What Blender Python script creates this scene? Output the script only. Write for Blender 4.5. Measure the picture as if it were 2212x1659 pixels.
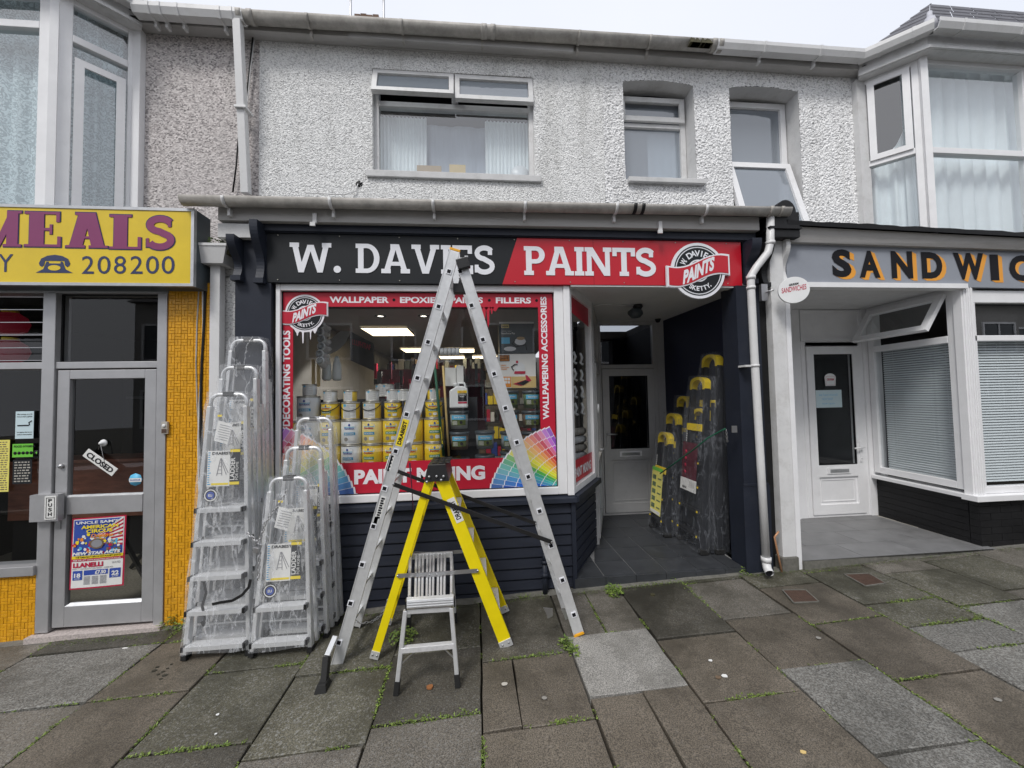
import bpy, bmesh, math, random
from mathutils import Vector, Matrix, Quaternion, noise
from mathutils.geometry import delaunay_2d_cdt
R = math.radians
random.seed(7)
for o in list(bpy.data.objects): bpy.data.objects.remove(o)
S = bpy.context.scene
C = S.collection
# ---------------------------------------------------------------- camera
FPX, IW, IH = 820.0, 2212.0, 1659.0
CAM = Vector((0, -3.25, 1.6))
yaw, pit, rol = R(5.27), R(2.14), R(-1.12)
fwd = Vector((math.sin(yaw)*math.cos(pit), math.cos(yaw)*math.cos(pit), math.sin(pit)))
rt0 = Vector((math.cos(yaw), -math.sin(yaw), 0))
up0 = rt0.cross(fwd)
rgt = rt0*math.cos(rol) + up0*math.sin(rol)
upv = -rt0*math.sin(rol) + up0*math.cos(rol)
cd = bpy.data.cameras.new('camera')
cam = bpy.data.objects.new('camera', cd); C.objects.link(cam)
cd.sensor_width = 36; cd.lens = FPX/IW*36; cd.clip_end = 500; cd.clip_start = .05
cam.matrix_world = Matrix.Translation(CAM) @ Matrix((rgt, upv, -fwd)).transposed().to_4x4()
S.camera = cam
# ---------------------------------------------------------------- sky, sun, exposure
S.view_settings.view_transform = 'Standard'; S.view_settings.look = 'None'
S.view_settings.exposure = 0.56; S.view_settings.gamma = 1.0
SUN_EL, SUN_AZ = R(52), R(212)
w = bpy.data.worlds.new('World'); S.world = w; w.use_nodes = True
nt = w.node_tree; nt.nodes.clear()
sky = nt.nodes.new('ShaderNodeTexSky'); sky.sky_type = 'NISHITA'; sky.sun_disc = False
sky.sun_elevation = SUN_EL; sky.sun_rotation = SUN_AZ; sky.dust_density = 6; sky.air_density = 1.4; sky.ozone_density = 2
bg1 = nt.nodes.new('ShaderNodeBackground'); bg1.inputs[1].default_value = 0.05
bg2 = nt.nodes.new('ShaderNodeBackground'); bg2.inputs[1].default_value = .80
# overcast cloud cover: soft low-contrast grey-white
tc = nt.nodes.new('ShaderNodeTexCoord'); nz = nt.nodes.new('ShaderNodeTexNoise'); nz.inputs['Scale'].default_value = 1.6; nz.inputs['Detail'].default_value = 4
mr = nt.nodes.new('ShaderNodeValToRGB')
mr.color_ramp.elements[0].position = .3; mr.color_ramp.elements[0].color = (.81, .845, .93, 1)
mr.color_ramp.elements[1].position = .7; mr.color_ramp.elements[1].color = (.89, .915, .98, 1)
nt.links.new(tc.outputs['Generated'], nz.inputs['Vector']); nt.links.new(nz.outputs[0], mr.inputs[0]); nt.links.new(mr.outputs[0], bg2.inputs[0])
nt.links.new(sky.outputs[0], bg1.inputs[0])
mx = nt.nodes.new('ShaderNodeMixShader'); mx.inputs[0].default_value = .88
out = nt.nodes.new('ShaderNodeOutputWorld')
nt.links.new(bg1.outputs[0], mx.inputs[1]); nt.links.new(bg2.outputs[0], mx.inputs[2]); nt.links.new(mx.outputs[0], out.inputs[0])
sl = bpy.data.lights.new('sun', 'SUN'); sl.energy = 1.5; sl.angle = R(16); sl.color = (1, .975, .94)
so = bpy.data.objects.new('sun', sl); C.objects.link(so)
so.rotation_euler = (math.pi/2-SUN_EL, 0, math.pi-SUN_AZ+math.pi*0)
dsun = Vector((math.sin(SUN_AZ)*math.cos(SUN_EL), math.cos(SUN_AZ)*math.cos(SUN_EL), math.sin(SUN_EL)))
so.rotation_mode = 'QUATERNION'; so.rotation_quaternion = dsun.to_track_quat('Z', 'Y')
# ---------------------------------------------------------------- helpers: photo position -> world position on a known plane
def ray(u, v): return rgt*((u-IW/2)/FPX) - upv*((v-IH/2)/FPX) + fwd
def P(u, v, y=0.0):
    d = ray(u, v); t = (y-CAM.y)/d.y; return CAM+d*t
def PZ(u, v, z):
    d = ray(u, v); t = (z-CAM.z)/d.z; return CAM+d*t
GA, GB = .032, -.06
def gz(x, y=0): return GB+GA*x
def PG(u, v):
    d = ray(u, v); n = Vector((-GA, 0, 1)); t = (GB-CAM.dot(n))/d.dot(n); return CAM+d*t
# ---------------------------------------------------------------- materials
MATS = {}
def nodes(m): return m.node_tree.nodes, m.node_tree.links
def mat(name, col, rough=.6, metal=0, var=.12, vscale=6, bump=.0, bscale=60, emis=None, spec=None, col2=None, dirt=0, dcol=(.05,.05,.04), dscale=3.0, coord='Object', bdist=.004, coat=0, stretch=None):
    """procedural: base colour with noise variation, fine relief and a wear/dirt layer"""
    m = bpy.data.materials.new(name); m.use_nodes = True; N, L = nodes(m)
    b = N['Principled BSDF']; b.inputs['Roughness'].default_value = rough; b.inputs['Metallic'].default_value = metal
    if spec is not None: b.inputs['Specular IOR Level'].default_value = spec
    if coat: b.inputs['Coat Weight'].default_value = coat; b.inputs['Coat Roughness'].default_value = .15
    t = N.new('ShaderNodeTexCoord'); vec = t.outputs['Object' if coord == 'World' else coord]
    if coord == 'World':
        g = N.new('ShaderNodeNewGeometry'); vec = g.outputs['Position']
    if stretch:
        mp = N.new('ShaderNodeMapping'); mp.inputs['Scale'].default_value = stretch; L.new(vec, mp.inputs[0]); vec = mp.outputs[0]
    n = N.new('ShaderNodeTexNoise'); n.inputs['Scale'].default_value = vscale; n.inputs['Detail'].default_value = 6; n.inputs['Roughness'].default_value = .65
    L.new(vec, n.inputs['Vector'])
    r = N.new('ShaderNodeValToRGB'); r.color_ramp.elements[0].position = .3; r.color_ramp.elements[1].position = .7
    c2 = col2 or tuple(min(1, x*(1+var)) for x in col); c1 = col if col2 else tuple(x*(1-var) for x in col)
    r.color_ramp.elements[0].color = (*c1, 1); r.color_ramp.elements[1].color = (*c2, 1)
    L.new(n.outputs[0], r.inputs[0]); cur = r.outputs[0]
    if dirt:
        n2 = N.new('ShaderNodeTexNoise'); n2.inputs['Scale'].default_value = dscale; n2.inputs['Detail'].default_value = 9; n2.inputs['Roughness'].default_value = .75
        L.new(vec, n2.inputs['Vector'])
        r2 = N.new('ShaderNodeValToRGB'); r2.color_ramp.elements[0].position = .62-.25*dirt; r2.color_ramp.elements[1].position = .78
        r2.color_ramp.elements[0].color = (0,0,0,1); r2.color_ramp.elements[1].color = (dirt,dirt,dirt,1)
        L.new(n2.outputs[0], r2.inputs[0])
        mm = N.new('ShaderNodeMix'); mm.data_type = 'RGBA'; L.new(r2.outputs[0], mm.inputs[0]); L.new(cur, mm.inputs[6]); mm.inputs[7].default_value = (*dcol, 1); cur = mm.outputs[2]
    L.new(cur, b.inputs['Base Color'])
    mr2 = N.new('ShaderNodeMapRange'); mr2.inputs[3].default_value = max(0.02, rough-.1); mr2.inputs[4].default_value = min(1, rough+.12)
    L.new(n.outputs[0], mr2.inputs[0]); L.new(mr2.outputs[0], b.inputs['Roughness'])
    if bump:
        n3 = N.new('ShaderNodeTexNoise'); n3.inputs['Scale'].default_value = bscale; n3.inputs['Detail'].default_value = 3
        L.new(vec, n3.inputs['Vector']); bp = N.new('ShaderNodeBump'); bp.inputs['Strength'].default_value = bump; bp.inputs['Distance'].default_value = bdist
        L.new(n3.outputs[0], bp.inputs['Height']); L.new(bp.outputs[0], b.inputs['Normal'])
    if emis: b.inputs['Emission Color'].default_value = (*emis[0], 1); b.inputs['Emission Strength'].default_value = emis[1]
    MATS[name] = m; return m
def roughcast(name, base, crev, scale, dist, thr=(.38,.58), dirtcol=None, darkspots=0):
    m = bpy.data.materials.new(name); m.use_nodes = True; N, L = nodes(m); b = N['Principled BSDF']; b.inputs['Roughness'].default_value = .9
    g = N.new('ShaderNodeNewGeometry')
    mp = N.new('ShaderNodeMapping'); mp.inputs['Scale'].default_value = (1,1,1.5); L.new(g.outputs['Position'], mp.inputs[0])
    n = N.new('ShaderNodeTexNoise'); n.inputs['Scale'].default_value = scale; n.inputs['Detail'].default_value = 5; n.inputs['Roughness'].default_value = .6; n.inputs['Distortion'].default_value = .6
    L.new(mp.outputs[0], n.inputs['Vector'])
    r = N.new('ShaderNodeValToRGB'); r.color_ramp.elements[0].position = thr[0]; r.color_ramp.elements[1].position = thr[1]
    r.color_ramp.elements[0].color = (*crev,1); r.color_ramp.elements[1].color = (*base,1); L.new(n.outputs[0], r.inputs[0]); cur = r.outputs[0]  # low spots of the bump coloured darker: speckled grime and painted crevice shade
    if darkspots:
        v = N.new('ShaderNodeTexVoronoi'); v.inputs['Scale'].default_value = scale*.75; v.inputs['Randomness'].default_value = 1; L.new(mp.outputs[0], v.inputs['Vector'])
        sr = N.new('ShaderNodeSeparateColor'); L.new(v.outputs['Color'], sr.inputs[0])
        rr = N.new('ShaderNodeValToRGB'); rr.color_ramp.interpolation = 'CONSTANT'
        e = rr.color_ramp.elements; e[0].color = (.10,.09,.09,1); e[0].position = 0; e[1].position = darkspots; e[1].color = (.44,.40,.39,1)
        for p_, c_ in ((.45,(.64,.60,.58)),(.7,(.76,.71,.69)),(.90,(.22,.20,.20))):
            q = e.new(p_); q.color = (*c_,1)
        L.new(sr.outputs[0], rr.inputs[0])
        mm = N.new('ShaderNodeMix'); mm.data_type = 'RGBA'; mm.inputs[0].default_value = .75; L.new(cur, mm.inputs[6]); L.new(rr.outputs[0], mm.inputs[7]); cur = mm.outputs[2]
    n2 = N.new('ShaderNodeTexNoise'); n2.inputs['Scale'].default_value = 1.3; n2.inputs['Detail'].default_value = 8; n2.inputs['Roughness'].default_value = .7; L.new(g.outputs['Position'], n2.inputs['Vector'])
    r2 = N.new('ShaderNodeValToRGB'); r2.color_ramp.elements[0].position = .46; r2.color_ramp.elements[1].position = .72; r2.color_ramp.elements[0].color = (0,0,0,1); r2.color_ramp.elements[1].color = (.5,.5,.5,1)
    L.new(n2.outputs[0], r2.inputs[0])
    m3 = N.new('ShaderNodeMix'); m3.data_type = 'RGBA'; L.new(r2.outputs[0], m3.inputs[0]); L.new(cur, m3.inputs[6]); m3.inputs[7].default_value = (*(dirtcol or tuple(x*.75 for x in base)),1)
    ms = N.new('ShaderNodeMapping'); ms.inputs['Scale'].default_value = (4.5,4.5,.45); L.new(g.outputs['Position'], ms.inputs[0])
    n4 = N.new('ShaderNodeTexNoise'); n4.inputs['Scale'].default_value = 1.6; n4.inputs['Detail'].default_value = 6; n4.inputs['Roughness'].default_value = .7; L.new(ms.outputs[0], n4.inputs['Vector'])
    r4 = N.new('ShaderNodeValToRGB'); r4.color_ramp.elements[0].position = .50; r4.color_ramp.elements[1].position = .74; r4.color_ramp.elements[0].color = (0,0,0,1); r4.color_ramp.elements[1].color = (.34,.34,.34,1); L.new(n4.outputs[0], r4.inputs[0])
    m5 = N.new('ShaderNodeMix'); m5.data_type = 'RGBA'; L.new(r4.outputs[0], m5.inputs[0]); L.new(m3.outputs[2], m5.inputs[6]); m5.inputs[7].default_value = (.34,.335,.31,1)
    L.new(m5.outputs[2], b.inputs['Base Color'])
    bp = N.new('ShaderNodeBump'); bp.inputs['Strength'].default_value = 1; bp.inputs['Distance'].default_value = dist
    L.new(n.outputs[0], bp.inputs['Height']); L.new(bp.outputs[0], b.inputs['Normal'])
    MATS[name] = m; return m
def glass(name, refl=.06, tint=(1,1,1), boost=1.0, rough=0.0, haze=0.0):
    m = bpy.data.materials.new(name); m.use_nodes = True; N, L = nodes(m); N.remove(N['Principled BSDF'])
    tr = N.new('ShaderNodeBsdfTransparent'); tr.inputs[0].default_value = (*tint,1)
    gl = N.new('ShaderNodeBsdfGlossy'); gl.inputs['Roughness'].default_value = rough
    lw = N.new('ShaderNodeLayerWeight'); lw.inputs[0].default_value = .5; fr = N.new('ShaderNodeMath'); fr.operation = 'POWER'; fr.inputs[1].default_value = 4.5; L.new(lw.outputs['Facing'], fr.inputs[0])
    ma = N.new('ShaderNodeMath'); ma.operation = 'MULTIPLY_ADD'; ma.inputs[1].default_value = boost; ma.inputs[2].default_value = refl; ma.use_clamp = True
    L.new(fr.outputs[0], ma.inputs[0]); mx = N.new('ShaderNodeMixShader'); L.new(ma.outputs[0], mx.inputs[0])
    src = tr.outputs[0]
    if haze:
        df = N.new('ShaderNodeBsdfDiffuse'); df.inputs[0].default_value = (.36,.41,.47,1); mh = N.new('ShaderNodeMixShader'); mh.inputs[0].default_value = haze
        L.new(src, mh.inputs[1]); L.new(df.outputs[0], mh.inputs[2]); src = mh.outputs[0]
    L.new(src, mx.inputs[1]); L.new(gl.outputs[0], mx.inputs[2]); L.new(mx.outputs[0], N['Material Output'].inputs[0])
    MATS[name] = m; return m
def film(name, col, a0, a1, scale, rough=.18):
    """crinkled translucent plastic wrap"""
    m = bpy.data.materials.new(name); m.use_nodes = True; N, L = nodes(m); b = N['Principled BSDF']
    b.inputs['Base Color'].default_value = (*col,1); b.inputs['Roughness'].default_value = rough
    t = N.new('ShaderNodeTexCoord'); mp = N.new('ShaderNodeMapping'); mp.inputs['Scale'].default_value = (1,1,.30); mp.inputs['Rotation'].default_value = (0,.6,0)
    L.new(t.outputs['Object'], mp.inputs[0])
    n = N.new('ShaderNodeTexNoise'); n.inputs['Scale'].default_value = scale; n.inputs['Detail'].default_value = 5; n.inputs['Distortion'].default_value = .5; L.new(mp.outputs[0], n.inputs['Vector'])
    # ridged: |n-.5| small => crease
    s1 = N.new('ShaderNodeMath'); s1.operation='SUBTRACT'; s1.inputs[1].default_value=.5; L.new(n.outputs[0], s1.inputs[0])
    s2 = N.new('ShaderNodeMath'); s2.operation='ABSOLUTE'; L.new(s1.outputs[0], s2.inputs[0])
    mr_ = N.new('ShaderNodeMapRange'); mr_.inputs[1].default_value=0; mr_.inputs[2].default_value=.020; mr_.inputs[3].default_value=a1; mr_.inputs[4].default_value=a0; L.new(s2.outputs[0], mr_.inputs[0])
    L.new(mr_.outputs[0], b.inputs['Alpha'])
    bp = N.new('ShaderNodeBump'); bp.inputs['Strength'].default_value=.6; bp.inputs['Distance'].default_value=.008; L.new(n.outputs[0], bp.inputs['Height']); L.new(bp.outputs[0], b.inputs['Normal'])
    MATS[name] = m; return m
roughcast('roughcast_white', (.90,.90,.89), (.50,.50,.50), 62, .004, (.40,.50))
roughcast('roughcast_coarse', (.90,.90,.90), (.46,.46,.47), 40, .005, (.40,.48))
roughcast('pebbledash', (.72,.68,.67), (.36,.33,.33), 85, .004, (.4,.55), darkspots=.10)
mat('smooth_render', (.60,.60,.60), .85, var=.08, bump=.5, bscale=90, dirt=.45, dscale=5, dcol=(.28,.28,.27))
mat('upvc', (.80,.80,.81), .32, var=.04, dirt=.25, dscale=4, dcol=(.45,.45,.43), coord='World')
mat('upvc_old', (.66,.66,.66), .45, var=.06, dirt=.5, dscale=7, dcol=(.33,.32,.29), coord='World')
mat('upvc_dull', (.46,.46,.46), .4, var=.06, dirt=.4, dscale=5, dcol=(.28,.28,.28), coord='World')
mat('gutter_old', (.44,.42,.39), .6, var=.15, vscale=9, dirt=.85, dscale=5, dcol=(.14,.13,.11), coord='World')
mat('gutter_white', (.66,.66,.66), .4, var=.06, dirt=.45, dscale=6, dcol=(.3,.29,.27), coord='World')
mat('fascia_paint', (.46,.45,.44), .7, var=.1, vscale=4, dirt=.7, dscale=4, dcol=(.2,.19,.17), bump=.3, bscale=25, coord='World', stretch=(.5,1,4))
mat('navy', (.018,.022,.034), .5, spec=.3, var=.12, vscale=5, bump=.15, bscale=40, dirt=.25, dscale=6, dcol=(.07,.07,.075), coord='World')
mat('navy_board', (.022,.026,.039), .55, spec=.3, var=.15, vscale=3, bump=.2, bscale=30, dirt=.3, dscale=5, dcol=(.06,.062,.07), coord='World', stretch=(.4,1,3))
mat('navy_wall', (.012,.016,.040), .6, var=.15, vscale=3, coord='World')
mat('black_paint', (.010,.010,.011), .5, spec=.3, var=.3, vscale=6, bump=.4, bscale=18, dirt=.2, dscale=8, dcol=(.05,.048,.045), coord='World')
mat('sign_black', (.014,.016,.019), .5, spec=.25, var=.08, coord='World')
mat('sign_red', (.50,.008,.022), .35, var=.05, vscale=2, coord='World')
mat('vinyl_red', (.48,.012,.035), .35, var=.06, vscale=2, coord='World')
mat('vinyl_white', (.80,.78,.82), .4, var=.03)
mat('sign_white', (.78,.79,.83), .4, var=.02)
mat('meals_yellow', (.72,.52,.02), .35, var=.07, vscale=4, dirt=.2, dscale=5, dcol=(.5,.34,.02), coord='World')
mat('meals_purple', (.22,.03,.12), .4, var=.05)
mat('meals_navy', (.02,.03,.10), .4, var=.05)
mat('alu', (.50,.51,.52), .42, metal=.75, var=.08, vscale=20, dirt=.2, dscale=9, dcol=(.3,.3,.3), coord='World')
mat('alu_dark', (.44,.44,.45), .42, metal=.5, var=.06, vscale=9, coord='World')
mat('alu_ladder', (.70,.71,.72), .36, metal=.5, var=.07, vscale=25, dirt=.25, dscale=14, dcol=(.4,.4,.4), bump=.05, bscale=80)
mat('alu_rib', (.72,.72,.73), .42, metal=.35, var=.1, vscale=40, stretch=(1,40,1), bump=.6, bscale=30)
mat('steel', (.45,.45,.46), .35, metal=.9, var=.1)
mat('black_plastic', (.012,.012,.013), .4, var=.2, bump=.1)
mat('rubber', (.010,.010,.010), .8, var=.3, bump=.3)
mat('yellow_fibre', (.82,.66,.0), .42, var=.04, vscale=15, bump=.05, bscale=90, dirt=.15, dscale=20, dcol=(.5,.4,.03))
mat('yellow_cap', (.75,.55,.01), .5, var=.06)
mat('orange_cap', (.80,.38,.01), .5, var=.06)
mat('mosaic', (.68,.33,.010), .32, var=.2, vscale=26, coord='World', dirt=.45, dscale=3, dcol=(.36,.16,.008))
mat('grout', (.46,.20,.007), .9, var=.2, coord='World', vscale=12, dirt=.5, dcol=(.07,.04,.01))
mat('terrazzo', (.42,.37,.35), .6, var=.35, vscale=70, coord='World')
mat('concrete', (.13,.125,.11), .9, var=.3, vscale=22, bump=.5, bscale=60, dirt=.6, dscale=4, dcol=(.06,.065,.04), coord='World')
mat('soil', (.035,.032,.022), .95, var=.4, vscale=30, bump=.7, coord='World')
mat('asphalt', (.05,.05,.05), .9, var=.25, vscale=40, bump=.6, bscale=120, coord='World')
mat('slate_tile', (.040,.043,.048), .42, var=.25, vscale=7, bump=.2, bscale=20, dirt=.3, dscale=6, dcol=(.09,.09,.09), coord='World')
mat('grey_tile', (.17,.17,.172), .5, var=.2, vscale=6, dirt=.35, dscale=5, dcol=(.25,.25,.24), coord='World')
mat('tile_grout', (.20,.20,.20), .9, var=.2)
mat('roof_slate', (.10,.10,.115), .7, var=.25, vscale=8, bump=.4, coord='World')
mat('lead', (.42,.42,.46), .6, var=.2, vscale=10, bump=.4)
mat('moss', (.09,.12,.022), .95, var=.4, vscale=30, bump=.5)
mat('moss_dark', (.05,.045,.02), .95, var=.5, vscale=20, bump=.8)
mat('leaf', (.095,.155,.028), .6, var=.35, vscale=8, coord='World')
mat('leaf_pale', (.18,.25,.05), .6, var=.35, vscale=8, coord='World')
mat('paper', (.72,.72,.70), .7, var=.04)
mat('paper_yellow', (.75,.68,.16), .7, var=.04)
mat('paper_blue', (.55,.68,.72), .7, var=.04)
mat('green_label', (.16,.55,.05), .6, var=.04)
mat('label_green', (.03,.28,.13), .5, var=.04)
mat('label_blue', (.03,.30,.55), .5, var=.04)
mat('ink', (.010,.010,.013), .7, spec=.2, var=.1)
mat('ink_blue', (.03,.07,.35), .5, var=.05)
mat('ink_grey', (.25,.25,.27), .6, var=.05)
mat('ink_red', (.45,.01,.05), .5, var=.05)
mat('ink_yellow', (.80,.62,.02), .5, var=.05)
mat('ink_sky', (.10,.45,.70), .5, var=.05)
mat('ink_orange', (.72,.25,.02), .5, var=.05)
mat('tin_yellow', (.72,.50,.02), .35, var=.05)
mat('tin_pale', (.76,.62,.22), .35, var=.05)
mat('tin_white', (.70,.72,.74), .35, var=.05)
mat('tin_metal', (.45,.43,.38), .35, metal=.7, var=.05)
mat('ladder_black', (.012,.013,.016), .4, var=.2)
mat('tub_dark', (.055,.07,.08), .4, var=.2)
mat('tub_body', (.30,.33,.33), .45, var=.25, vscale=20)
mat('tub_brown', (.17,.12,.08), .45, var=.3, vscale=20)
mat('tub_green', (.10,.15,.07), .45, var=.3, vscale=20)
mat('can_white', (.74,.75,.75), .4, var=.04)
mat('fleece', (.62,.64,.66), .9, var=.08, bump=.4)
mat('cardboard', (.42,.30,.17), .85, var=.08)
mat('wood_pale', (.62,.45,.18), .6, var=.1)
mat('wood_dark', (.26,.10,.06), .5, var=.35, vscale=4, coord='World', stretch=(1,1,5))
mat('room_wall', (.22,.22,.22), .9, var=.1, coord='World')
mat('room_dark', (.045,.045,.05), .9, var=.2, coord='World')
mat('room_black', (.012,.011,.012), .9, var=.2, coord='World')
mat('room_carpet', (.16,.145,.11), .95, var=.4, vscale=60, coord='World')
mat('room_ceiling', (.30,.30,.29), .9, var=.06, coord='World')
mat('maroon', (.09,.008,.02), .6, var=.3, vscale=12)
mat('soffit_white', (.66,.66,.66), .6, var=.06, dirt=.3, dcol=(.25,.25,.25), coord='World')
mat('sand_grey', (.27,.29,.33), .5, var=.05, dirt=.25, dcol=(.2,.2,.22), coord='World')
mat('sand_orange', (.80,.34,.03), .5, var=.04)
mat('blind', (.78,.82,.83), .5, var=.04)
mat('reflection_grey', (.44,.49,.57), .9, var=.08, vscale=5, stretch=(6,1,.6))  # grey-blue of sky reflected in the big upper pane, put into colour
mat('curtain', (.84,.90,.92), .9, var=.05, vscale=3)
mat('panel_light', (.9,.85,.7), .6, emis=((1,.80,.50), 3.0))
mat('spot_light', (.9,.9,.9), .6, emis=((1,.93,.8), 4))
mat('lantern_red', (.22,.01,.03), .6, emis=((.5,.02,.05), .05))
mat('fibre_green', (.01,.10,.055), .6, var=.1)
mat('copper', (.50,.26,.14), .5, metal=.3, var=.2)
mat('rust', (.085,.050,.036), .75, var=.3, vscale=30, bump=.4)
mat('stone_pale', (.40,.38,.34), .9, var=.2, vscale=12, bump=.3, coord='World')
mat('brick_brown', (.16,.10,.07), .9, var=.3, bump=.4)
mat('gum', (.24,.23,.21), .9, var=.15)
mat('dead_leaf', (.30,.12,.04), .8, var=.3)
mat('house_wall', (.36,.35,.33), .9, var=.08, coord='World')
mat('house_roof', (.08,.08,.09), .8, var=.2, coord='World')
mat('house_glass', (.05,.06,.07), .1, var=.1)
mat('purple_strap', (.13,.03,.07), .6, var=.1)
glass('shop_glass', .10, (.95,.96,.96), .9)
glass('dark_glass', .05, (.85,.87,.88), .9)
glass('upper_glass', .24, (.94,.97,.98), 1.0)
glass('frosted_glass', .18, (.8,.85,.9), .9, haze=.55)
glass('tinted_glass', .10, (.45,.47,.5), 1.1)
film('wrap_clear', (.82,.84,.87), .10, .42, 10, .16)
film('wrap_dark', (.34,.36,.40), .07, .30, 12, .12)
def lace():
    m = bpy.data.materials.new('lace'); m.use_nodes = True; N, L = nodes(m); b = N['Principled BSDF']; b.inputs['Roughness'].default_value = .9
    t = N.new('ShaderNodeNewGeometry'); n = N.new('ShaderNodeTexNoise'); n.inputs['Scale'].default_value = 26; n.inputs['Distortion'].default_value = 2.5; n.inputs['Detail'].default_value = 1
    L.new(t.outputs['Position'], n.inputs['Vector']); r = N.new('ShaderNodeValToRGB'); r.color_ramp.elements[0].position = .46; r.color_ramp.elements[1].position = .54
    r.color_ramp.elements[0].color = (.30,.40,.43,1); r.color_ramp.elements[1].color = (.62,.74,.77,1); L.new(n.outputs[0], r.inputs[0]); L.new(r.outputs[0], b.inputs['Base Color']); MATS['lace'] = m
lace()
def slab_mat(name, c1, c2, speck, sc, rough=.75, amt=.5, moss=.5, fine=170, specol=(.34,.34,.33)):
    m = bpy.data.materials.new(name); m.use_nodes = True; N, L = nodes(m); b = N['Principled BSDF']
    g = N.new('ShaderNodeNewGeometry'); oi = N.new('ShaderNodeObjectInfo')
    def nz_(s, d=6, ro=.65):
        n = N.new('ShaderNodeTexNoise'); n.inputs['Scale'].default_value = s; n.inputs['Detail'].default_value = d; n.inputs['Roughness'].default_value = ro; L.new(g.outputs['Position'], n.inputs['Vector']); return n
    def ramp(src, a, ca, b_, cb):
        r = N.new('ShaderNodeValToRGB'); r.color_ramp.elements[0].position = a; r.color_ramp.elements[1].position = b_; r.color_ramp.elements[0].color = (*ca,1); r.color_ramp.elements[1].color = (*cb,1); L.new(src, r.inputs[0]); return r.outputs[0]
    def mixc(f, a, bb, mode='MIX'):
        mm = N.new('ShaderNodeMix'); mm.data_type = 'RGBA'; mm.blend_type = mode
        if isinstance(f, float): mm.inputs[0].default_value = f
        else: L.new(f, mm.inputs[0])
        for k, q in ((6,a),(7,bb)):
            if isinstance(q, tuple): mm.inputs[k].default_value = (*q,1)
            else: L.new(q, mm.inputs[k])
        return mm.outputs[2]
    base = ramp(nz_(3.2,8,.7).outputs[0], .32, c1, .68, c2)
    gr = ramp(nz_(fine,2).outputs[0], .36, (.42,.42,.42), .64, (1.75,1.72,1.65)); cur = mixc(.9, base, gr, 'MULTIPLY')
    v = N.new('ShaderNodeTexVoronoi'); v.inputs['Scale'].default_value = sc; L.new(g.outputs['Position'], v.inputs['Vector'])
    sp = ramp(nz_(sc*.9,3,.7).outputs[0], .60-.12*speck, (0,0,0), .66-.08*speck, (amt,amt,amt)); cur = mixc(sp, cur, specol)
    dk = ramp(nz_(sc*.5,4).outputs[0], .62, (0,0,0), .70, (.5,.5,.5)); cur = mixc(dk, cur, tuple(x*.4 for x in c1))
    # damp green-brown growth that keeps to the strip along the shop fronts
    sx = N.new('ShaderNodeSeparateXYZ'); L.new(g.outputs['Position'], sx.inputs[0])
    yy = N.new('ShaderNodeMapRange'); yy.inputs[1].default_value = -1.25; yy.inputs[2].default_value = -.15; L.new(sx.outputs[1], yy.inputs[0])
    mo = N.new('ShaderNodeMath'); mo.operation = 'MULTIPLY'; L.new(yy.outputs[0], mo.inputs[0]); L.new(ramp(nz_(2.2,7,.7).outputs[0], .36, (0,0,0), .62, (moss,)*3), mo.inputs[1])
    cur = mixc(mo.outputs[0], cur, (.030,.030,.016))
    st = mixc(ramp(nz_(1.1,9,.72).outputs[0], .47, (0,0,0), .64, (.75,.75,.75)), cur, tuple(x*.42 for x in (c1[0]*1.02,c1[1],c1[2]*.9)))
    lt = mixc(ramp(nz_(2.7,8,.8).outputs[0], .60, (0,0,0), .70, (.30,.30,.30)), st, (.27,.25,.21)); cur = lt
    br = N.new('ShaderNodeMapRange'); br.inputs[3].default_value = .80; br.inputs[4].default_value = 1.08; L.new(oi.outputs['Random'], br.inputs[0])
    hs = N.new('ShaderNodeHueSaturation'); L.new(br.outputs[0], hs.inputs['Value']); L.new(cur, hs.inputs['Color']); L.new(hs.outputs[0], b.inputs['Base Color'])
    rr = N.new('ShaderNodeMapRange'); rr.inputs[3].default_value = rough-.30; rr.inputs[4].default_value = rough+.15; L.new(nz_(5).outputs[0], rr.inputs[0]); L.new(rr.outputs[0], b.inputs['Roughness'])
    bp = N.new('ShaderNodeBump'); bp.inputs['Strength'].default_value = .7; bp.inputs['Distance'].default_value = .004; L.new(nz_(110,4).outputs[0], bp.inputs['Height']); L.new(bp.outputs[0], b.inputs['Normal'])
    MATS[name] = m
slab_mat('slab_grey', (.118,.107,.091), (.158,.145,.127), .5, 90, amt=.35)
slab_mat('slab_light', (.21,.205,.195), (.25,.245,.235), .4, 120, amt=.3, moss=.15, specol=(.36,.36,.35))
slab_mat('slab_brown', (.094,.080,.063), (.136,.118,.096), .1, 60, amt=.25, specol=(.22,.20,.18))
slab_mat('slab_dark', (.060,.054,.044), (.092,.085,.070), .4, 100, amt=.3, moss=.9)
slab_mat('slab_speckled', (.095,.092,.086), (.14,.135,.125), 1.0, 95, amt=.55, moss=.3, specol=(.33,.33,.31))
slab_mat('slab_moss', (.075,.070,.048), (.12,.115,.09), .5, 80, amt=.5, moss=.9)
M = MATS
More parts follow.
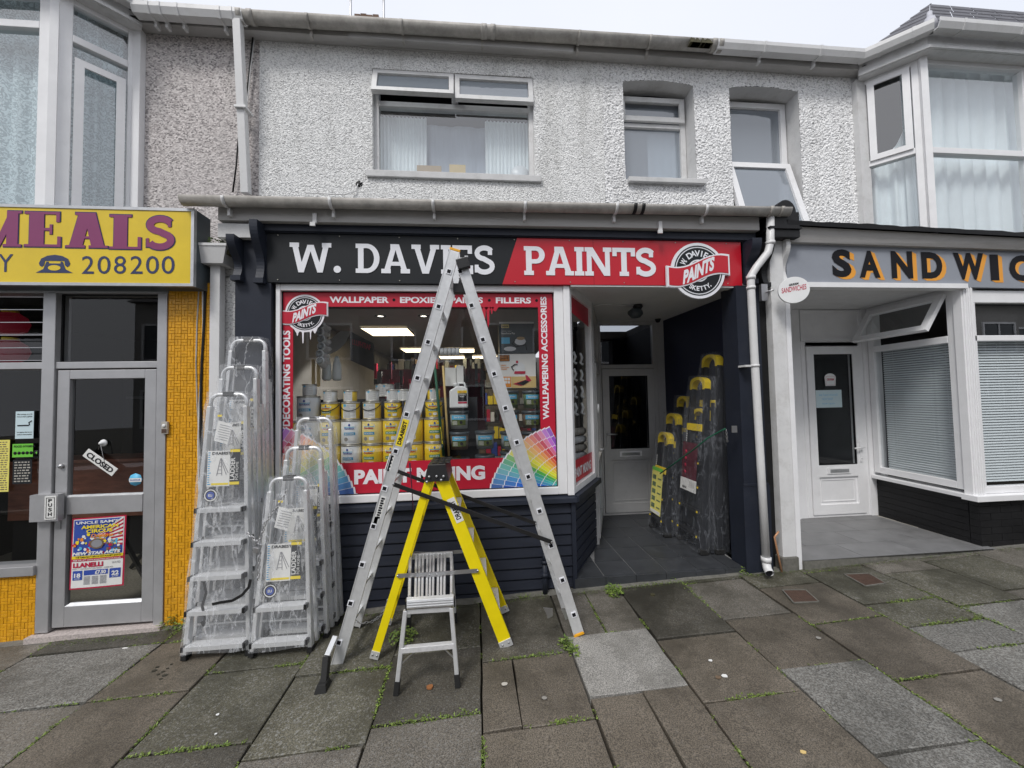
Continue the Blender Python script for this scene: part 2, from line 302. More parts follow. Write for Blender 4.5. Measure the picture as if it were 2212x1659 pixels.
# ---------------------------------------------------------------- mesh builder
class MB:
    def __init__(s): s.v = []; s.f = []; s.mi = []; s.mats = []; s.sm = []; s.cur = 0; s.smooth = False
    def use(s, name):
        m = M[name]
        if m not in s.mats: s.mats.append(m)
        s.cur = s.mats.index(m); return s
    def add(s, vs, fs):
        b = len(s.v); s.v += [tuple(v) for v in vs]
        for f in fs: s.f.append([b+i for i in f]); s.mi.append(s.cur); s.sm.append(s.smooth)
        return s
    def box(s, x0, x1, y0, y1, z0, z1, T=None):
        vs = [Vector((x, y, z)) for z in (z0, z1) for y in (y0, y1) for x in (x0, x1)]
        if T: vs = [T @ v for v in vs]
        return s.add(vs, [(0,2,3,1),(4,5,7,6),(0,1,5,4),(2,6,7,3),(0,4,6,2),(1,3,7,5)])
    def hexa(s, b, t):   # two quads (bottom loop, top loop)
        n = len(b); fs = [tuple(reversed(range(n))), tuple(range(n, 2*n))] + [(i, (i+1) % n, n+(i+1) % n, n+i) for i in range(n)]
        return s.add(list(b)+list(t), fs)
    def prism(s, pts, d):  # polygon pts (3D) extruded by d
        d = Vector(d); p = [Vector(q) for q in pts]; return s.hexa(p, [q+d for q in p])
    def quad(s, *p): return s.add(p, [tuple(range(len(p)))])
    def bar(s, a, b, w, d, up=(0, 0, 1)):   # rectangular bar from a to b: width w (across), depth d (along up-ish)
        a = Vector(a); b = Vector(b); t = (b-a).normalized(); u = Vector(up); side = t.cross(u).normalized(); u2 = side.cross(t).normalized()
        o = [(-1,-1),(1,-1),(1,1),(-1,1)]
        return s.hexa([a+side*(i*w/2)+u2*(j*d/2) for i, j in o], [b+side*(i*w/2)+u2*(j*d/2) for i, j in o])
    def tube(s, pts, r, n=8, cap=True, rad=None):
        pts = [Vector(p) for p in pts]; rings = []; prev = None
        for i, p in enumerate(pts):
            t = (pts[min(i+1, len(pts)-1)]-pts[max(i-1, 0)]).normalized()
            if prev is None: u = t.orthogonal().normalized()
            else: u = (prev-t*prev.dot(t)).normalized()
            prev = u; w = t.cross(u); rr = rad[i] if rad else r
            rings.append([p+(u*math.cos(2*math.pi*k/n)+w*math.sin(2*math.pi*k/n))*rr for k in range(n)])
        vs = [v for q in rings for v in q]; fs = []
        for i in range(len(pts)-1):
            for k in range(n): fs.append((i*n+k, i*n+(k+1) % n, (i+1)*n+(k+1) % n, (i+1)*n+k))
        if cap: fs += [tuple(reversed(range(n))), tuple(range((len(pts)-1)*n, len(pts)*n))]
        o = s.smooth; s.smooth = True; s.add(vs, fs); s.smooth = o; return s
    def lathe(s, prof, n=20, c=(0,0,0), ax='z', cap=True):  # prof [(r,h)]
        vs = []; c = Vector(c)
        for r, h in prof:
            for k in range(n):
                a = 2*math.pi*k/n; x, y = r*math.cos(a), r*math.sin(a)
                q = Vector((x, y, h)) if ax == 'z' else (Vector((x, h, y)) if ax == 'y' else Vector((h, x, y)))
                vs.append(c+q)
        fs = [(i*n+k, i*n+(k+1) % n, (i+1)*n+(k+1) % n, (i+1)*n+k) for i in range(len(prof)-1) for k in range(n)]
        if cap: fs += [tuple(reversed(range(n))), tuple(range((len(prof)-1)*n, len(prof)*n))]
        o = s.smooth; s.smooth = True; s.add(vs, fs); s.smooth = o; return s
    def build(s, name, parent=None, bevel=0, kind=None, loc=None, label=None, offset=None):
        me = bpy.data.meshes.new(name); vs = s.v
        if loc is not None:
            L_ = Vector(loc); vs = [tuple(Vector(v)-L_) for v in vs]
        me.from_pydata(vs, [], s.f)
        for m in s.mats: me.materials.append(m)
        me.polygons.foreach_set('material_index', s.mi); me.polygons.foreach_set('use_smooth', s.sm)
        bm = bmesh.new(); bm.from_mesh(me); bmesh.ops.recalc_face_normals(bm, faces=bm.faces); bm.to_mesh(me); bm.free()
        o = bpy.data.objects.new(name, me); C.objects.link(o)
        if loc is not None: o.location = loc
        if parent: o.parent = parent
        if kind: o['kind'] = kind
        if label: o['label'] = label
        if bevel:
            b = o.modifiers.new('bevel', 'BEVEL'); b.width = bevel; b.segments = 2; b.limit_method = 'ANGLE'; b.angle_limit = R(40); b.harden_normals = False
        return o
def mb(name='upvc'): return MB().use(name)
def thing(name, label, cat, loc=(0,0,0), group=None, rot=None):
    o = bpy.data.objects.new(name, None); C.objects.link(o); o.location = loc; o.empty_display_size = .1
    o['label'] = label; o['category'] = cat
    if group: o['group'] = group
    if rot: o.rotation_euler = rot
    return o
def tag(o, label, cat, group=None, kind=None):
    o['label'] = label; o['category'] = cat
    if group: o['group'] = group
    return o
def dup(o, parent=None):
    c = o.copy(); C.objects.link(c); c.parent = parent
    for ch in o.children: dup(ch, c)
    return c
def mesh_dup(o, loc=None, parent=None):
    c = o.copy(); C.objects.link(c)
    if loc is not None: c.location = loc
    c.parent = parent; return c
# ---------------------------------------------------------------- lettering
_tc = {}
def text2d(s, bold=.02, shear=0.0, spacing=1.0):
    key = (s, bold, shear, spacing)
    if key in _tc: return _tc[key]
    cu = bpy.data.curves.new('t', 'FONT'); cu.body = s; cu.offset = bold; cu.shear = shear; cu.space_character = spacing; cu.resolution_u = 4
    o = bpy.data.objects.new('t', cu); me = bpy.data.meshes.new_from_object(o)
    vs = [(v.co.x, v.co.y) for v in me.vertices]; fs = [tuple(p.vertices) for p in me.polygons]
    bpy.data.objects.remove(o); bpy.data.curves.remove(cu); bpy.data.meshes.remove(me)
    x0 = min(v[0] for v in vs); x1 = max(v[0] for v in vs); y0 = min(v[1] for v in vs); y1 = max(v[1] for v in vs)
    r = ([((x-x0)/(x1-x0), (y-y0)/(y1-y0)) for x, y in vs], fs, (x1-x0)/(y1-y0)); _tc[key] = r; return r
def poly_union(polys):
    vs = []; fs = []
    for p in polys:
        if sum(p[i][0]*p[(i+1) % len(p)][1]-p[(i+1) % len(p)][0]*p[i][1] for i in range(len(p))) < 0: p = list(reversed(p))
        b = len(vs); vs += [Vector(q) for q in p]; fs.append(list(range(b, b+len(p))))
    r = delaunay_2d_cdt(vs, [], fs, 0, 1e-5)
    keep = [f for f, of in zip(r[2], r[5]) if len(of) > 0]
    return [tuple(v) for v in r[0]], [tuple(f) for f in keep]
def flat(m, vs, fs, fn, depth=0):
    """add 2D mesh (vs,fs) mapped to 3D by fn(x,y,h); depth>0 gives raised letters with side walls"""
    if not depth: return m.add([fn(x, y, 0) for x, y in vs], fs)
    n = len(vs); ed = {}
    for f in fs:
        for i in range(len(f)):
            a, b = f[i], f[(i+1) % len(f)]; ed[(a, b)] = 1
    sides = [(a, b, b+n, a+n) for (a, b) in ed if (b, a) not in ed]
    return m.add([fn(x, y, depth) for x, y in vs]+[fn(x, y, 0) for x, y in vs], list(fs)+sides)
def planefn(O, X, Z, w, h, n=None):
    O = Vector(O); X = Vector(X).normalized(); Z = Vector(Z).normalized(); nn = Vector(n) if n else Vector((0,-1,0))
    return lambda x, y, d: O+X*(x*w)+Z*(y*h)+nn*d
def put_text(m, s, O, X, Z, w, h, bold=.02, shear=0, spacing=1, depth=0, n=None):
    vs, fs, asp = text2d(s, bold, shear, spacing)
    if w is None: w = h*asp
    return flat(m, vs, fs, planefn(O, X, Z, w, h, n), depth)
X1, Z1, Y1 = Vector((1,0,0)), Vector((0,0,1)), Vector((0,-1,0))
def stroke(pts, w):
    L_, R_ = [], []
    for i in range(len(pts)):
        a = Vector(pts[max(i-1,0)]); b = Vector(pts[min(i+1,len(pts)-1)]); t = (b-a).normalized(); nrm = Vector((-t.y, t.x)); p = Vector(pts[i])
        L_.append(p+nrm*w/2); R_.append(p-nrm*w/2)
    out_ = []
    for i in range(len(pts)-1): out_.append([L_[i], L_[i+1], R_[i+1], R_[i]])
    return out_
def rect(x0, x1, y0, y1): return [(x0,y0),(x1,y0),(x1,y1),(x0,y1)]
def arc(cx, cy, rx, ry, a0, a1, n=14): return [(cx+rx*math.cos(R(a0+(a1-a0)*i/n)), cy+ry*math.sin(R(a0+(a1-a0)*i/n))) for i in range(n+1)]
def ring(cx, cy, rx, ry, t, a0, a1, th=None, n=18):
    th = th or t; o = arc(cx,cy,rx,ry,a0,a1,n); i_ = arc(cx,cy,rx-t,ry-th,a0,a1,n); return [[o[k],o[k+1],i_[k+1],i_[k]] for k in range(n)]
def slab_glyph(c, t, s, e):
    """slab-serif capital, height 1. t stem, s serif thickness, e serif overhang -> polys, width"""
    p = []
    if c == 'I': w = t+2*e; p = [rect(e,e+t,0,1), rect(0,w,0,s), rect(0,w,1-s,1)]
    elif c == 'D':
        w = .82; p = [rect(e,e+t,0,1), rect(0,.42,0,s), rect(0,.42,1-s,1)] + ring(.38,.5,w-.38,.5,t,-90,90,s)
    elif c == 'P':
        w = .74; p = [rect(e,e+t,0,1), rect(0,e+t+e,0,s), rect(0,.42,1-s,1), rect(e,.42,.40,.40+s)] + ring(.42,.70,w-.42,.30,t,-90,90,s)
    elif c == 'E':
        w = .74; p = [rect(e,e+t,0,1), rect(0,w,0,s), rect(0,w-.03,1-s,1), rect(e,.56,.5-s/2,.5+s/2), rect(w-s*1.05,w,0,.30), rect(w-.03-s*1.05,w-.03,.71,1), rect(.56-s*.8,.56,.36,.64)]
    elif c == 'L':
        w = .70; p = [rect(e,e+t,0,1), rect(0,w,0,s), rect(0,e+t+e,1-s,1), rect(w-s*1.1,w,0,.36)]
    elif c == 'T':
        w = .84; m_ = w/2; p = [rect(m_-t/2,m_+t/2,0,1), rect(0,w,1-s,1), rect(m_-t/2-e,m_+t/2+e,0,s), rect(0,s*1.05,.70,1), rect(w-s*1.05,w,.70,1)]
    elif c == 'N':
        w = .98; p = [rect(e,e+t*.85,0,1), rect(w-e-t*.85,w-e,0,1), [(e-.02,1),(e+t*1.1,1),(w-e,0),(w-e-t*1.1,0)], rect(0,e+t*.85+e,0,s), rect(0,e+t*.7,1-s,1), rect(w-2*e-t*.85,w,1-s,1)]
    elif c == 'M':
        w = 1.18; p = [rect(e,e+t*.7,0,1), rect(w-e-t,w-e,0,1), [(e,1),(e+t*1.05,1),(w/2+t*.3,.12),(w/2-t*.45,.0)], [(w-e,1),(w-e-t*.75,1),(w/2-t*.45,0),(w/2+t*.12,.0)], rect(0,e+t*.7+e,0,s), rect(w-2*e-t,w,0,s), rect(0,e+t,1-s,1), rect(w-e-t,w,1-s,1)]
    elif c == 'A':
        w = 1.0; m_ = w/2; tt = t*1.04; p = [[(e*.8,0),(e*.8+tt,0),(m_+tt*.30,1),(m_-tt*.62,1)], [(w-e*.8,0),(w-e*.8-tt,0),(m_-tt*.30,1),(m_+tt*.62,1)], rect(.24,.76,.26,.26+s*.9), rect(0,e*1.6+tt,0,s), rect(w-e*1.6-tt,w,0,s), rect(m_-tt*.9,m_+tt*.6,1-s,1)]
    elif c == 'V':
        w = .98; m_ = w/2; tt = t*1.04; p = [[(e*.8,1),(e*.8+tt,1),(m_+tt*.35,0),(m_-tt*.58,0)], [(w-e*.8,1),(w-e*.8-tt,1),(m_-tt*.35,0),(m_+tt*.58,0)], rect(0,e*1.6+tt,1-s,1), rect(w-e*1.6-tt,w,1-s,1)]
    elif c == 'W':
        w = 1.40; tt = t*.98; m_ = w/2
        p = [[(e*.8,1),(e*.8+tt,1),(.48,0),(.48-tt,0)], [(m_+tt*.36,.93),(m_-tt*.56,.93),(.48-tt,0),(.48-tt*.05,0)], [(m_-tt*.36,.93),(m_+tt*.56,.93),(w-.48+tt,0),(w-.48+tt*.05,0)], [(w-e*.8,1),(w-e*.8-tt,1),(w-.48,0),(w-.48+tt,0)], rect(0,e*1.6+tt,1-s,1), rect(w-e*1.6-tt,w,1-s,1), rect(m_-tt*.6,m_+tt*.6,.93-s*.8,.93)]
    elif c == 'S':
        w = .72; cl = arc(.36,.735,.27,.192,25,262,14)+arc(.35,.28,.29,.205,82,-155,14)[1:]
        p = stroke(cl, min(t*.94,.2))+[rect(w-.10-s*.9,w-.08,.68,.93), rect(.0,s*.95,.06,.33)]
    elif c == '.': w = .30; p = [arc(.14,.115,.125,.12,0,360,20)[:-1]]
    else: w = .35
    return p, w
def slab_text(s, t=.20, sr=.15, e=.09, gap=.05):
    polys = []; x = 0
    for c in s:
        p, w = slab_glyph(c, t, sr, e); polys += [[(q[0]+x, q[1]) for q in pl] for pl in p]; x += w+gap
    vs, fs = poly_union([p for p in polys if len(p) > 2]) if polys else ([], [])
    x0 = min(v[0] for v in vs); x1 = max(v[0] for v in vs); y0 = min(v[1] for v in vs); y1 = max(v[1] for v in vs)
    return [((v[0]-x0)/(x1-x0), (v[1]-y0)/(y1-y0)) for v in vs], fs
def put_slab(m, s, O, w, h, depth=0, X=X1, Z=Z1, n=None, **k):
    vs, fs = slab_text(s, **k); return flat(m, vs, fs, planefn(O, X, Z, w, h, n), depth)
def arc_text(m, s, cx, cz, y, r, a_mid, span, h, bold=.02, flip=False, mapf=None):
    """letters around a circle (angles in degrees, a_mid = middle), read clockwise (or along the bottom when flip)"""
    n = len(s)
    for i, c in enumerate(s):
        if c == ' ': continue
        vs, fs, asp = text2d(c, bold); w = min(h*asp, h*.95)
        f = (i+.5)/n-.5; a = R(a_mid-span*f if not flip else a_mid+span*f)
        ct = Vector((cx+r*math.cos(a), 0, cz+r*math.sin(a)))
        up = Vector((math.cos(a), 0, math.sin(a)))*(-1 if flip else 1); xd = Vector((up.z, 0, -up.x))
        O = ct-xd*w/2-up*h/2; O.y = y
        hh = h*.3 if c in '.·' else h
        flat(m, vs, fs, planefn(O, xd, up, w if c not in '.·' else h*.25, hh), 0)
# ---------------------------------------------------------------- framed window helper
def frame(m, x0, x1, z0, z1, y, d, w, wb=None, wt=None):
    """rectangular frame in the xz plane: front at y, depth d, member width w"""
    wb = w if wb is None else wb; wt = w if wt is None else wt
    m.box(x0, x0+w, y, y+d, z0, z1); m.box(x1-w, x1, y, y+d, z0, z1)
    m.box(x0+w, x1-w, y, y+d, z1-wt, z1); m.box(x0+w, x1-w, y, y+d, z0, z0+wb); return m
def bead(m, x0, x1, z0, z1, y, w=.012, d=.01):
    return frame(m, x0, x1, z0, z1, y-.002, d, w)
def holed_wall(m, x0, x1, z0, z1, y, dep, holes):
    xs = sorted({x0, x1, *[h[0] for h in holes], *[h[1] for h in holes]}); zs = sorted({z0, z1, *[h[2] for h in holes], *[h[3] for h in holes]})
    for i in range(len(xs)-1):
        for j in range(len(zs)-1):
            cx, cz = (xs[i]+xs[i+1])/2, (zs[j]+zs[j+1])/2
            if any(h[0] < cx < h[1] and h[2] < cz < h[3] for h in holes): continue
            m.quad((xs[i],y,zs[j]),(xs[i+1],y,zs[j]),(xs[i+1],y,zs[j+1]),(xs[i],y,zs[j+1]))
    return m
def reveal(m, h, y, dep):
    a, b, c, d = h
    m.quad((a,y,c),(a,y+dep,c),(a,y+dep,d),(a,y,d)); m.quad((b,y,c),(b,y,d),(b,y+dep,d),(b,y+dep,c))
    m.quad((a,y,d),(a,y+dep,d),(b,y+dep,d),(b,y,d)); m.quad((a,y,c),(b,y,c),(b,y+dep,c),(a,y+dep,c)); return m
def tiltT(axis_pt, ang, axis='X'): return Matrix.Translation(axis_pt) @ Matrix.Rotation(ang, 4, axis) @ Matrix.Translation(-Vector(axis_pt))
def curtain(m, x0, x1, z0, z1, y, amp=.02, waves=8, ph=0, n=60, gather=0):
    vs = []
    for j in (0, 1):
        for i in range(n+1):
            f = i/n; x = x0+(x1-x0)*f
            vs.append((x, y+amp*math.sin(f*waves*6.283+ph)+amp*.5*math.sin(f*waves*14.1+ph*2), z0 if j == 0 else z1))
    fs = [(i, i+1, n+2+i, n+1+i) for i in range(n)]
    o = m.smooth; m.smooth = True; m.add(vs, fs); m.smooth = o; return m
# ================================================================ GROUND
g = mb('soil'); g.quad((-40,40,gz(-40)-.05),(40,40,gz(40)-.05),(40,-4.6,gz(40)-.05),(-40,-4.6,gz(-40)-.05))
g.build('ground')['kind'] = 'structure'
g = mb('asphalt'); g.quad((-60,-4.75,gz(-60)-.14),(60,-4.75,gz(60)-.14),(60,-11.5,gz(60)-.14),(-60,-11.5,gz(-60)-.14))
g.build('road')['kind'] = 'structure'
g = mb('concrete'); g.quad((-60,-11.5,gz(-60)),(60,-11.5,gz(60)),(60,-60,gz(60)),(-60,-60,gz(-60))); g.build('far_pavement')['kind'] = 'structure'
g = mb('stone_pale')
for i in range(26):
    x = -11.7+i*.92; g.hexa([(x,-4.75,gz(x)-.16),(x+.91,-4.75,gz(x+.91)-.16),(x+.91,-4.6,gz(x+.91)-.16),(x,-4.6,gz(x)-.16)], [(x,-4.75,gz(x)),(x+.91,-4.75,gz(x+.91)),(x+.91,-4.6,gz(x+.91)),(x,-4.6,gz(x))])
g.build('kerb')['kind'] = 'structure'
pave = bpy.data.objects.new('pavement', None); C.objects.link(pave); pave['kind'] = 'structure'
SL = {'g':'slab_grey','l':'slab_light','b':'slab_brown','d':'slab_dark','s':'slab_speckled','m':'slab_moss'}
cols = [  # x0, x1, cross joints from the wall outwards, material letters for the digitised slabs
 (-3.80,-3.20,[.02,-.36,-.89],'gss'), (-3.20,-2.31,[-.02,-.19,-.74,-1.30],'dsgb'),
 (-2.31,-1.75,[0,-.20,-.74,-1.30],'dbbb'), (-1.75,-1.15,[0,-.10,-.60,-1.165,-1.72],'mmmdgb'),
 (-1.15,-.575,[-.06,-.20,-.725,-1.27,-1.80],'mmmgsg'), (-.575,0,[-.06,-.12,-.63,-1.17,-1.73],'mmdglg'),
 (0,.58,[-.07,-.78,-1.29,-1.81],'dbbb'), (.58,.865,[-.07,-.64],'gg'), (.865,1.155,[-.07,-.64],'gg'), (.58,1.155,[-.64,-1.165,-1.69],'xlbb'),
 (1.155,1.715,[-.07,-.77,-1.29,-1.81],'dbbb'), (1.715,2.25,[-.0,-.12,-.64,-1.14,-1.67],'mgbssb'),
 (2.25,2.80,[-.02,-.295,-.79,-1.31,-1.83],'mbbbsb'), (2.80,3.40,[-.02,-.14,-.65,-.92,-1.17,-1.72],'mmmssbg'),
 (3.40,3.95,[-.02,-.28,-.78,-1.30],'gmsdg'), (3.95,4.55,[-.02,-.13,-.66,-1.2],'gmgs'), (4.55,5.15,[-.02,-.40,-.93,-1.45],'gmgd')]
matcycle = ['slab_brown','slab_grey','slab_speckled','slab_brown','slab_dark','slab_grey','slab_moss']
rs = random.Random(3)
def lay_slab(x0, x1, ya, yb, mt):
    gp = .006; cxx, cyy = (x0+x1)/2, (ya+yb)/2
    def jit(): return rs.uniform(-.006,.006)
    b = MB().use(mt); dz = rs.uniform(-.004,.004); tx, ty = rs.uniform(-.006,.006), rs.uniform(-.006,.006)
    cs = [(x0+gp+jit(),ya-gp+jit()),(x1-gp+jit(),ya-gp+jit()),(x1-gp+jit(),yb+gp+jit()),(x0+gp+jit(),yb+gp+jit())]
    # edges broken into short uneven runs so that the arrises look worn
    loop = []
    for q in range(4):
        a, c_ = cs[q], cs[(q+1) % 4]
        for s_ in range(4):
            f = s_/4; wob = rs.uniform(-.0035,.0035) if s_ else 0
            nx, ny = (c_[1]-a[1]), -(c_[0]-a[0]); ln = math.hypot(nx, ny) or 1
            loop.append((a[0]+(c_[0]-a[0])*f+nx/ln*wob, a[1]+(c_[1]-a[1])*f+ny/ln*wob))
    top = [(x, y, gz(x)+dz+(x-cxx)*tx+(y-cyy)*ty) for x, y in loop]; bot = [(x, y, gz(x)-.045) for x, y in loop]
    inn = [(cxx+(x-cxx)*.985, cyy+(y-cyy)*.985, z+.003) for x, y, z in top]
    n = len(loop)
    b.add(bot+top+inn, [(i_, (i_+1) % n, n+(i_+1) % n, n+i_) for i_ in range(n)]+[(n+i_, n+(i_+1) % n, 2*n+(i_+1) % n, 2*n+i_) for i_ in range(n)]+[tuple(range(2*n, 3*n))])
    b.build('paving_slab', pave, loc=(cxx, cyy, gz(cxx)))
for x0, x1, ys, ml in cols:
    full = list(ys)
    if (x0, x1) in ((.58,.865),(.865,1.155)): pass
    else:
        while full[-1] > -4.4: full.append(max(full[-1]-.53, -4.58))
    for i in range(len(full)-1):
        ya, yb = full[i], full[i+1]
        if ya-yb < .04: continue
        k = ml[i] if i < len(ml) and ml[i] in SL else None
        mt = SL[k] if k else rs.choice(matcycle)
        if (x0, x1) == (.58,1.155) and i == 0: mt = 'slab_light'
        if (x0, x1) == (.58,1.155) and i >= 1: mt = 'slab_brown'
        cuts = [x0, x1]
        if x0 == 0 and i == 1: cuts = [0, .20, .58]
        if (x0, x1) == (.58,1.155) and i == 1: cuts = [.58, .88, 1.155]
        for xa_, xb_ in zip(cuts, cuts[1:]): lay_slab(xa_, xb_, ya, yb, mt)
# mortar / rubble strip at the foot of the shops
b = mb('concrete'); b.smooth = False
n = 90; v = []
for i in range(n+1):
    x = -3.9+9.3*i/n
    yo = -.085+.02*noise.noise((x*5,0,0)) if x > -1 else -.03+.02*noise.noise((x*5,0,0))
    v += [(x, yo, gz(x)+.002), (x, yo+.05, gz(x)+.012+.01*noise.noise((x*7,3,0))), (x, .2, gz(x)+.015)]
b.add(v, [(3*i+k, 3*i+k+1, 3*i+k+4, 3*i+k+3) for i in range(n) for k in (0,1)]); b.build('mortar_strip', pave)
# flat things lying in the paving
for i, (us, lab) in enumerate((([(2.40,-.37),(2.58,-.39),(2.53,-.56),(2.335,-.55)], 'rusty square drain cover in front of the foot of the white downpipe'), ([(3.08,-.235),(3.295,-.25),(3.255,-.415),(3.055,-.435)], 'rusty square drain cover in front of the sandwich shop step'))):
    zc = gz(us[0][0])+.010; t_ = thing('drain_cover', lab, 'drain cover', (us[0][0], us[0][1], zc), 'drain covers in the paving')
    T0 = Vector((us[0][0], us[0][1], zc))
    m = mb('rust'); m.prism([Vector((x, y, zc-.004))-T0 for x, y in us], (0,0,.005)); m.build('plate', t_)
    m = mb('rust'); a, bb, c_, d_ = [Vector((x, y, zc+.001))-T0 for x, y in us]
    for k in range(14):
        f = (k+.5)/14; p0 = a.lerp(bb, f).lerp(d_.lerp(c_, f), .04); p1 = a.lerp(bb, f).lerp(d_.lerp(c_, f), .96); m.bar(p0, p1, .006, .006)
    m.build('ribs', t_)
    m = mb('concrete')
    for p, q in ((a,bb),(bb,c_),(c_,d_),(d_,a)): m.bar(p, q, .010, .008)
    m.build('surround', t_)
# ================================================================ OPPOSITE TERRACE (seen in the glass)
for i in range(9):
    x = -14+i*6.2; t_ = thing('terraced_house', ['pale','cream','grey','white','buff','tan','light','chalky','dull'][i]+' terraced house with bay window across the road, seen only reflected', 'house', (x,-13.5,0), 'houses across the road')
    m = mb('house_wall'); m.box(0,6.1,-7,0,-.4,5.8); m.box(.7,3.0,.001,.8,-.4,5.2); m.build('wall', t_)
    m = mb('house_roof'); m.hexa([(-.05,.35,5.8),(6.15,.35,5.8),(6.15,-7,5.8),(-.05,-7,5.8)], [(-.05,-3.2,8.1),(6.15,-3.2,8.1),(6.15,-3.6,8.1),(-.05,-3.6,8.1)]); m.build('roof', t_)
    for (a, b_, c_, d_, yy) in ((.95,2.75,.7,2.2,.8),(.95,2.75,3.3,4.8,.8),(4.1,5.2,3.3,4.7,0),(4.1,5.1,-.3,2.1,0)):
        f = mb('upvc'); frame(f, a, b_, c_, d_, yy+.002, .06, .09); f.box((a+b_)/2-.03,(a+b_)/2+.03,yy+.003,yy+.055,c_+.09,d_-.09); fo = f.build('window', t_)
        p = mb('house_glass'); p.quad((a+.05,yy+.02,c_+.05),(b_-.05,yy+.02,c_+.05),(b_-.05,yy+.02,d_-.05),(a+.05,yy+.02,d_-.05)); p.build('pane', fo)

# ================================================================ PAINT SHOP BUILDING
UY = .35     # upper wall plane
pb = thing('paint_shop_building', 'white roughcast building in the middle with the dark blue paint shop front', 'building', (0,.35,0))
def part(m, name, parent, **k):   # keep world coordinates while parenting to an empty that sits elsewhere
    o = m.build(name, None, **k); p = parent
    off = Vector((0,0,0))
    while p: off += Vector(p.location); p = p.parent
    o.location = Vector(o.location)-off; o.parent = parent; return o
H1 = (-.945,.600,3.762,4.765); H2 = (1.515,2.265,3.765,4.81); H3 = (2.655,3.43,3.0,4.81)
def rough_wall(m, x0, x1, z0, z1, y, holes, step, fn, arch=None):
    bx = sorted({x0, x1, *[h[0] for h in holes], *[h[1] for h in holes]}); bz = sorted({z0, z1, *[h[2] for h in holes if h[2] > z0], *[h[3] for h in holes]})
    def sub(b):
        o = []
        for a, c in zip(b, b[1:]): n = max(1, round((c-a)/step)); o += [a+(c-a)*i/n for i in range(n)]
        return o+[b[-1]]
    xs, zs = sub(bx), sub(bz); W_ = len(xs); vs = []
    for z in zs:
        for x in xs: vs.append((x, y-fn(x, z), z))
    fs = []
    def inside(x, z):
        for h in holes:
            top = h[3]-(.032*(2*(x-h[0])/(h[1]-h[0])-1)**2 if arch else 0)
            if h[0] < x < h[1] and h[2] < z < top: return True
        return False
    for j in range(len(zs)-1):
        zc_m = (zs[j]+zs[j+1])/2
        for i in range(W_-1):
            if inside((xs[i]+xs[i+1])/2, zc_m): continue
            fs.append((j*W_+i, j*W_+i+1, (j+1)*W_+i+1, (j+1)*W_+i))
    m.add(vs, fs); return m
def cast(x, z, k, amp):
    # thrown render: lumps packed together with pits between them
    n1 = noise.noise((x*k, z*k*1.15, 1.7)); n2 = noise.noise((x*k*2.1, z*k*2.3, 8.1)); n3 = noise.noise((x*1.3, z*1.6, 3.3))
    n4 = noise.noise((x*k*1.7+4.1, z*k*1.5, 5.5)); return amp*(.62*min(1.0, (abs(n1)*2.2)**.7)+.42*min(1.0, (abs(n4)*2.4)**.7)+.25*n2)-amp*.6+.004*n3
blend = lambda x: max(0, min(1, (x-.95+.15*noise.noise((x*3, 0, 0)))/.5))
m = mb('roughcast_white'); XL = -1.96
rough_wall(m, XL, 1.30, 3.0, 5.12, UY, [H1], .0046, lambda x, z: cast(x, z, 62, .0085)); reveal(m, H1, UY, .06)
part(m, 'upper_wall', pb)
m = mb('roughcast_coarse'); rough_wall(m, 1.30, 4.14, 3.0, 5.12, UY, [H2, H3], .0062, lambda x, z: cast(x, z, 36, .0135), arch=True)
if 0:
  pass
part(m, 'upper_wall', pb, label='coarser roughcast upper wall around the two narrow windows')
m = mb('smooth_render')
for h in (H2, H3):
    a, b_, c_, d_ = h; n = 12; rise = .032; D_ = .20
    m.quad((a,UY,c_),(a,UY+D_,c_),(a,UY+D_,d_-rise),(a,UY,d_-rise)); m.quad((b_,UY,c_),(b_,UY,d_-rise),(b_,UY+D_,d_-rise),(b_,UY+D_,c_))
    for k in range(n):
        xa = a+(b_-a)*k/n; xb = a+(b_-a)*(k+1)/n; za = d_-rise*(2*k/n-1)**2; zb = d_-rise*(2*(k+1)/n-1)**2
        m.quad((xa,UY,za),(xa,UY+D_,za),(xb,UY+D_,zb),(xb,UY,zb))
    m.quad((a,UY,c_),(b_,UY,c_),(b_,UY+D_,c_),(a,UY+D_,c_))
part(m, 'window_reveal', pb)
# smooth band over the big window
m = mb('fascia_paint'); a = P(730,90,UY); m.box(-1.06,.97,UY-.022,UY-.002,4.955,5.08); part(m, 'trim_board', pb)
m = mb('smooth_render'); m.box(-1.0,.66,UY-.03,UY+.05,3.700,3.762); part(m, 'window_sill', pb, bevel=.004)
m = mb('smooth_render'); m.box(1.53,2.34,UY-.05,UY+.22,3.725,3.772); part(m, 'window_sill', pb, bevel=.004)
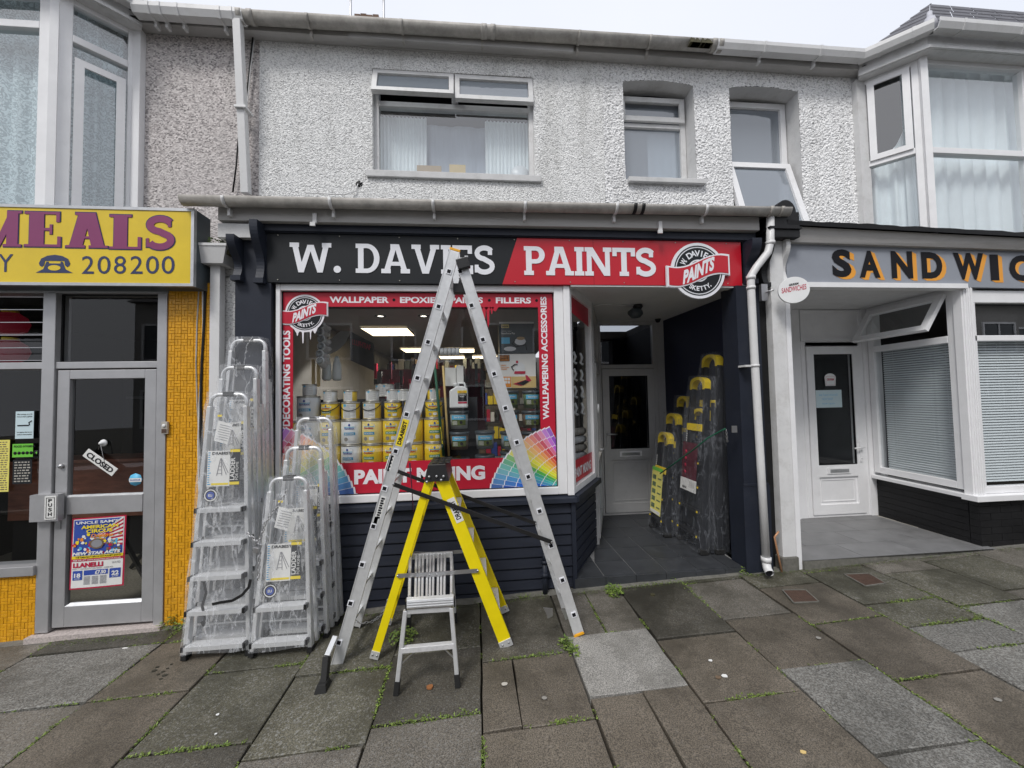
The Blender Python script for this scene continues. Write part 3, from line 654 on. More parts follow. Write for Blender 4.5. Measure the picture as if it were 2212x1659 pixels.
# big window
def window(parent, name='window', mname='upvc_old'):
    return None
y = UY+.055
m = mb('upvc_old'); x0, x1, z0, z1 = H1[0], H1[1], H1[2], H1[3]; zt = 4.475
frame(m, x0, x1, z0, z1, y, .07, .045); m.box(x0+.045,x1-.045,y,y+.07,zt-.03,zt+.02); m.box((x0+x1)/2-.03,(x0+x1)/2+.03,y,y+.07,zt+.03,z1-.055); W1 = part(m, 'window', pb, bevel=.004)
m = mb('upper_glass'); m.quad((x0+.05,y+.03,z0+.05),(x1-.05,y+.03,z0+.05),(x1-.05,y+.03,zt-.02),(x0+.05,y+.03,zt-.02)); o = m.build('pane'); o.parent = W1; o.location = (0,0,0)
for k, (a, b_, ang) in enumerate(((x0+.005,(x0+x1)/2-.005,R(-17)),((x0+x1)/2+.005,x1-.005,R(-9)))):
    T = tiltT((0,y-.02,z1-.01), ang); s_ = mb('upvc_old'); zz0, zz1 = zt+.005, z1-.01
    for bx in ((a,a+.045,zz0,zz1),(b_-.045,b_,zz0,zz1),(a+.045,b_-.045,zz1-.045,zz1),(a+.045,b_-.045,zz0,zz0+.045)): s_.box(bx[0],bx[1],y-.05,y-.005,bx[2],bx[3],T=T)
    so_ = s_.build('sash'); so_.parent = W1
    gl = mb('frosted_glass'); gl.add([T @ Vector(q) for q in ((a+.04,y-.03,zz0+.05),(b_-.05,y-.03,zz0+.05),(b_-.05,y-.03,zz1-.05),(a+.05,y-.03,zz1-.05))], [(0,1,2,3)]); gp_ = gl.build('pane'); gp_.parent = W1
# window 2
y2 = UY+.16
m = mb('upvc_old'); x0, x1, z0, z1 = H2[0]+.0, 2.26, H2[2], 4.76; zt = 4.48
frame(m, x0, x1, z0, z1, y2, .07, .055); m.box(x0+.055,x1-.055,y2,y2+.07,zt-.05,zt-.005); frame(m, x0+.02, x1-.02, zt+.0, z1-.02, y2-.03, .03, .055); W2 = part(m, 'window', pb, bevel=.004)
m = mb('frosted_glass'); m.quad((x0+.05,y2+.03,z0+.05),(x1-.05,y2+.03,z0+.05),(x1-.05,y2+.03,z1-.05),(x0+.05,y2+.03,z1-.05)); o = m.build('pane'); o.parent = W2
# window 3, lower sash pushed out at the bottom
m = mb('upvc'); x0, x1, z0, z1 = H3[0]+.0, 3.42, 3.1, 4.77; zt = 4.06
frame(m, x0, x1, z0, z1, y2, .07, .06); m.box(x0+.06,x1-.06,y2,y2+.07,zt-.03,zt+.035); W3 = part(m, 'window', pb, bevel=.004)
m = mb('frosted_glass'); m.quad((x0+.05,y2+.03,zt),(x1-.05,y2+.03,zt),(x1-.05,y2+.03,z1-.05),(x0+.05,y2+.03,z1-.05)); o = m.build('pane'); o.parent = W3
T = tiltT((0,y2-.01,zt), R(-16)); s_ = mb('upvc'); a, b_, zz0, zz1 = x0+.02, x1-.02, 3.12, zt-.005
for bx in ((a,a+.065,zz0,zz1),(b_-.065,b_,zz0,zz1),(a+.065,b_-.065,zz1-.065,zz1),(a+.065,b_-.065,zz0,zz0+.065)): s_.box(bx[0],bx[1],y2-.05,y2-.005,bx[2],bx[3],T=T)
so_ = s_.build('sash'); so_.parent = W3
gl = mb('frosted_glass'); gl.add([T @ Vector(q) for q in ((a+.05,y2-.03,zz0+.05),(b_-.05,y2-.03,zz0+.05),(b_-.05,y2-.03,zz1-.05),(a+.05,y2-.03,zz1-.05))], [(0,1,2,3)]); o = gl.build('pane'); o.parent = W3
for o_ in list(bpy.data.objects):
    if o_.parent in (W1, W2, W3): o_.location = (0,0,0)
    # children of W* carry world coordinates; compensate the building empty
for W_ in (W1, W2, W3):
    for ch in W_.children: ch.location = (0,0,0)
# rooms behind the upper windows
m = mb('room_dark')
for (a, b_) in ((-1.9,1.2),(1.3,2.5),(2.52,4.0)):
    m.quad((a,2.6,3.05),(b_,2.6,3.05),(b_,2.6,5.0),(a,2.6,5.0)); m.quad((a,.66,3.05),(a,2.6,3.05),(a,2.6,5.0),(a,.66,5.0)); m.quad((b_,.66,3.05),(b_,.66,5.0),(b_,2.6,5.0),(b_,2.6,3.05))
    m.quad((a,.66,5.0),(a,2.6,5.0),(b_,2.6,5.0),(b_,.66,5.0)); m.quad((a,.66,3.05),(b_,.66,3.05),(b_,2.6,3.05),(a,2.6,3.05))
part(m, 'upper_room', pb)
m = mb('reflection_grey'); curtain(m, -.93, .58, 3.80, 4.42, UY+.26, .008, 5); part(m, 'net_or_reflection', pb)  # full-width sheet added to imitate the sky's reflection in the pane
m = mb('curtain'); curtain(m, -.95, P(922,300,.55).x, 3.80, 4.45, UY+.2, .010, 13); part(m, 'net_or_reflection', pb)
m = mb('curtain'); curtain(m, P(1048,300,.55).x, .58, 3.80, 4.45, UY+.2, .010, 12, 1.0); part(m, 'net_or_reflection', pb)
m = mb('curtain'); curtain(m, 1.88, 2.22, 3.80, 4.42, UY+.262, .012, 4); part(m, 'net_or_reflection', pb)
# little things on the big window's inner sill
m = mb('cardboard'); m.box(-.56,-.32,UY+.15,UY+.17,3.82,3.93); m.box(-.54,-.34,UY+.145,UY+.149,3.815,3.84); tag(m.build('picture_frame'), 'brown cardboard frame on the inside sill of the big upper window', 'frame')
m = mb('wood_pale'); m.box(-.24,-.08,UY+.15,UY+.17,3.82,3.95); tag(m.build('card'), 'tan card standing on the inside sill of the big upper window, centre', 'card')
m = mb('tin_white'); m.lathe([(.095,0),(.10,.01),(.07,.012),(.065,.02),(.02,.022)], 24, (.47,UY+.15,3.87), 'y'); tag(m.build('plate'), 'round white plate propped in the right corner of the big upper window', 'plate')
# roof, fascia, gutters along the top
m = mb('roof_slate'); m.hexa([(-3.0,.20,5.03),(4.1,.20,5.03),(4.1,4.2,5.1),(-3.0,4.2,5.1)], [(-3.0,.20,5.045),(4.1,.20,5.045),(4.1,4.2,6.1),(-3.0,4.2,6.1)]); part(m, 'roof', pb)
m = mb('fascia_paint'); m.box(-2.96,4.14,.245,.345,4.962,5.1); part(m, 'top_fascia', pb)
m = mb('fascia_paint'); m.box(-1.12,.98,.222,.244,4.935,5.06); part(m, 'fascia_board', pb)
def gutter(m, a, b, r, n=10, sq=False):
    a = Vector(a); b = Vector(b); t = (b-a).normalized(); s_ = t.cross(Z1).normalized()
    if sq: prof = [(-r,r*.75),(-r*1.0,r*.1),(-r*.62,-r*.75),(r*.62,-r*.75),(r,r*.1),(r,r*.75)]
    else: prof = [(r*math.cos(math.pi+math.pi*k/n), r*.55+r*1.25*math.sin(math.pi+math.pi*k/n)) for k in range(n+1)]
    inn = [(x*.88, z*.88+.004) for x, z in prof]; lp = prof+inn[::-1]; k = len(lp)
    va = [a+s_*x+Z1*z for x, z in lp]; vb = [b+s_*x+Z1*z for x, z in lp]; h = k//2
    fs = [(i, (i+1) % k, k+(i+1) % k, k+i) for i in range(k)]
    fs += [(i, k-1-i, k-2-i, i+1) for i in range(h-1)]+[(k+i, k+i+1, k+k-2-i, k+k-1-i) for i in range(h-1)]
    o = m.smooth; m.smooth = not sq; m.add(va+vb, fs); m.smooth = o; return m
GYT = .18
m = mb('gutter_old'); gutter(m, (-1.99,GYT,5.0), (2.40,GYT,5.035), .058); GT = part(m, 'top_gutter', pb)
def bracket(x, y, z, r, mt, parent, sq=False):
    m = mb(mt); gutter(m, (x-.012,y,z-.004), (x+.012,y,z-.004), r*1.07, sq=sq); m.box(x-.01,x+.01,y+r*.6,y+r*1.05+.02,z-.09,z-.03); return part(m, 'gutter_bracket', parent)
for x in (-1.45,-.63,.10,1.02,1.72): bracket(x, GYT, 5.015+.008*x, .059, 'gutter_old', pb)
for x in (.12,.20,2.37,2.44,-2.02,-1.93): 
    m = mb('gutter_old'); gutter(m, (x-.022,GYT,5.014+.008*x), (x+.022,GYT,5.014+.008*x), .064); part(m, 'gutter_joint', pb)
m = mb('gutter_white'); gutter(m, (2.40,GYT,5.035), (3.98,GYT,5.035), .056, sq=True); part(m, 'top_gutter', pb, label='white square-section gutter length towards the sandwich shop')
for x in (2.9,3.5): bracket(x, GYT, 5.035, .058, 'gutter_white', pb, True)
# lean-to roof over the shop front, its gutter and fascia
m = mb('roof_slate'); m.hexa([(-2.02,-.14,3.175),(2.72,-.14,3.19),(2.72,.36,3.25),(-2.02,.36,3.25)], [(-2.02,-.14,3.195),(2.72,-.14,3.21),(2.72,.36,3.31),(-2.02,.36,3.31)]); part(m, 'pent_roof', pb)
m = mb('moss'); rs = random.Random(11)
for i in range(1500):
    x = -2.0+4.7*rs.random(); f = rs.random()**2; yy = -.14+.4*f; s_ = .007+.016*rs.random()*(noise.noise((x*2.3,0,5))+.7)
    z = 3.205+.1*f*1.2; m.use(rs.choice(['moss','moss_dark','moss_dark'])); m.hexa([(x-s_,yy-s_,z-.01),(x+s_,yy-s_,z-.01),(x+s_,yy+s_,z-.01),(x-s_,yy+s_,z-.01)], [(x-s_*.4,yy-s_*.3,z+s_*.6),(x+s_*.5,yy-s_*.4,z+s_*.5),(x+s_*.4,yy+s_*.4,z+s_*.6),(x-s_*.5,yy+s_*.4,z+s_*.6)])
o = part(m, 'roof_moss', pb, kind='stuff')
m = mb('gutter_old'); gutter(m, (-2.235,-.165,3.165), (2.79,-.165,3.205), .050); part(m, 'lower_gutter', pb)
for x in (-1.92,-1.13,-.33,.42,1.2,2.0): 
    zz = 3.165+.04*(x+2.235)/5; bracket(x, -.165, zz, .0505, 'gutter_white', pb)
for x in (1.36,1.43,2.60,2.70): 
    m = mb('black_paint' if x < 2 else 'gutter_old'); zz = 3.165+.04*(x+2.235)/5; gutter(m, (x-.014,-.165,zz), (x+.014,-.165,zz), .056); part(m, 'gutter_joint', pb)
m = mb('fascia_paint'); fz0, fz1 = P(563,477,-.10).z, P(1640,497,-.10).z
m.hexa([(-2.02,-.10,fz0),(2.56,-.10,fz1),(2.56,.0,fz1),(-2.02,.0,fz0)], [(-2.02,-.10,3.16),(2.56,-.10,3.19),(2.56,.0,3.19),(-2.02,.0,3.16)]); part(m, 'lower_fascia', pb)
for x in (-1.28,1.62,):
    m = mb('gutter_white'); m.box(x-.015,x+.015,-.122,-.101,3.04,3.12); m.box(x-.03,x+.01,-.135,-.122,3.01,3.04); part(m, 'cable_clip', pb)
m = mb('smooth_render'); m.box(-2.03,-1.76,-.085,.30,2.925,3.035); part(m, 'end_block', pb)
# shopfront in navy
m = mb('navy'); m.box(-1.76,2.56,-.050,.06,2.987,3.06); m.box(-1.70,2.50,-.062,.05,2.995,3.015); part(m, 'cornice', pb)
m = mb('navy'); m.box(-1.93,-1.655,-.03,.30,-.16,2.98); part(m, 'pilaster', pb)
m = mb('navy'); m.box(2.345,2.565,-.05,.16,.02,2.5802); part(m, 'pilaster', pb)
m = mb('navy'); m.box(2.33,2.58,-.062,-.0502,-.02,.78); m.box(2.335,2.57,-.066,-.0501,.78,.80); part(m, 'pilaster_base', pb)
def corbel(x0, x1, z0, z1, mt='navy', dep=.10):
    prof = []; H = z1-z0
    for k in range(17):
        f = k/16; z = z1-H*f
        d = dep*(1-f)**1.5+.022*math.sin(f*math.pi*2.2)+.03
        prof.append((-d, z))
    prof += [(.0, z0), (.0, z1)]
    m = mb(mt); m.hexa([(x0,a-.03,z) for a, z in prof], [(x1,a-.03,z) for a, z in prof]); m.box(x0-.008,x1+.008,-.09,-.03,z0-.04,z0); return m
part(corbel(-1.925,-1.865,2.62,2.92), 'corbel', pb); part(corbel(-1.755,-1.695,2.60,3.04), 'corbel', pb); part(corbel(2.44,2.53,2.63,2.975), 'corbel', pb); part(corbel(2.60,2.65,2.60,2.96,'black_paint'), 'corbel', pb)
# sign board: backing, two coloured panels
SY = -.035
m = mb('sign_black'); xb0, xt0 = P(1085,614,SY).x, P(1117,517,SY).x
m.prism([(-1.685,SY,2.580),(xb0,SY,2.580),(xt0,SY,2.985),(-1.685,SY,2.985)], (0,.05,0)); FS = tag(m.build('fascia_sign'), 'long sign reading W. DAVIES PAINTS in white on black and red', 'shop sign')
m = mb('sign_red'); m.prism([(xb0+.001,SY-.001,2.580),(2.42,SY-.001,2.580),(2.42,SY-.001,2.985),(xt0+.001,SY-.001,2.985)], (0,.05,0)); m.build('red_panel', FS)
m = mb('sign_white')
a = P(626,590,SY); b_ = P(1069,594,SY); za = P(630,524,SY).z; zb = a.z
put_slab(m, 'W. DAVIES', (a.x,SY-.001,a.z+.003), b_.x-a.x, za-zb, .004, gap=.06, t=.19, e=.08); m.build('lettering', FS)
m = mb('sign_white'); a = P(1132.5,596,SY); b_ = P(1417,597,SY); put_slab(m, 'PAINTS', (a.x,SY-.002,a.z+.002), b_.x-a.x, .262, .004, gap=.035, t=.20, e=.07); m.build('lettering', FS)
m = mb('tin_metal')
for i in range(9):
    for z in (2.60,2.968): m.lathe([(.005,0),(.005,-.004)], 8, (-1.6+i*.485,SY-.001,z), 'y')
m.build('screw_heads', FS)['kind'] = 'stuff'
m = mb('ink'); m.box(1.036,1.038,SY-.0015,SY-.0002,2.58,2.985); m.build('panel_joint', FS)
# roundel
def roundel(cx, cz, y, r, name, label, s=1.0, thick=.02, drips=False, mats=('sign_white','sign_black','sign_red')):
    t_ = mb(mats[0]); n = 48; 
    circ = arc(cx, cz, r, r, 0, 360, n)[:-1]
    # white ground: disc + ribbon outline, united into one plate
    def rib(e):   # wavy ribbon band
        top = []; bot = []
        for k in range(17):
            f = k/16; x = cx+(-1.13*r-e)+(2.26*r+2*e)*f; z = cz+.12*r*math.sin((f-.5)*math.pi*1.7)*1.2+(f-.5)*.30*r
            top.append((x, z+.33*r+e)); bot.append((x, z-.33*r-e))
        return top+bot[::-1]
    polys = [circ, rib(.055*r)]
    if drips:
        for dx, ln, ww in ((-.10,.62,.09),(.28,.42,.06),(-.38,.22,.10),(.5,.12,.07)):
            x = cx+dx*r; z0_ = cz-.92*r; polys.append([(x-ww*r*2,z0_+.12*r),(x-ww*r*.5,z0_-.12*r),(x-ww*r*.28,z0_-ln*r),(x,z0_-ln*r-.06*r),(x+ww*r*.28,z0_-ln*r),(x+ww*r*.5,z0_-.12*r),(x+ww*r*2,z0_+.12*r)])
    vs, fs = poly_union(polys); fn = lambda x, z, d: Vector((x, y-d, z)); flat(t_, vs, fs, fn, thick)
    T_ = t_.build(name); 
    yy = y-thick-.001
    b_ = mb(mats[1]); vs, fs = poly_union(ring(cx,cz,.90*r,.90*r,.045*r,0,360,n=40)); flat(b_, vs, fs, lambda x, z, d: Vector((x, yy, z)))
    vs, fs = poly_union(ring(cx,cz,.82*r,.82*r,.42*r,0,360,n=40)); flat(b_, vs, fs, lambda x, z, d: Vector((x, yy, z))); 
    vs, fs = poly_union(ring(cx,cz,.35*r,.35*r,.03*r,0,360,n=30)); flat(b_, vs, fs, lambda x, z, d: Vector((x, yy, z))); b_.build('black_ring', T_)
    w_ = mb(mats[0]); arc_text(w_, 'W.DAVIES', cx, cz, yy-.001, .62*r, 99, 118, .22*r, .03); arc_text(w_, '·SKETTY·', cx, cz, yy-.001, .64*r, 272, 96, .17*r, .03, flip=True); w_.build('lettering', T_)
    wr = mb(mats[0]); pts = rib(.03*r); vs, fs = poly_union([pts]); flat(wr, vs, fs, lambda x, z, d: Vector((x, yy-.002-d, z)), .002); wr.build('ribbon_edge', T_)
    rr = mb(mats[2]); pts = rib(-.02*r); vs, fs = poly_union([pts]); flat(rr, vs, fs, lambda x, z, d: Vector((x, yy-.005-d, z)), .002); rr.build('ribbon', T_)
    p_ = mb(mats[0]); vs, fs, asp = text2d('PAINTS', .05, .25)
    flat(p_, vs, fs, lambda x, h, d: Vector((cx-.62*r+1.22*r*x, yy-.008, cz+.12*r*1.2*math.sin((x-.5)*.62*math.pi*1.4)+(x-.5)*.26*r-.25*r+.50*r*h))); p_.build('ribbon_lettering', T_)
    return tag(T_, label, 'sign')
c_ = P(1508,585,-.06); roundel(c_.x, c_.z, -.045, .252, 'round_sign', 'round PAINTS crest with a red ribbon on the right end of the red fascia')
# ---------------------------------------------------------------- display window frame, riser, cladding
GYW = .04
wx0, wx1, wz0, wz1 = -1.635, .80, .765, 2.578
m = mb('upvc'); m.box(wx0,wx0+.035,.0,.08,wz0,wz1); m.box(.685,.765,.0,.08,wz0,wz1); m.box(wx0+.035,.685,.0,.08,2.525,wz1); m.box(wx0+.035,.685,.0,.08,wz0,wz0+.062); WF = part(m, 'display_window', pb, bevel=.005)
m = mb('upvc'); m.box(.766,.822,-.012,.07,.755,2.578); o = part(m, 'corner_post', pb, bevel=.004)
m = mb('shop_glass'); m.quad((wx0+.03,GYW,wz0+.05),(.69,GYW,wz0+.05),(.69,GYW,2.53),(wx0+.03,GYW,2.53)); o = m.build('pane'); o.parent = WF
m = mb('ink'); frame(m, wx0+.035,.685,wz0+.062,2.525,GYW-.012,.02,.007); o = m.build('gasket'); o.parent = WF
# sill
m = mb('navy'); m.hexa([(-1.655,-.055,.705),(.835,-.055,.705),(.835,.06,.705),(-1.655,.06,.705)], [(-1.655,-.05,.74),(.83,-.05,.74),(.83,.06,.762),(-1.655,.06,.762)]); part(m, 'window_ledge', pb)
# return (angled) window side:  A front corner -> B back corner
A_ = Vector((.80,.02,0)); B_ = Vector((1.20,.66,0)); dv = (B_-A_).normalized(); nv = Vector((dv.y,-dv.x,0)); LEN = (B_-A_).length
def RB(m, s0, s1, t0, t1, z0, z1):  # box along the return wall: s along, t towards recess
    q = lambda s_, t, z: A_+dv*s_+nv*t+Z1*z
    return m.hexa([q(s0,t0,z0),q(s1,t0,z0),q(s1,t1,z0),q(s0,t1,z0)], [q(s0,t0,z1),q(s1,t0,z1),q(s1,t1,z1),q(s0,t1,z1)])
m = mb('upvc'); RB(m,.0,.05,-.04,.03,.76,2.6); RB(m,LEN-.06,LEN,-.04,.03,.76,2.6); RB(m,.05,LEN-.06,-.04,.03,.76,.82); RB(m,.05,LEN-.06,-.04,.03,2.52,2.6); RW = part(m, 'return_window', pb, bevel=.004)
m = mb('shop_glass'); q = lambda s_, t, z: A_+dv*s_+nv*t+Z1*z
m.quad(q(.04,0,.8),q(LEN-.04,0,.8),q(LEN-.04,0,2.54),q(.04,0,2.54)); o = m.build('pane'); o.parent = RW
m = mb('vinyl_red'); m.quad(q(.05,.004,.83),q(LEN-.06,.004,.83),q(LEN-.06,.004,1.03),q(.05,.004,1.03)); o = m.build('vinyl_banner'); o.parent = RW; m = mb('vinyl_red'); m.quad(q(.05,.004,2.38),q(LEN-.06,.004,2.33),q(LEN-.06,.004,2.52),q(.05,.004,2.52)); o = m.build('vinyl_banner'); o.parent = RW
m = mb('vinyl_white'); put_text(m, 'PAINT MIXING', q(.10,.007,.87), dv, Z1, LEN-.22, .09, .03, n=nv); o = m.build('vinyl_lettering'); o.parent = RW
m = mb('navy'); RB(m,-.02,LEN+.02,-.05,.075,.705,.755); part(m, 'window_ledge', pb)
# boards under the windows (each one a piece), front then return
zs = [(-.10+.0, .085)]; nb = 9; bh = (.70-(-.10))/nb
m = mb('black_paint'); m.box(-1.655,.80,.02,.06,-.12,.705); RB(m,0,LEN,-.06,-.02,-.1,.705); part(m, 'riser_backing', pb)
for i in range(nb):
    z0 = -.10+i*bh; m = mb('navy_board'); z1_ = z0+bh-.004
    m.hexa([(-1.655,-.018,z0),(.785,-.018,z0),(.785,.015,z0),(-1.655,.015,z0)], [(-1.655,-.010,z1_-.012),(.785,-.010,z1_-.012),(.785,.015,z1_-.012),(-1.655,.015,z1_-.012)])
    m.hexa([(-1.655,-.002,z1_-.012),(.785,-.002,z1_-.012),(.785,.012,z1_-.012),(-1.655,.012,z1_-.012)], [(-1.655,-.002,z1_),(.785,-.002,z1_),(.785,.012,z1_),(-1.655,.012,z1_)]); part(m, 'cladding_board', pb)
    m = mb('navy_board'); RB(m,.03,LEN,-.015,.016,z0,z1_-.012); RB(m,.03,LEN,-.015,.004,z1_-.012,z1_); part(m, 'cladding_board', pb)
m = mb('navy'); m.box(.786,.822,-.03,.03,-.10,.704); part(m, 'corner_trim', pb)
m = mb('navy'); m.tube([(.54,-.05,-.06),(.54,-.05,.22)], .022, 10); m.tube([(.54,-.05,.22),(.54,-.05,.30)], .018, 10); m.tube([(.54,-.05,.10),(.54,-.05,.13)], .028, 10); m.tube([(.54,-.05,.21),(.54,-.05,.235)], .028, 10); part(m, 'vent_pipe', pb)
# ---------------------------------------------------------------- recess: step, tiles, doors, ceiling, side wall
FZ = .055
m = mb('slate_tile'); m.box(.80,2.40,-.035,-.005,-.12,FZ-.002)
m2 = mb('tile_grout'); m2.hexa([(.80,-.005,-.1),(2.345,-.005,-.1),(2.50,1.7,-.1),(1.3,1.7,-.1)], [(.80,-.005,FZ-.006),(2.345,-.005,FZ-.006),(2.50,1.7,FZ-.006),(1.3,1.7,FZ-.006)]); part(m2, 'recess_screed', pb)
for i in range(6): 
    x0 = .80+i*.27; m = mb('slate_tile'); m.box(x0+.002,min(x0+.268,2.345),-.032,-.0052,gz(x0)-.02,FZ); part(m, 'step_riser_tile', pb)
ty = -.004; j = 0
while ty < 1.66:
    ty2 = min(ty+.285, 1.68); i = 0; x = .80-.02
    while x < 2.5:
        xa, xb = x, x+.285
        def lx(yv): return .80+(yv)*(.40/.64) if yv < .66 else 1.20+(yv-.66)*.36
        def rx(yv): return 2.345 if yv < .16 else 2.50
        a0, a1 = max(xa, lx(max(ty,0))), max(xa, lx(ty2)); b0 = min(xb, rx((ty+ty2)/2)); 
        if b0-min(a0,a1) > .02:
            a0 = min(a0, b0-.003); a1 = min(a1, b0-.003)
            m = mb('slate_tile'); cs = [(a0+.004,ty+.004),(b0-.004,ty+.004),(b0-.004,ty2-.004),(a1+.004,ty2-.004)]
            m.hexa([(u,v_,FZ-.01) for u, v_ in cs], [(u,v_,FZ+random.uniform(-.0006,.0006)) for u, v_ in cs]); part(m, 'floor_tile', pb)
        x = xb
    ty = ty2
DY = 1.60
def panel_door(pname, x0, x1, z0, zleaf, ztop, y, mt, parent, glass_m, handle_left, panel_mt, zmid, ):
    m = mb(mt); frame(m, x0, x1, z0, ztop, y, .07, .055, .03); m.box(x0+.055,x1-.055,y,y+.07,zleaf,zleaf+.05); D = part(m, pname, parent, bevel=.004)
    def sub(mm, n_): o = mm.build(n_); o.parent = D; return o
    a, b_ = x0+.06, x1-.06; l = mb(mt); sw = .09
    l.box(a,a+sw,y-.012,y+.045,z0+.035,zleaf-.006); l.box(b_-sw,b_,y-.012,y+.045,z0+.035,zleaf-.006); l.box(a+sw,b_-sw,y-.012,y+.045,zleaf-.10,zleaf-.006); l.box(a+sw,b_-sw,y-.012,y+.045,z0+.035,z0+.15); l.box(a+sw,b_-sw,y-.012,y+.045,zmid-.07,zmid+.07); sub(l, 'door_leaf')
    gl = mb(glass_m); gl.quad((a+sw,y+.02,zmid+.07),(b_-sw,y+.02,zmid+.07),(b_-sw,y+.02,zleaf-.10),(a+sw,y+.02,zleaf-.10)); sub(gl, 'pane')
    gk = mb('ink'); frame(gk, a+sw, b_-sw, zmid+.07, zleaf-.10, y-.006, .02, .008); sub(gk, 'gasket')
    pn = mb(panel_mt); pn.box(a+sw,b_-sw,y+.008,y+.035,z0+.15,zmid-.07); frame(pn, a+sw+.03, b_-sw-.03, z0+.18, zmid-.10, y+.002, .006, .012); sub(pn, 'lower_panel')
    lb = mb('upvc'); cx = (a+b_)/2; lb.box(cx-.15,cx+.15,y-.022,y-.0125,zmid-.032,zmid+.038); sub(lb, 'letterbox')
    lf = mb('alu'); lf.box(cx-.12,cx+.12,y-.027,y-.0225,zmid-.015,zmid+.022); sub(lf, 'letter_flap')
    hx = a+sw*.5 if handle_left else b_-sw*.5; sg = 1 if handle_left else -1; hm = mb('alu' if not 'upvc' == mt else 'upvc'); hm.box(hx-.016,hx+.016,y-.022,y-.0122,zmid+.10,zmid+.34); hm.tube([(hx,y-.02,zmid+.27),(hx,y-.055,zmid+.27),(hx+sg*.12,y-.055,zmid+.265)], .009, 8); hm.lathe([(.008,0),(.008,-.006)], 10, (hx,y-.022,zmid+.14), 'y'); sub(hm, 'handle')
    tp = mb(glass_m) if ztop-zleaf > .2 else None
    if tp: tp.quad((x0+.05,y+.03,zleaf+.05),(x1-.05,y+.03,zleaf+.05),(x1-.05,y+.03,ztop-.05),(x0+.05,y+.03,ztop-.05)); sub(tp, 'top_light')
    return D
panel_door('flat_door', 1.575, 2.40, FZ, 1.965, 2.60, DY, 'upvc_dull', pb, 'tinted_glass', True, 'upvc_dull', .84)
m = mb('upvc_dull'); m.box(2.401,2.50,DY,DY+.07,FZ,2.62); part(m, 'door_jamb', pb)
m = mb('room_dark'); m.box(1.5,2.6,3.0,3.1,0,2.7); m.box(2.55,2.6,DY+.08,3.0,0,2.7); m.box(1.40,1.46,DY+.5,3.0,0,2.7); part(m, 'hall_wall', pb)
# shop door along the left of the recess, seen almost edge on
A2 = Vector((1.215,.68,0)); B2 = Vector((1.565,1.60,0)); dv2 = (B2-A2).normalized(); nv2 = Vector((dv2.y,-dv2.x,0)); L2 = (B2-A2).length
def RD(m, s0, s1, t0, t1, z0, z1):
    q = lambda s_, t, z: A2+dv2*s_+nv2*t+Z1*z
    return m.hexa([q(s0,t0,z0),q(s1,t0,z0),q(s1,t1,z0),q(s0,t1,z0)], [q(s0,t0,z1),q(s1,t0,z1),q(s1,t1,z1),q(s0,t1,z1)])
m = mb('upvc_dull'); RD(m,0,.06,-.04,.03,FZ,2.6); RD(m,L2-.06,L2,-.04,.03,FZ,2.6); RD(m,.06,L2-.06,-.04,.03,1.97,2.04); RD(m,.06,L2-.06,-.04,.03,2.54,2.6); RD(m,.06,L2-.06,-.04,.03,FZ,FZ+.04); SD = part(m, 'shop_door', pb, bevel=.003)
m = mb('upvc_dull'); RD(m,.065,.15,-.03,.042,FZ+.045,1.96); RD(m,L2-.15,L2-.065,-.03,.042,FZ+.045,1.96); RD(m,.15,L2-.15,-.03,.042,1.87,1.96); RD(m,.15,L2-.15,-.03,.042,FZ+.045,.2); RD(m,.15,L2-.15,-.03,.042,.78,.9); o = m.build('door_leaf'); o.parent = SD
q2 = lambda s_, t, z: A2+dv2*s_+nv2*t+Z1*z
m = mb('shop_glass'); m.quad(q2(.15,0,.9),q2(L2-.15,0,.9),q2(L2-.15,0,1.87),q2(.15,0,1.87)); m.quad(q2(.06,0,2.04),q2(L2-.06,0,2.04),q2(L2-.06,0,2.54),q2(.06,0,2.54)); o = m.build('pane'); o.parent = SD
m = mb('paper_blue'); m.quad(q2(.15,.01,.2),q2(L2-.15,.01,.2),q2(L2-.15,.01,.78),q2(.15,.01,.78)); o = m.build('lower_poster'); o.parent = SD
m = mb('alu'); m.tube([q2(.11,.04,1.03),q2(.11,.09,1.03),q2(.24,.09,1.03)], .01, 8); o = m.build('handle'); o.parent = SD
m = mb('can_white'); m.tube([q2(.11,.05,1.42),q2(.11,.05,1.52)], .013, 8); o = m.build('door_closer_catch'); o.parent = SD
m = mb('soffit_white'); m.box(.82,2.60,.06,1.68,2.60,2.63); part(m, 'recess_ceiling', pb)
m = mb('soffit_white'); m.box(.83,2.34,-.03,.06,2.566,2.5795); part(m, 'soffit_edge', pb)
m = mb('navy_wall'); m.hexa([(2.565,.161,0),(2.62,.161,0),(2.56,1.7,0),(2.50,1.7,0)], [(2.565,.161,2.62),(2.62,.161,2.62),(2.56,1.7,2.62),(2.50,1.7,2.62)]); part(m, 'recess_side_wall', pb)
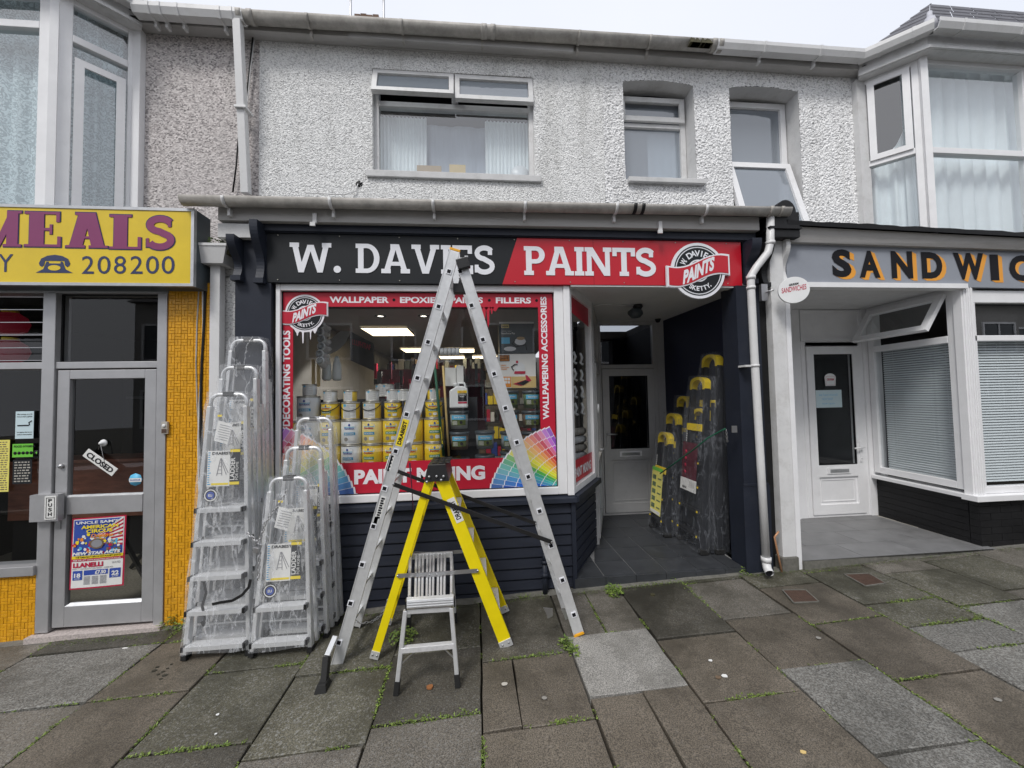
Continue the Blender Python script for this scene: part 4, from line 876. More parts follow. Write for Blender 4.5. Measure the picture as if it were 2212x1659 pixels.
# lamp, cable and camera on the recess ceiling
c0 = PZ(1378,668,2.55); t_ = thing('ceiling_lamp', 'dirty black bulkhead lamp on the ceiling of the doorway recess', 'lamp', (c0.x,c0.y,2.598))
m = mb('black_plastic'); m.lathe([(.05,0),(.055,-.02),(.035,-.05)], 14); m.build('lamp_base', t_)
m = mb('tub_dark'); m.lathe([(.04,-.04),(.085,-.07),(.09,-.10),(.05,-.14)], 6, (-.03,0,0)); m.build('lamp_shade', t_)
m = mb('gutter_white'); m.tube([(c0.x-.05,c0.y,2.59),(c0.x-.4,c0.y-.05,2.592),(1.28,.78,2.592),(1.25,.76,2.55),(1.24,.75,2.45)], .008, 6); tag(m.build('ceiling_cable'), 'white cable along the ceiling from the lamp to the shop door', 'cable')
c0 = P(1421,688,1.5); t_ = thing('security_camera', 'small black dome camera high in the far right corner of the recess', 'camera', (c0.x,c0.y,c0.z)); m = mb('black_plastic'); m.lathe([(.03,-.03),(.045,0),(.045,.03)], 14, (0,0,0)); m.box(-.02,.06,0,.06,.02,.05); m.build('camera_body', t_)
m = mb('ink'); m.smooth = True; m.lathe([(.002,-.055),(.02,-.05),(.03,-.03)], 12); m.build('lens_dome', t_)
# inside of the shop
sh = pb
m = mb('room_ceiling'); m.quad((-2.2,.08,2.66),(1.18,.62,2.66),(1.5,7,2.66),(-2.2,7,2.66)); m.quad((-2.2,.08,2.66),(.82,.08,2.66),(1.18,.62,2.66),(-2.2,.5,2.661)); part(m, 'shop_ceiling', pb)
m = mb('room_wall'); m.quad((-2.1,.08,-.1),(-2.1,7,-.1),(-2.1,7,2.7),(-2.1,.08,2.7)); m.quad((-2.1,7,-.1),(1.7,7,-.1),(1.7,7,2.7),(-2.1,7,2.7)); m.quad((1.5,1.75,-.1),(1.7,7,-.1),(1.7,7,2.7),(1.5,1.75,2.7)); part(m, 'shop_wall', pb)
m = mb('room_dark'); m.quad((-2.2,.08,-.0),(1.6,.08,0),(1.7,7,0),(-2.2,7,0)); part(m, 'shop_floor', pb)
m = mb('maroon'); m.quad((-1.64,.09,.70),(.80,.09,.70),(1.18,.62,.70),(1.0,.75,.70),(-1.64,.75,.70)); part(m, 'display_plinth', pb)
m = mb('black_paint'); m.box(-1.63,.80,.085,.13,2.40,2.64); part(m, 'window_header', pb)
# ================================================================ TAKEAWAY (left)
tb = thing('takeaway_building', 'grey pebbledashed building at the left with an orange mosaic shop front', 'building', (-3.0,.35,0))
m = mb('pebbledash'); rough_wall(m, -2.99, XL, 2.9, 5.12, UY, [], .009, lambda x, z: cast(x, z, 48, .0042)-.002); m.quad((-2.15,.30,-.2),(-1.93,.30,-.2),(-1.93,.30,3.2),(-2.15,.30,3.2)); part(m, 'upper_wall', tb)
m = mb('roughcast_white'); m.box(-2.13,-1.935,.10,.30,-.2,2.9); part(m, 'party_pier', tb)
LY = .05
def zl(x, y): return (x*.496, 603.5+.496*y)     # measuring frame used for this shop front
def LP(x, y, d=LY): return P(*zl(x, y), d)
xm0, xm1 = -3.375, -3.285; xr0, xr1 = -2.545, -2.475; zb_, zt_ = -.115, 2.50
ztr0, ztr1 = LP(450,388).z, LP(450,362).z
m = mb('alu_dark'); m.box(xm0,xm1,LY-.03,LY+.09,zb_,zt_); m.box(xr0,xr1,LY-.03,LY+.09,zb_,zt_); m.box(xm1,xr0,LY-.02,LY+.09,ztr0,ztr1+.005); m.box(-5,xm0,LY-.02,LY+.09,ztr0,ztr1+.005); m.box(-5,xr1+.03,LY-.02,LY+.12,zt_,zt_+.09); m.box(-5,xm0,LY-.05,LY+.09,.325,.395); SF = part(m, 'shop_front_frame', tb, bevel=.003)
dx0, dx1, dz0, dz1 = xm1+.012, xr0-.012, -.09, ztr0-.012
zr0, zr1 = .765, .90 
m = mb('alu_dark'); sw = .085; m.box(dx0,dx0+sw,LY-.015,LY+.03,dz0,dz1); m.box(dx1-sw,dx1,LY-.015,LY+.03,dz0,dz1); m.box(dx0+sw,dx1-sw,LY-.015,LY+.03,dz1-.07,dz1); m.box(dx0+sw,dx1-sw,LY-.015,LY+.03,dz0,dz0+.155); m.box(dx0+sw,dx1-sw,LY-.02,LY+.035,zr0,zr1); LD = part(m, 'shop_door', tb, bevel=.003)
m = mb('alu'); m.hexa([(dx0+sw,LY-.02,zr1),(dx1-sw,LY-.02,zr1),(dx1-sw,LY+.01,zr1),(dx0+sw,LY+.01,zr1)],[(dx0+sw,LY-.005,zr1+.012),(dx1-sw,LY-.005,zr1+.012),(dx1-sw,LY+.01,zr1+.012),(dx0+sw,LY+.01,zr1+.012)]); o = m.build('glazing_bead'); o.parent = LD; m = mb('alu'); m.hexa([(dx0+sw,LY-.015,dz0+.155),(dx1-sw,LY-.015,dz0+.155),(dx1-sw,LY+.012,dz0+.155),(dx0+sw,LY+.012,dz0+.155)],[(dx0+sw+.03,LY,dz0+.175),(dx1-sw,LY,dz0+.175),(dx1-sw,LY+.012,dz0+.175),(dx0+sw+.03,LY+.012,dz0+.175)]); o = m.build('glazing_bead'); o.parent = LD
m = mb('dark_glass'); m.quad((dx0+sw,LY+.01,zr1),(dx1-sw,LY+.01,zr1),(dx1-sw,LY+.01,dz1-.07),(dx0+sw,LY+.01,dz1-.07)); m.quad((dx0+sw,LY+.01,dz0+.155),(dx1-sw,LY+.01,dz0+.155),(dx1-sw,LY+.01,zr0),(dx0+sw,LY+.01,zr0)); o = m.build('pane'); o.parent = LD
m = mb('alu_dark'); m.box(xm1-.10,xm1+.095,LY-.075,LY-.0305,.735,.935); o = m.build('push_box'); o.parent = LD
m = mb('paper'); m.box(xm1+.01,xm1+.088,LY-.082,LY-.0752,.75,.925); o = m.build('push_plate'); o.parent = LD
m = mb('ink'); frame(m, xm1+.020, xm1+.080, .760, .915, LY-.083, .001, .004)
for i, ch in enumerate('PUSH'): put_text(m, ch, (xm1+.036,LY-.0835,.880-i*.034), X1, Z1, .026, .026, .03)
o = m.build('push_lettering'); o.parent = LD
m = mb('steel'); m.lathe([(.018,0),(.018,-.012),(.011,-.02)], 14, (dx0+.045,LY-.016,1.14), 'y'); m.box(dx0+.02,dx0+.05,LY-.022,LY-.0152,.66,.72); o = m.build('lock'); o.parent = LD
m = mb('dark_glass'); m.quad((xm1,LY+.02,ztr1),(xr0,LY+.02,ztr1),(xr0,LY+.02,zt_),(xm1,LY+.02,zt_)); m.quad((-5,LY+.02,.39),(xm0,LY+.02,.39),(xm0,LY+.02,ztr0),(-5,LY+.02,ztr0)); o = m.build('pane'); o.parent = SF
m = mb('black_paint'); frame(m, xm1+.0,xr0-.0,ztr1,zt_,LY+.012,.015,.012); o = m.build('gasket'); o.parent = SF
for i in range(6):
    z = ztr1+.02+i*.10; m = mb('dark_glass'); m.quad((-5,LY-.01,z),(xm0-.015,LY-.01,z),(xm0-.015,LY+.045,z+.115),(-5,LY+.045,z+.115)); m.use('steel').box(-5,xm0-.015,LY-.014,LY-.009,z-.002,z+.003); o = m.build('louvre_blade'); o.parent = SF
# mosaic pier: basket-weave tiles, lowest ones singly
m = mb('grout'); m.box(-2.474,-2.13,LY-.02,.3,-.20,2.59); m.box(-5,xm0-.0,LY-.02,.2,-.30,.324); MP = part(m, 'mosaic_backing', tb)
tiles = []
def weave(x0, x1, z0, z1):
    s_ = .0475; j = 0; z = z0
    while z < z1:
        x = x1-s_; i = 0
        while x > x0-s_*.5:
            h = s_/2
            if (i+j) % 2: tl = [(x,x+s_,z,z+h),(x,x+s_,z+h,z+s_)]
            else: tl = [(x,x+h,z,z+s_),(x+h,x+s_,z,z+s_)]
            for a, b_, c_, d_ in tl: tiles.append((max(a,x0),min(b_,x1),c_,min(d_,z1)))
            x -= s_; i += 1
        z += s_; j += 1
weave(-2.472,-2.132,-.155,2.585); n_pier = len(tiles); weave(-3.9,xm0-.002,-.22,.322)
rs = random.Random(5); tme = None
stuff = mb('mosaic')
def tilebox(m, a, b_, c_, d_, y0): m.hexa([(a,y0+.003,c_),(b_,y0+.003,c_),(b_,y0+.003,d_),(a,y0+.003,d_)], [(a+.002,y0,c_+.002),(b_-.002,y0,c_+.002),(b_-.002,y0,d_-.002),(a+.002,y0,d_-.002)])
protoH = protoV = None; cnt = 0
for k, (a, b_, c_, d_) in enumerate(tiles):
    if b_-a < .008: continue
    yj = LY-.0265+rs.uniform(-.001,.001); g_ = .0014
    full = abs((b_-a)*(d_-c_)-.0475*.0475/2) < 1e-6
    if k < n_pier and full and cnt < 300 and c_ > -.12:
        hz = (b_-a) > (d_-c_)
        if hz and protoH is None:
            mm = mb('mosaic'); tilebox(mm, g_/2-.02375, .02375-g_/2, g_/2-.011875, .011875-g_/2, 0); protoH = mm.build('mosaic_tile'); o = protoH
        elif not hz and protoV is None:
            mm = mb('mosaic'); tilebox(mm, g_/2-.011875, .011875-g_/2, g_/2-.02375, .02375-g_/2, 0); protoV = mm.build('mosaic_tile'); o = protoV
        else:
            o = (protoH if hz else protoV).copy(); C.objects.link(o)
        o.parent = MP; o.location = ((a+b_)/2, yj, (c_+d_)/2); cnt += 1
    else: tilebox(stuff, a+g_/2, b_-g_/2, c_+g_/2, d_-g_/2, yj)
o = stuff.build('mosaic_tiles'); o['kind'] = 'stuff'; o.parent = MP
m = mb('terrazzo'); m.hexa([(-3.40,-.03,-.20),(-2.46,-.03,-.17),(-2.46,.12,-.17),(-3.40,.12,-.20)], [(-3.40,-.025,-.125),(-2.46,-.025,-.108),(-2.46,.12,-.108),(-3.40,.12,-.125)]); part(m, 'door_sill', tb)
# inside of the takeaway
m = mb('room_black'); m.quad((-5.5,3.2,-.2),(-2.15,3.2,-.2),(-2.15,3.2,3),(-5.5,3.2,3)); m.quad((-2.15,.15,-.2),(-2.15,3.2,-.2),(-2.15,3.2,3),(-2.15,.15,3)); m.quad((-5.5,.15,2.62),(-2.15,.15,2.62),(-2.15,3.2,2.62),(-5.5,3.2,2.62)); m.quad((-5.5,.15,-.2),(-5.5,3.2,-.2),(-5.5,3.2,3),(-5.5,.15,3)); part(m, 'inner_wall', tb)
m = mb('room_carpet'); m.quad((-5.5,.08,-.10),(-2.15,.08,-.10),(-2.15,3.2,-.10),(-5.5,3.2,-.10)); part(m, 'inner_floor', tb)
m = mb('wood_dark'); m.box(-5.2,-2.3,1.5,1.6,.35,.97); m.box(-5.2,-2.3,1.46,2.0,.97,1.0); m.use('room_black').box(-5.2,-2.3,1.55,1.6,-.1,.35); tag(m.build('counter'), 'dark wooden serving counter inside the takeaway, behind the glass door', 'counter')
m = mb('black_plastic'); m.bar((-3.62,.9,.50),(-3.12,.7,-.08),.03,.03); m.bar((-3.2,1.1,.45),(-3.6,1.1,-.08),.03,.03); tag(m.build('table_trestle'), 'black slanting table leg behind the lower pane of the takeaway door', 'table leg')
for i in range(9):
    x = -3.9+i*.17; m = mb(['ink_red','tub_green','tin_white','ink_blue','maroon'][i % 5]); m.lathe([(.0,0),(.032,0),(.033,.11),(.02,.12),(0,.12)], 12, (x,2.0,1.72)); tag(m.build('drink_can'), ['red','green','white','blue','maroon'][i % 5]+' drinks can, %s from the left on the dim shelf inside the takeaway' % ['first','second','third','fourth','fifth','sixth','seventh','eighth','ninth'][i], 'can', 'cans on the takeaway shelf')
m = mb('room_dark'); m.box(-4.4,-2.4,1.95,2.15,1.69,1.715); tag(m.build('wall_shelf'), 'dark shelf of drinks cans inside the takeaway', 'shelf')
for i, (u, v) in enumerate(((22,700),(22,760))):
    c_ = P(u, v, .5); t_ = thing('paper_lantern', ['upper','lower'][i]+' red paper lantern with gold band behind the louvred window', 'lantern', c_)
    m = mb('lantern_red'); m.lathe([(.05,-.10),(.10,-.06),(.12,0),(.10,.06),(.05,.10)], 18); m.build('shade', t_); m = mb('ink_yellow'); m.lathe([(.052,.10),(.052,.125)], 18); m.build('band', t_)
# paper notices on the glass
def notice(name, label, cat, u0, v0, u1, v1, y, mt, lines=0, col='ink_grey', bold=0):
    a = P(u0, v1, y); b_ = P(u1, v0, y); m = mb(mt); m.box(a.x,b_.x,y-.002,y,a.z,b_.z); o = tag(m.build(name), label, cat)
    if lines:
        l = mb(col); h = (b_.z-a.z)/(lines*1.0+1); rs_ = random.Random(int(u0*7+v0))
        for i in range(lines):
            z = b_.z-h*(i+1); x = a.x+.012
            while x < b_.x-.02:
                w_ = rs_.uniform(.01,.03); x2 = min(x+w_, b_.x-.01); l.quad((x,y-.0028,z-h*.22),(x2,y-.0028,z-h*.22),(x2,y-.0028,z+h*.22),(x,y-.0028,z+h*.22)); x = x2+.007
        l_ = l.build('print'); l_.parent = o
    return o
NY = LY+.004
n1 = notice('no_smoking_notice', 'pale blue no smoking notice on the glass beside the takeaway door', 'notice', 33,888,74,948,NY,'paper_blue')
m = mb('ink'); a = P(36,942,NY); b_ = P(72,892,NY); w_ = b_.x-a.x
for s_, z in (('Mae ysmygu yn y lle', b_.z-.016),('hwn yn erbyn y gyfraith', b_.z-.034),('It is against the law to', a.z+.022),('smoke in these premises', a.z+.004)): put_text(m, s_, (a.x+.004,NY-.003,z), X1, Z1, w_-.008, .012, .02)
m.box((a.x+b_.x)/2-.05,(a.x+b_.x)/2+.03,NY-.004,NY-.0025,(a.z+b_.z)/2-.012,(a.z+b_.z)/2-.003); m.tube([((a.x+b_.x)/2+.035,NY-.004,(a.z+b_.z)/2-.005),((a.x+b_.x)/2+.03,NY-.004,(a.z+b_.z)/2+.015),((a.x+b_.x)/2+.05,NY-.004,(a.z+b_.z)/2+.028)], .003, 5); o = m.build('print'); o.parent = n1
n2 = notice('menu_sheet', 'long yellow menu sheet taped at the left edge inside the takeaway window', 'menu', -12,950,22,1063,NY,'paper_yellow',22,'tub_brown')
n3 = notice('hygiene_sticker', 'bright green food hygiene rating sticker with a number 4', 'sticker', 27,958,72,988,NY,'green_label')
a = P(27,988,NY); b_ = P(72,958,NY); m = mb('ink')
for i in range(6): m.lathe([(.012 if i < 5 else .02,0),(.012 if i < 5 else .02,-.001)], 16, (a.x+.02+i*.028+(.01 if i==5 else 0),NY-.0025,a.z+.032), 'y')
put_text(m, 'FOOD HYGIENE', (a.x+.01,NY-.003,b_.z-.028), X1, Z1, .15, .016, .03); m.use('green_label'); put_text(m, '4', (a.x+.162,NY-.0045,a.z+.022), X1, Z1, .014, .02, .03); o = m.build('print'); o.parent = n3
n4 = notice('opening_hours_sheet', 'black opening hours sheet below the green hygiene sticker', 'notice', 27,992,70,1046,NY,'sign_black',8,'stone_pale')
n5 = notice('alarm_sticker', 'small blue octagonal 24 hour sticker low in the upper door pane', 'sticker', 311,1027,311.5,1027.5,LY+.003,'ink_sky')
bpy.data.objects.remove(n5)
c_ = P(293,1036,LY+.006); m = mb('ink_sky'); m.lathe([(.050,0),(.050,-.002)], 8, (c_.x,LY+.006,c_.z), 'y'); o5 = tag(m.build('alarm_sticker'), 'small blue octagonal 24-HOUR sticker at the lower right of the upper door pane', 'sticker')
m = mb('paper'); m.box(c_.x-.045,c_.x+.045,LY+.0025,LY+.0035,c_.z-.018,c_.z+.012); m.use('ink_blue'); put_text(m, '24-HOUR', (c_.x-.038,LY+.002,c_.z-.010), X1, Z1, .076, .014, .02); o = m.build('print'); o.parent = o5
# closed sign hanging crooked from a sucker
c_ = P(216,999,LY-.03); T_ = thing('closed_sign', 'small white CLOSED sign hanging crooked from a suction hook on the door glass', 'sign', (c_.x,LY-.03,c_.z)); ang = R(-38)
Rm = Matrix.Rotation(-ang, 4, 'Y'); xd = (Rm @ X1); zd = (Rm @ Z1)
m = mb('paper'); bx = [Rm @ Vector(q) for q in ((-.135,0,-.035),(.135,0,-.035),(.135,0,.035),(-.135,0,.035))]; m.prism(bx, (0,.006,0)); m.build('board', T_, bevel=.002)
m = mb('ink'); put_slab(m, 'CLOSED' if False else 'LSED', Vector((0,0,0)), .01, .01) if False else None
put_text(m, 'CLOSED', xd*-.115-zd*.020+Vector((0,-.002,0)), xd, zd, .23, .042, .03); m.build('lettering', T_)
hk = P(222,957,LY-.01); hk = Vector((hk.x-c_.x, 0, hk.z-c_.z))
m = mb('steel'); m.tube([bx[3]+Vector((.07,0,-.01)), hk, bx[2]+Vector((-.08,0,-.01))], .0025, 5); m.build('cord', T_)
m = mb('can_white'); m.lathe([(.028,.028),(.026,.02),(.012,.01),(.01,-.005)], 14, hk, 'y'); m.build('suction_cup', T_)
# circus poster
a = P(152,1277,LY-.004); b_ = P(277,1112,LY-.004); y = LY-.004; x0, x1, z0, z1 = a.x+.005, b_.x-.01, a.z+.01, b_.z-.01; w_ = x1-x0; h_ = z1-z0
m = mb('ink_red'); vs = []
def PX_(fx, fz, d=0): return Vector((x0+w_*fx+(1-fz)*-.012, y-.002-d-.006*math.sin(fx*3.1), z0+h_*fz+.012*fx))
for k in range(9): vs += [PX_(k/8,0), PX_(k/8,1)]
m.add(vs, [(2*k,2*k+2,2*k+3,2*k+1) for k in range(8)]); PO = tag(m.build('circus_poster'), 'colourful American Circus poster inside the lower pane of the takeaway door', 'poster')
def pq(mt, fx0, fx1, fz0, fz1, d, nm='print'):
    m = mb(mt); n = 6; vs = []
    for k in range(n+1): f = fx0+(fx1-fx0)*k/n; vs += [PX_(f,fz0,d), PX_(f,fz1,d)]
    m.add(vs, [(2*k,2*k+2,2*k+3,2*k+1) for k in range(n)]); return m
def ptxt(m, s, fx0, fx1, fz0, fz1, d, bold=.03, sh=0):
    vs, fs, _ = text2d(s, bold, sh); m.add([PX_(fx0+(fx1-fx0)*x, fz0+(fz1-fz0)*yy, d) for x, yy in vs], fs)
prs = []
m = pq('paper', .03,.97,.02,.98,.001); m2 = pq('ink_blue', .045,.955,.47,.97,.002); o = m.build('border'); o.parent = PO; o = m2.build('picture_ground'); o.parent = PO
m = mb('ink_red'); 
for k in range(7): m.quad(PX_(.5,.62+.02*k,.003), PX_(.955,.58+.058*k,.003), PX_(.955,.61+.058*k,.003), PX_(.5,.63+.02*k,.003))
m.use('paper')
for k in range(7): m.quad(PX_(.5,.63+.02*k,.003), PX_(.955,.61+.058*k,.003), PX_(.955,.638+.058*k,.003), PX_(.5,.64+.02*k,.003))
rs = random.Random(2)
for mt_, n_ in (('ink_orange',16),('ink_red',10),('paper',18),('ink_sky',12),('tub_brown',12),('ink_yellow',10)):
    m.use(mt_)
    for k in range(n_):
        fx, fz, s_ = rs.uniform(.07,.92), rs.uniform(.49,.76), rs.uniform(.015,.05)
        m.add([PX_(fx+s_*math.cos(t*1.05)*rs.uniform(.6,1.2), fz+s_*.7*math.sin(t*1.05)*rs.uniform(.6,1.2), .004+.0002*k) for t in range(6)], [(0,1,2,3,4,5)])
m.use('tub_brown'); m.add([PX_(.5+.13*math.cos(t*.4), .63+.075*math.sin(t*.4), .0085) for t in range(16)], [tuple(range(16))]); m.use('ink_grey'); m.add([PX_(.5+.10*math.cos(t*.4), .63+.055*math.sin(t*.4), .009) for t in range(16)], [tuple(range(16))])
o = m.build('circus_picture'); o.parent = PO
m = mb('ink_yellow'); ptxt(m,'AMERICAN',.20,.88,.845,.895,.010,.04); ptxt(m,'CIRCUS',.30,.78,.785,.835,.010,.04); m.use('ink_orange'); ptxt(m,'Dreams',.38,.80,.72,.77,.010,.03,.3); m.use('paper'); ptxt(m,"UNCLE SAM'S",.10,.88,.915,.955,.010,.03); ptxt(m,'NEW STAR ACTS',.06,.94,.48,.525,.011,.05,.2); o = m.build('lettering'); o.parent = PO
m = pq('ink_yellow', .03,.97,.425,.465,.003); o = m.build('strip'); o.parent = PO; m = pq('ink_red', .03,.97,.39,.424,.003); o = m.build('strip'); o.parent = PO
m = mb('ink'); ptxt(m,'THE GREATEST CIRCUS ON PLANET EARTH',.10,.94,.435,.455,.004,.02,.2); m.use('paper'); ptxt(m,'SEE US AT www.american-circus.co.uk',.06,.94,.398,.416,.004,.02); m.use('ink_red'); ptxt(m,'LLANELLI',.06,.62,.305,.37,.004,.05); m.use('ink_grey'); ptxt(m,'PARC Y SCARLETS CAR PARK - A484 RD',.05,.80,.275,.295,.004,.01); ptxt(m,'SA14 9SD',.78,.93,.33,.36,.004,.01); o = m.build('lettering'); o.parent = PO
m = pq('ink_blue', .06,.24,.13,.26,.003); m.add([PX_(.74,.13,.003),PX_(.94,.13,.003),PX_(.94,.26,.003),PX_(.74,.26,.003), PX_(.27,.19,.003),PX_(.71,.19,.003),PX_(.71,.26,.003),PX_(.27,.26,.003)], [(0,1,2,3),(4,5,6,7)]); o = m.build('date_blocks'); o.parent = PO
m = mb('paper'); ptxt(m,'18',.09,.21,.165,.225,.004,.04); ptxt(m,'22',.78,.91,.165,.225,.004,.04); ptxt(m,'JUNE',.10,.20,.138,.155,.004,.02); ptxt(m,'JUNE',.79,.90,.138,.155,.004,.02); ptxt(m,'£7.50',.48,.68,.20,.25,.004,.04); m.use('ink_grey')
for k in range(7): 
    for q_ in range(3): m.quad(PX_(.27+.15*q_,.065+.017*k,.004),PX_(.39+.15*q_,.065+.017*k,.004),PX_(.39+.15*q_,.073+.017*k,.004),PX_(.27+.15*q_,.073+.017*k,.004))
o = m.build('lettering'); o.parent = PO
# bell push
c_ = P(358,924,LY-.035); t_ = thing('bell_push', 'cream bell push with a round button on the right door frame of the takeaway', 'bell push', (c_.x,LY-.031,c_.z)); m = mb('stone_pale'); m.box(-.022,.022,-.02,0,-.048,.048); m.build('case', t_, bevel=.003); m = mb('rust'); m.box(-.018,.018,-.0215,-.0202,-.04,-.008); m.build('name_slot', t_); m = mb('can_white'); m.lathe([(.013,-.02),(.013,-.026),(.005,-.028)], 12, (0,0,.018), 'y'); m.build('button', t_)
# lightbox sign MEALS
QY = -.12
a0, a1 = P(0,440,QY), P(425,600,QY)
sx0, sx1, sz0, sz1 = -5.2, P(421,530,QY).x, P(200,612,QY).z, P(200,452,QY).z
m = mb('alu'); frame(m, sx0, sx1, sz0-.02, sz1+.02, QY-.012, .03, .022); m.use('tub_dark').box(sx0,sx1,QY+.018,LY+.0,sz0-.018,sz1+.018); LB = tag(m.build('lightbox_sign'), 'yellow lightbox sign reading MEALS with a telephone number', 'shop sign')
m = mb('meals_yellow'); m.box(sx0+.022,sx1-.022,QY-.006,QY+.01,sz0,sz1); o = m.build('face_panel'); o.parent = LB
def zq(x, y): return ((x*.5425)/1.8228, (750+y*.5425)/1.8228)
H_ = sz1-sz0
ml, nl = mb('meals_purple'), mb('meals_navy')
def meal(txt, xl, xr, yt, yb):
    a = P(*zq(xl, yb), QY-.007); b_ = P(*zq(xr, yt), QY-.007); w_, h_ = b_.x-a.x, b_.z-a.z
    put_slab(nl, txt, (a.x-.006,QY-.0072,a.z-.006), w_+.012, h_+.012, .001, t=.31, sr=.085, e=.09); put_slab(ml, txt, (a.x+.001,QY-.0092,a.z+.001), w_-.002, h_-.002, .001, t=.30, sr=.07, e=.09)
for args in (('M',-175,163,150,405),('E',178,450,158,408),('A',478,790,165,415),('L',795,1030,180,425),('S',1060,1272,185,432)): meal(*args)
o = ml.build('lettering'); o.parent = LB
for ch, xl, xr in (('2',592,683),('0',706,803),('8',826,915),('2',945,1036),('0',1058,1154),('0',1172,1268)):
    a = P(*zq(xl, 604), QY-.008); b_ = P(*zq(xr, 476), QY-.008); put_text(nl, ch, (a.x,QY-.008,a.z), X1, Z1, b_.x-a.x, b_.z-a.z, .0)
a = P(*zq(5, 590), QY-.008); b_ = P(*zq(96, 462), QY-.008); put_text(nl, 'Y', (a.x-.02,QY-.008,a.z), X1, Z1, b_.x-a.x+.02, b_.z-a.z, 0)
a = P(*zq(258, 596), QY-.008); b_ = P(*zq(532, 468), QY-.008); fx = lambda x, z: (a.x+(b_.x-a.x)*x, a.z+(b_.z-a.z)*z)
polys = [[fx(x, z) for x, z in pl] for pl in ([(0,0),(1,0),(.80,.20),(.72,.62),(.66,.62),(.66,.52),(.34,.52),(.34,.62),(.28,.62),(.20,.20)], [(.08,.52),(.10,.40),(.16,.32),(.22,.42),(.24,.66),(.76,.66),(.78,.42),(.84,.32),(.90,.40),(.92,.52),(.86,.78),(.70,.94),(.5,1),(.30,.94),(.14,.78)])]
vs, fs = poly_union(polys); flat(nl, vs, fs, lambda x, z, d: Vector((x, QY-.008, z)))
o = nl.build('lettering_outline'); o.parent = LB
m = mb('meals_yellow'); m.add([(*[fx(.5+.17*math.cos(t*.3927), .27+.15*math.sin(t*.3927))[0]], QY-.0095, fx(.5, .27+.15*math.sin(t*.3927))[1]) for t in range(16)], [tuple(range(16))]); o = m.build('dial'); o.parent = LB
# square hopper and drain pipe between the shops, cables
m = mb('gutter_white'); a = P(437,530,.02); b_ = P(505,575,.02); m.hexa([(a.x+.04,-.05,b_.z),(b_.x-.04,-.05,b_.z),(b_.x-.04,.09,b_.z),(a.x+.04,.09,b_.z)], [(a.x,-.08,b_.z+.13),(b_.x,-.08,b_.z+.13),(b_.x,.10,b_.z+.13),(a.x,.10,b_.z+.13)]); m.box(a.x-.005,b_.x+.005,-.085,.10,b_.z+.13,b_.z+.15); hp = tag(m.build('rain_hopper'), 'white square rain hopper and pipe beside the MEALS sign, above the wrapped ladders', 'drainpipe'); HX = (a.x+b_.x)/2-.01
m = mb('gutter_white'); m.box(HX-.038,HX+.038,-.0,.07,-.12,b_.z); o = m.build('pipe', bevel=.004); o.parent = hp
for i, (dx, r, mt) in enumerate(((-.085,.006,'gutter_white'),(-.065,.010,'black_paint'),(-.10,.005,'gutter_old'))):
    m = mb(mt); pts = [(HX+dx-.04+.02*math.sin(k*.9+i)+.03*k/8, .02, 2.9-k*.32) for k in range(9)]; m.tube(pts, r, 6); tag(m.build('wall_cable'), ['thin white cable','thick black cable','thin grey cable'][i]+' running down beside the white square pipe', 'cable')
m = mb('leaf'); rs = random.Random(9)
for k in range(60):
    x, z = HX+.05+rs.uniform(-.10,.12), 2.87+rs.uniform(-.01,.07); s_ = rs.uniform(.006,.014); a_ = rs.uniform(0,6.3); m.quad((x-s_,-.0+rs.uniform(-.06,.05),z),(x,-.02,z-s_*.5),(x+s_,rs.uniform(-.06,.05),z),(x,0,z+s_))
m.use('moss_dark'); m.box(HX-.08,HX+.14,-.05,.08,2.80,2.84); tag(m.build('weed'), 'straggly weed growing out of the top of the square rain hopper', 'plant')
# upper downpipe
a = P(514,45,.17); b_ = P(532,412,.29); m = mb('gutter_white'); m.bar((a.x,.17,a.z),(b_.x,.29,b_.z-.03),.065,.06,(0,1,0)); dp = tag(m.build('upper_downpipe', bevel=.004), 'white square downpipe on the grey pebbledash, from the top gutter to the pent roof', 'downpipe')
p_ = P(523,237,.23); m = mb('gutter_white'); m.box(p_.x-.04,p_.x+.055,.18,.30,p_.z-.01,p_.z+.01); o = m.build('pipe_clip'); o.parent = dp
pts = [P(u, v, .32) for u, v in ((548,60),(538,160),(527,250),(515,300),(510,360),(503,415))]; m = mb('black_paint'); m.tube(pts, .007, 6); tag(m.build('wall_cable'), 'black cable hanging down the pebbledash beside the upper downpipe', 'cable')
pts = [P(u, v, .32) for u, v in ((552,65),(541,150),(533,240),(527,290))]; m = mb('gutter_white'); m.tube(pts, .004, 6); tag(m.build('wall_cable'), 'thin white cable hanging behind the upper downpipe', 'cable')
c_ = P(776,398,UY); m = mb('black_paint'); m.lathe([(.032,-.003),(.026,-.001)], 14, (c_.x,UY,c_.z), 'y'); tag(m.build('wall_hole'), 'small dark hole in the white roughcast under the big window', 'hole')
m = mb('gutter_white'); m.tube([(c_.x-.01,UY-.005,c_.z),(c_.x-.03,UY-.02,c_.z-.08),(c_.x-.12,UY-.05,c_.z-.13),(c_.x-.45,UY-.08,c_.z-.14)], .005, 6); tag(m.build('wall_cable'), 'white cable coming out of the small hole under the big window', 'cable')
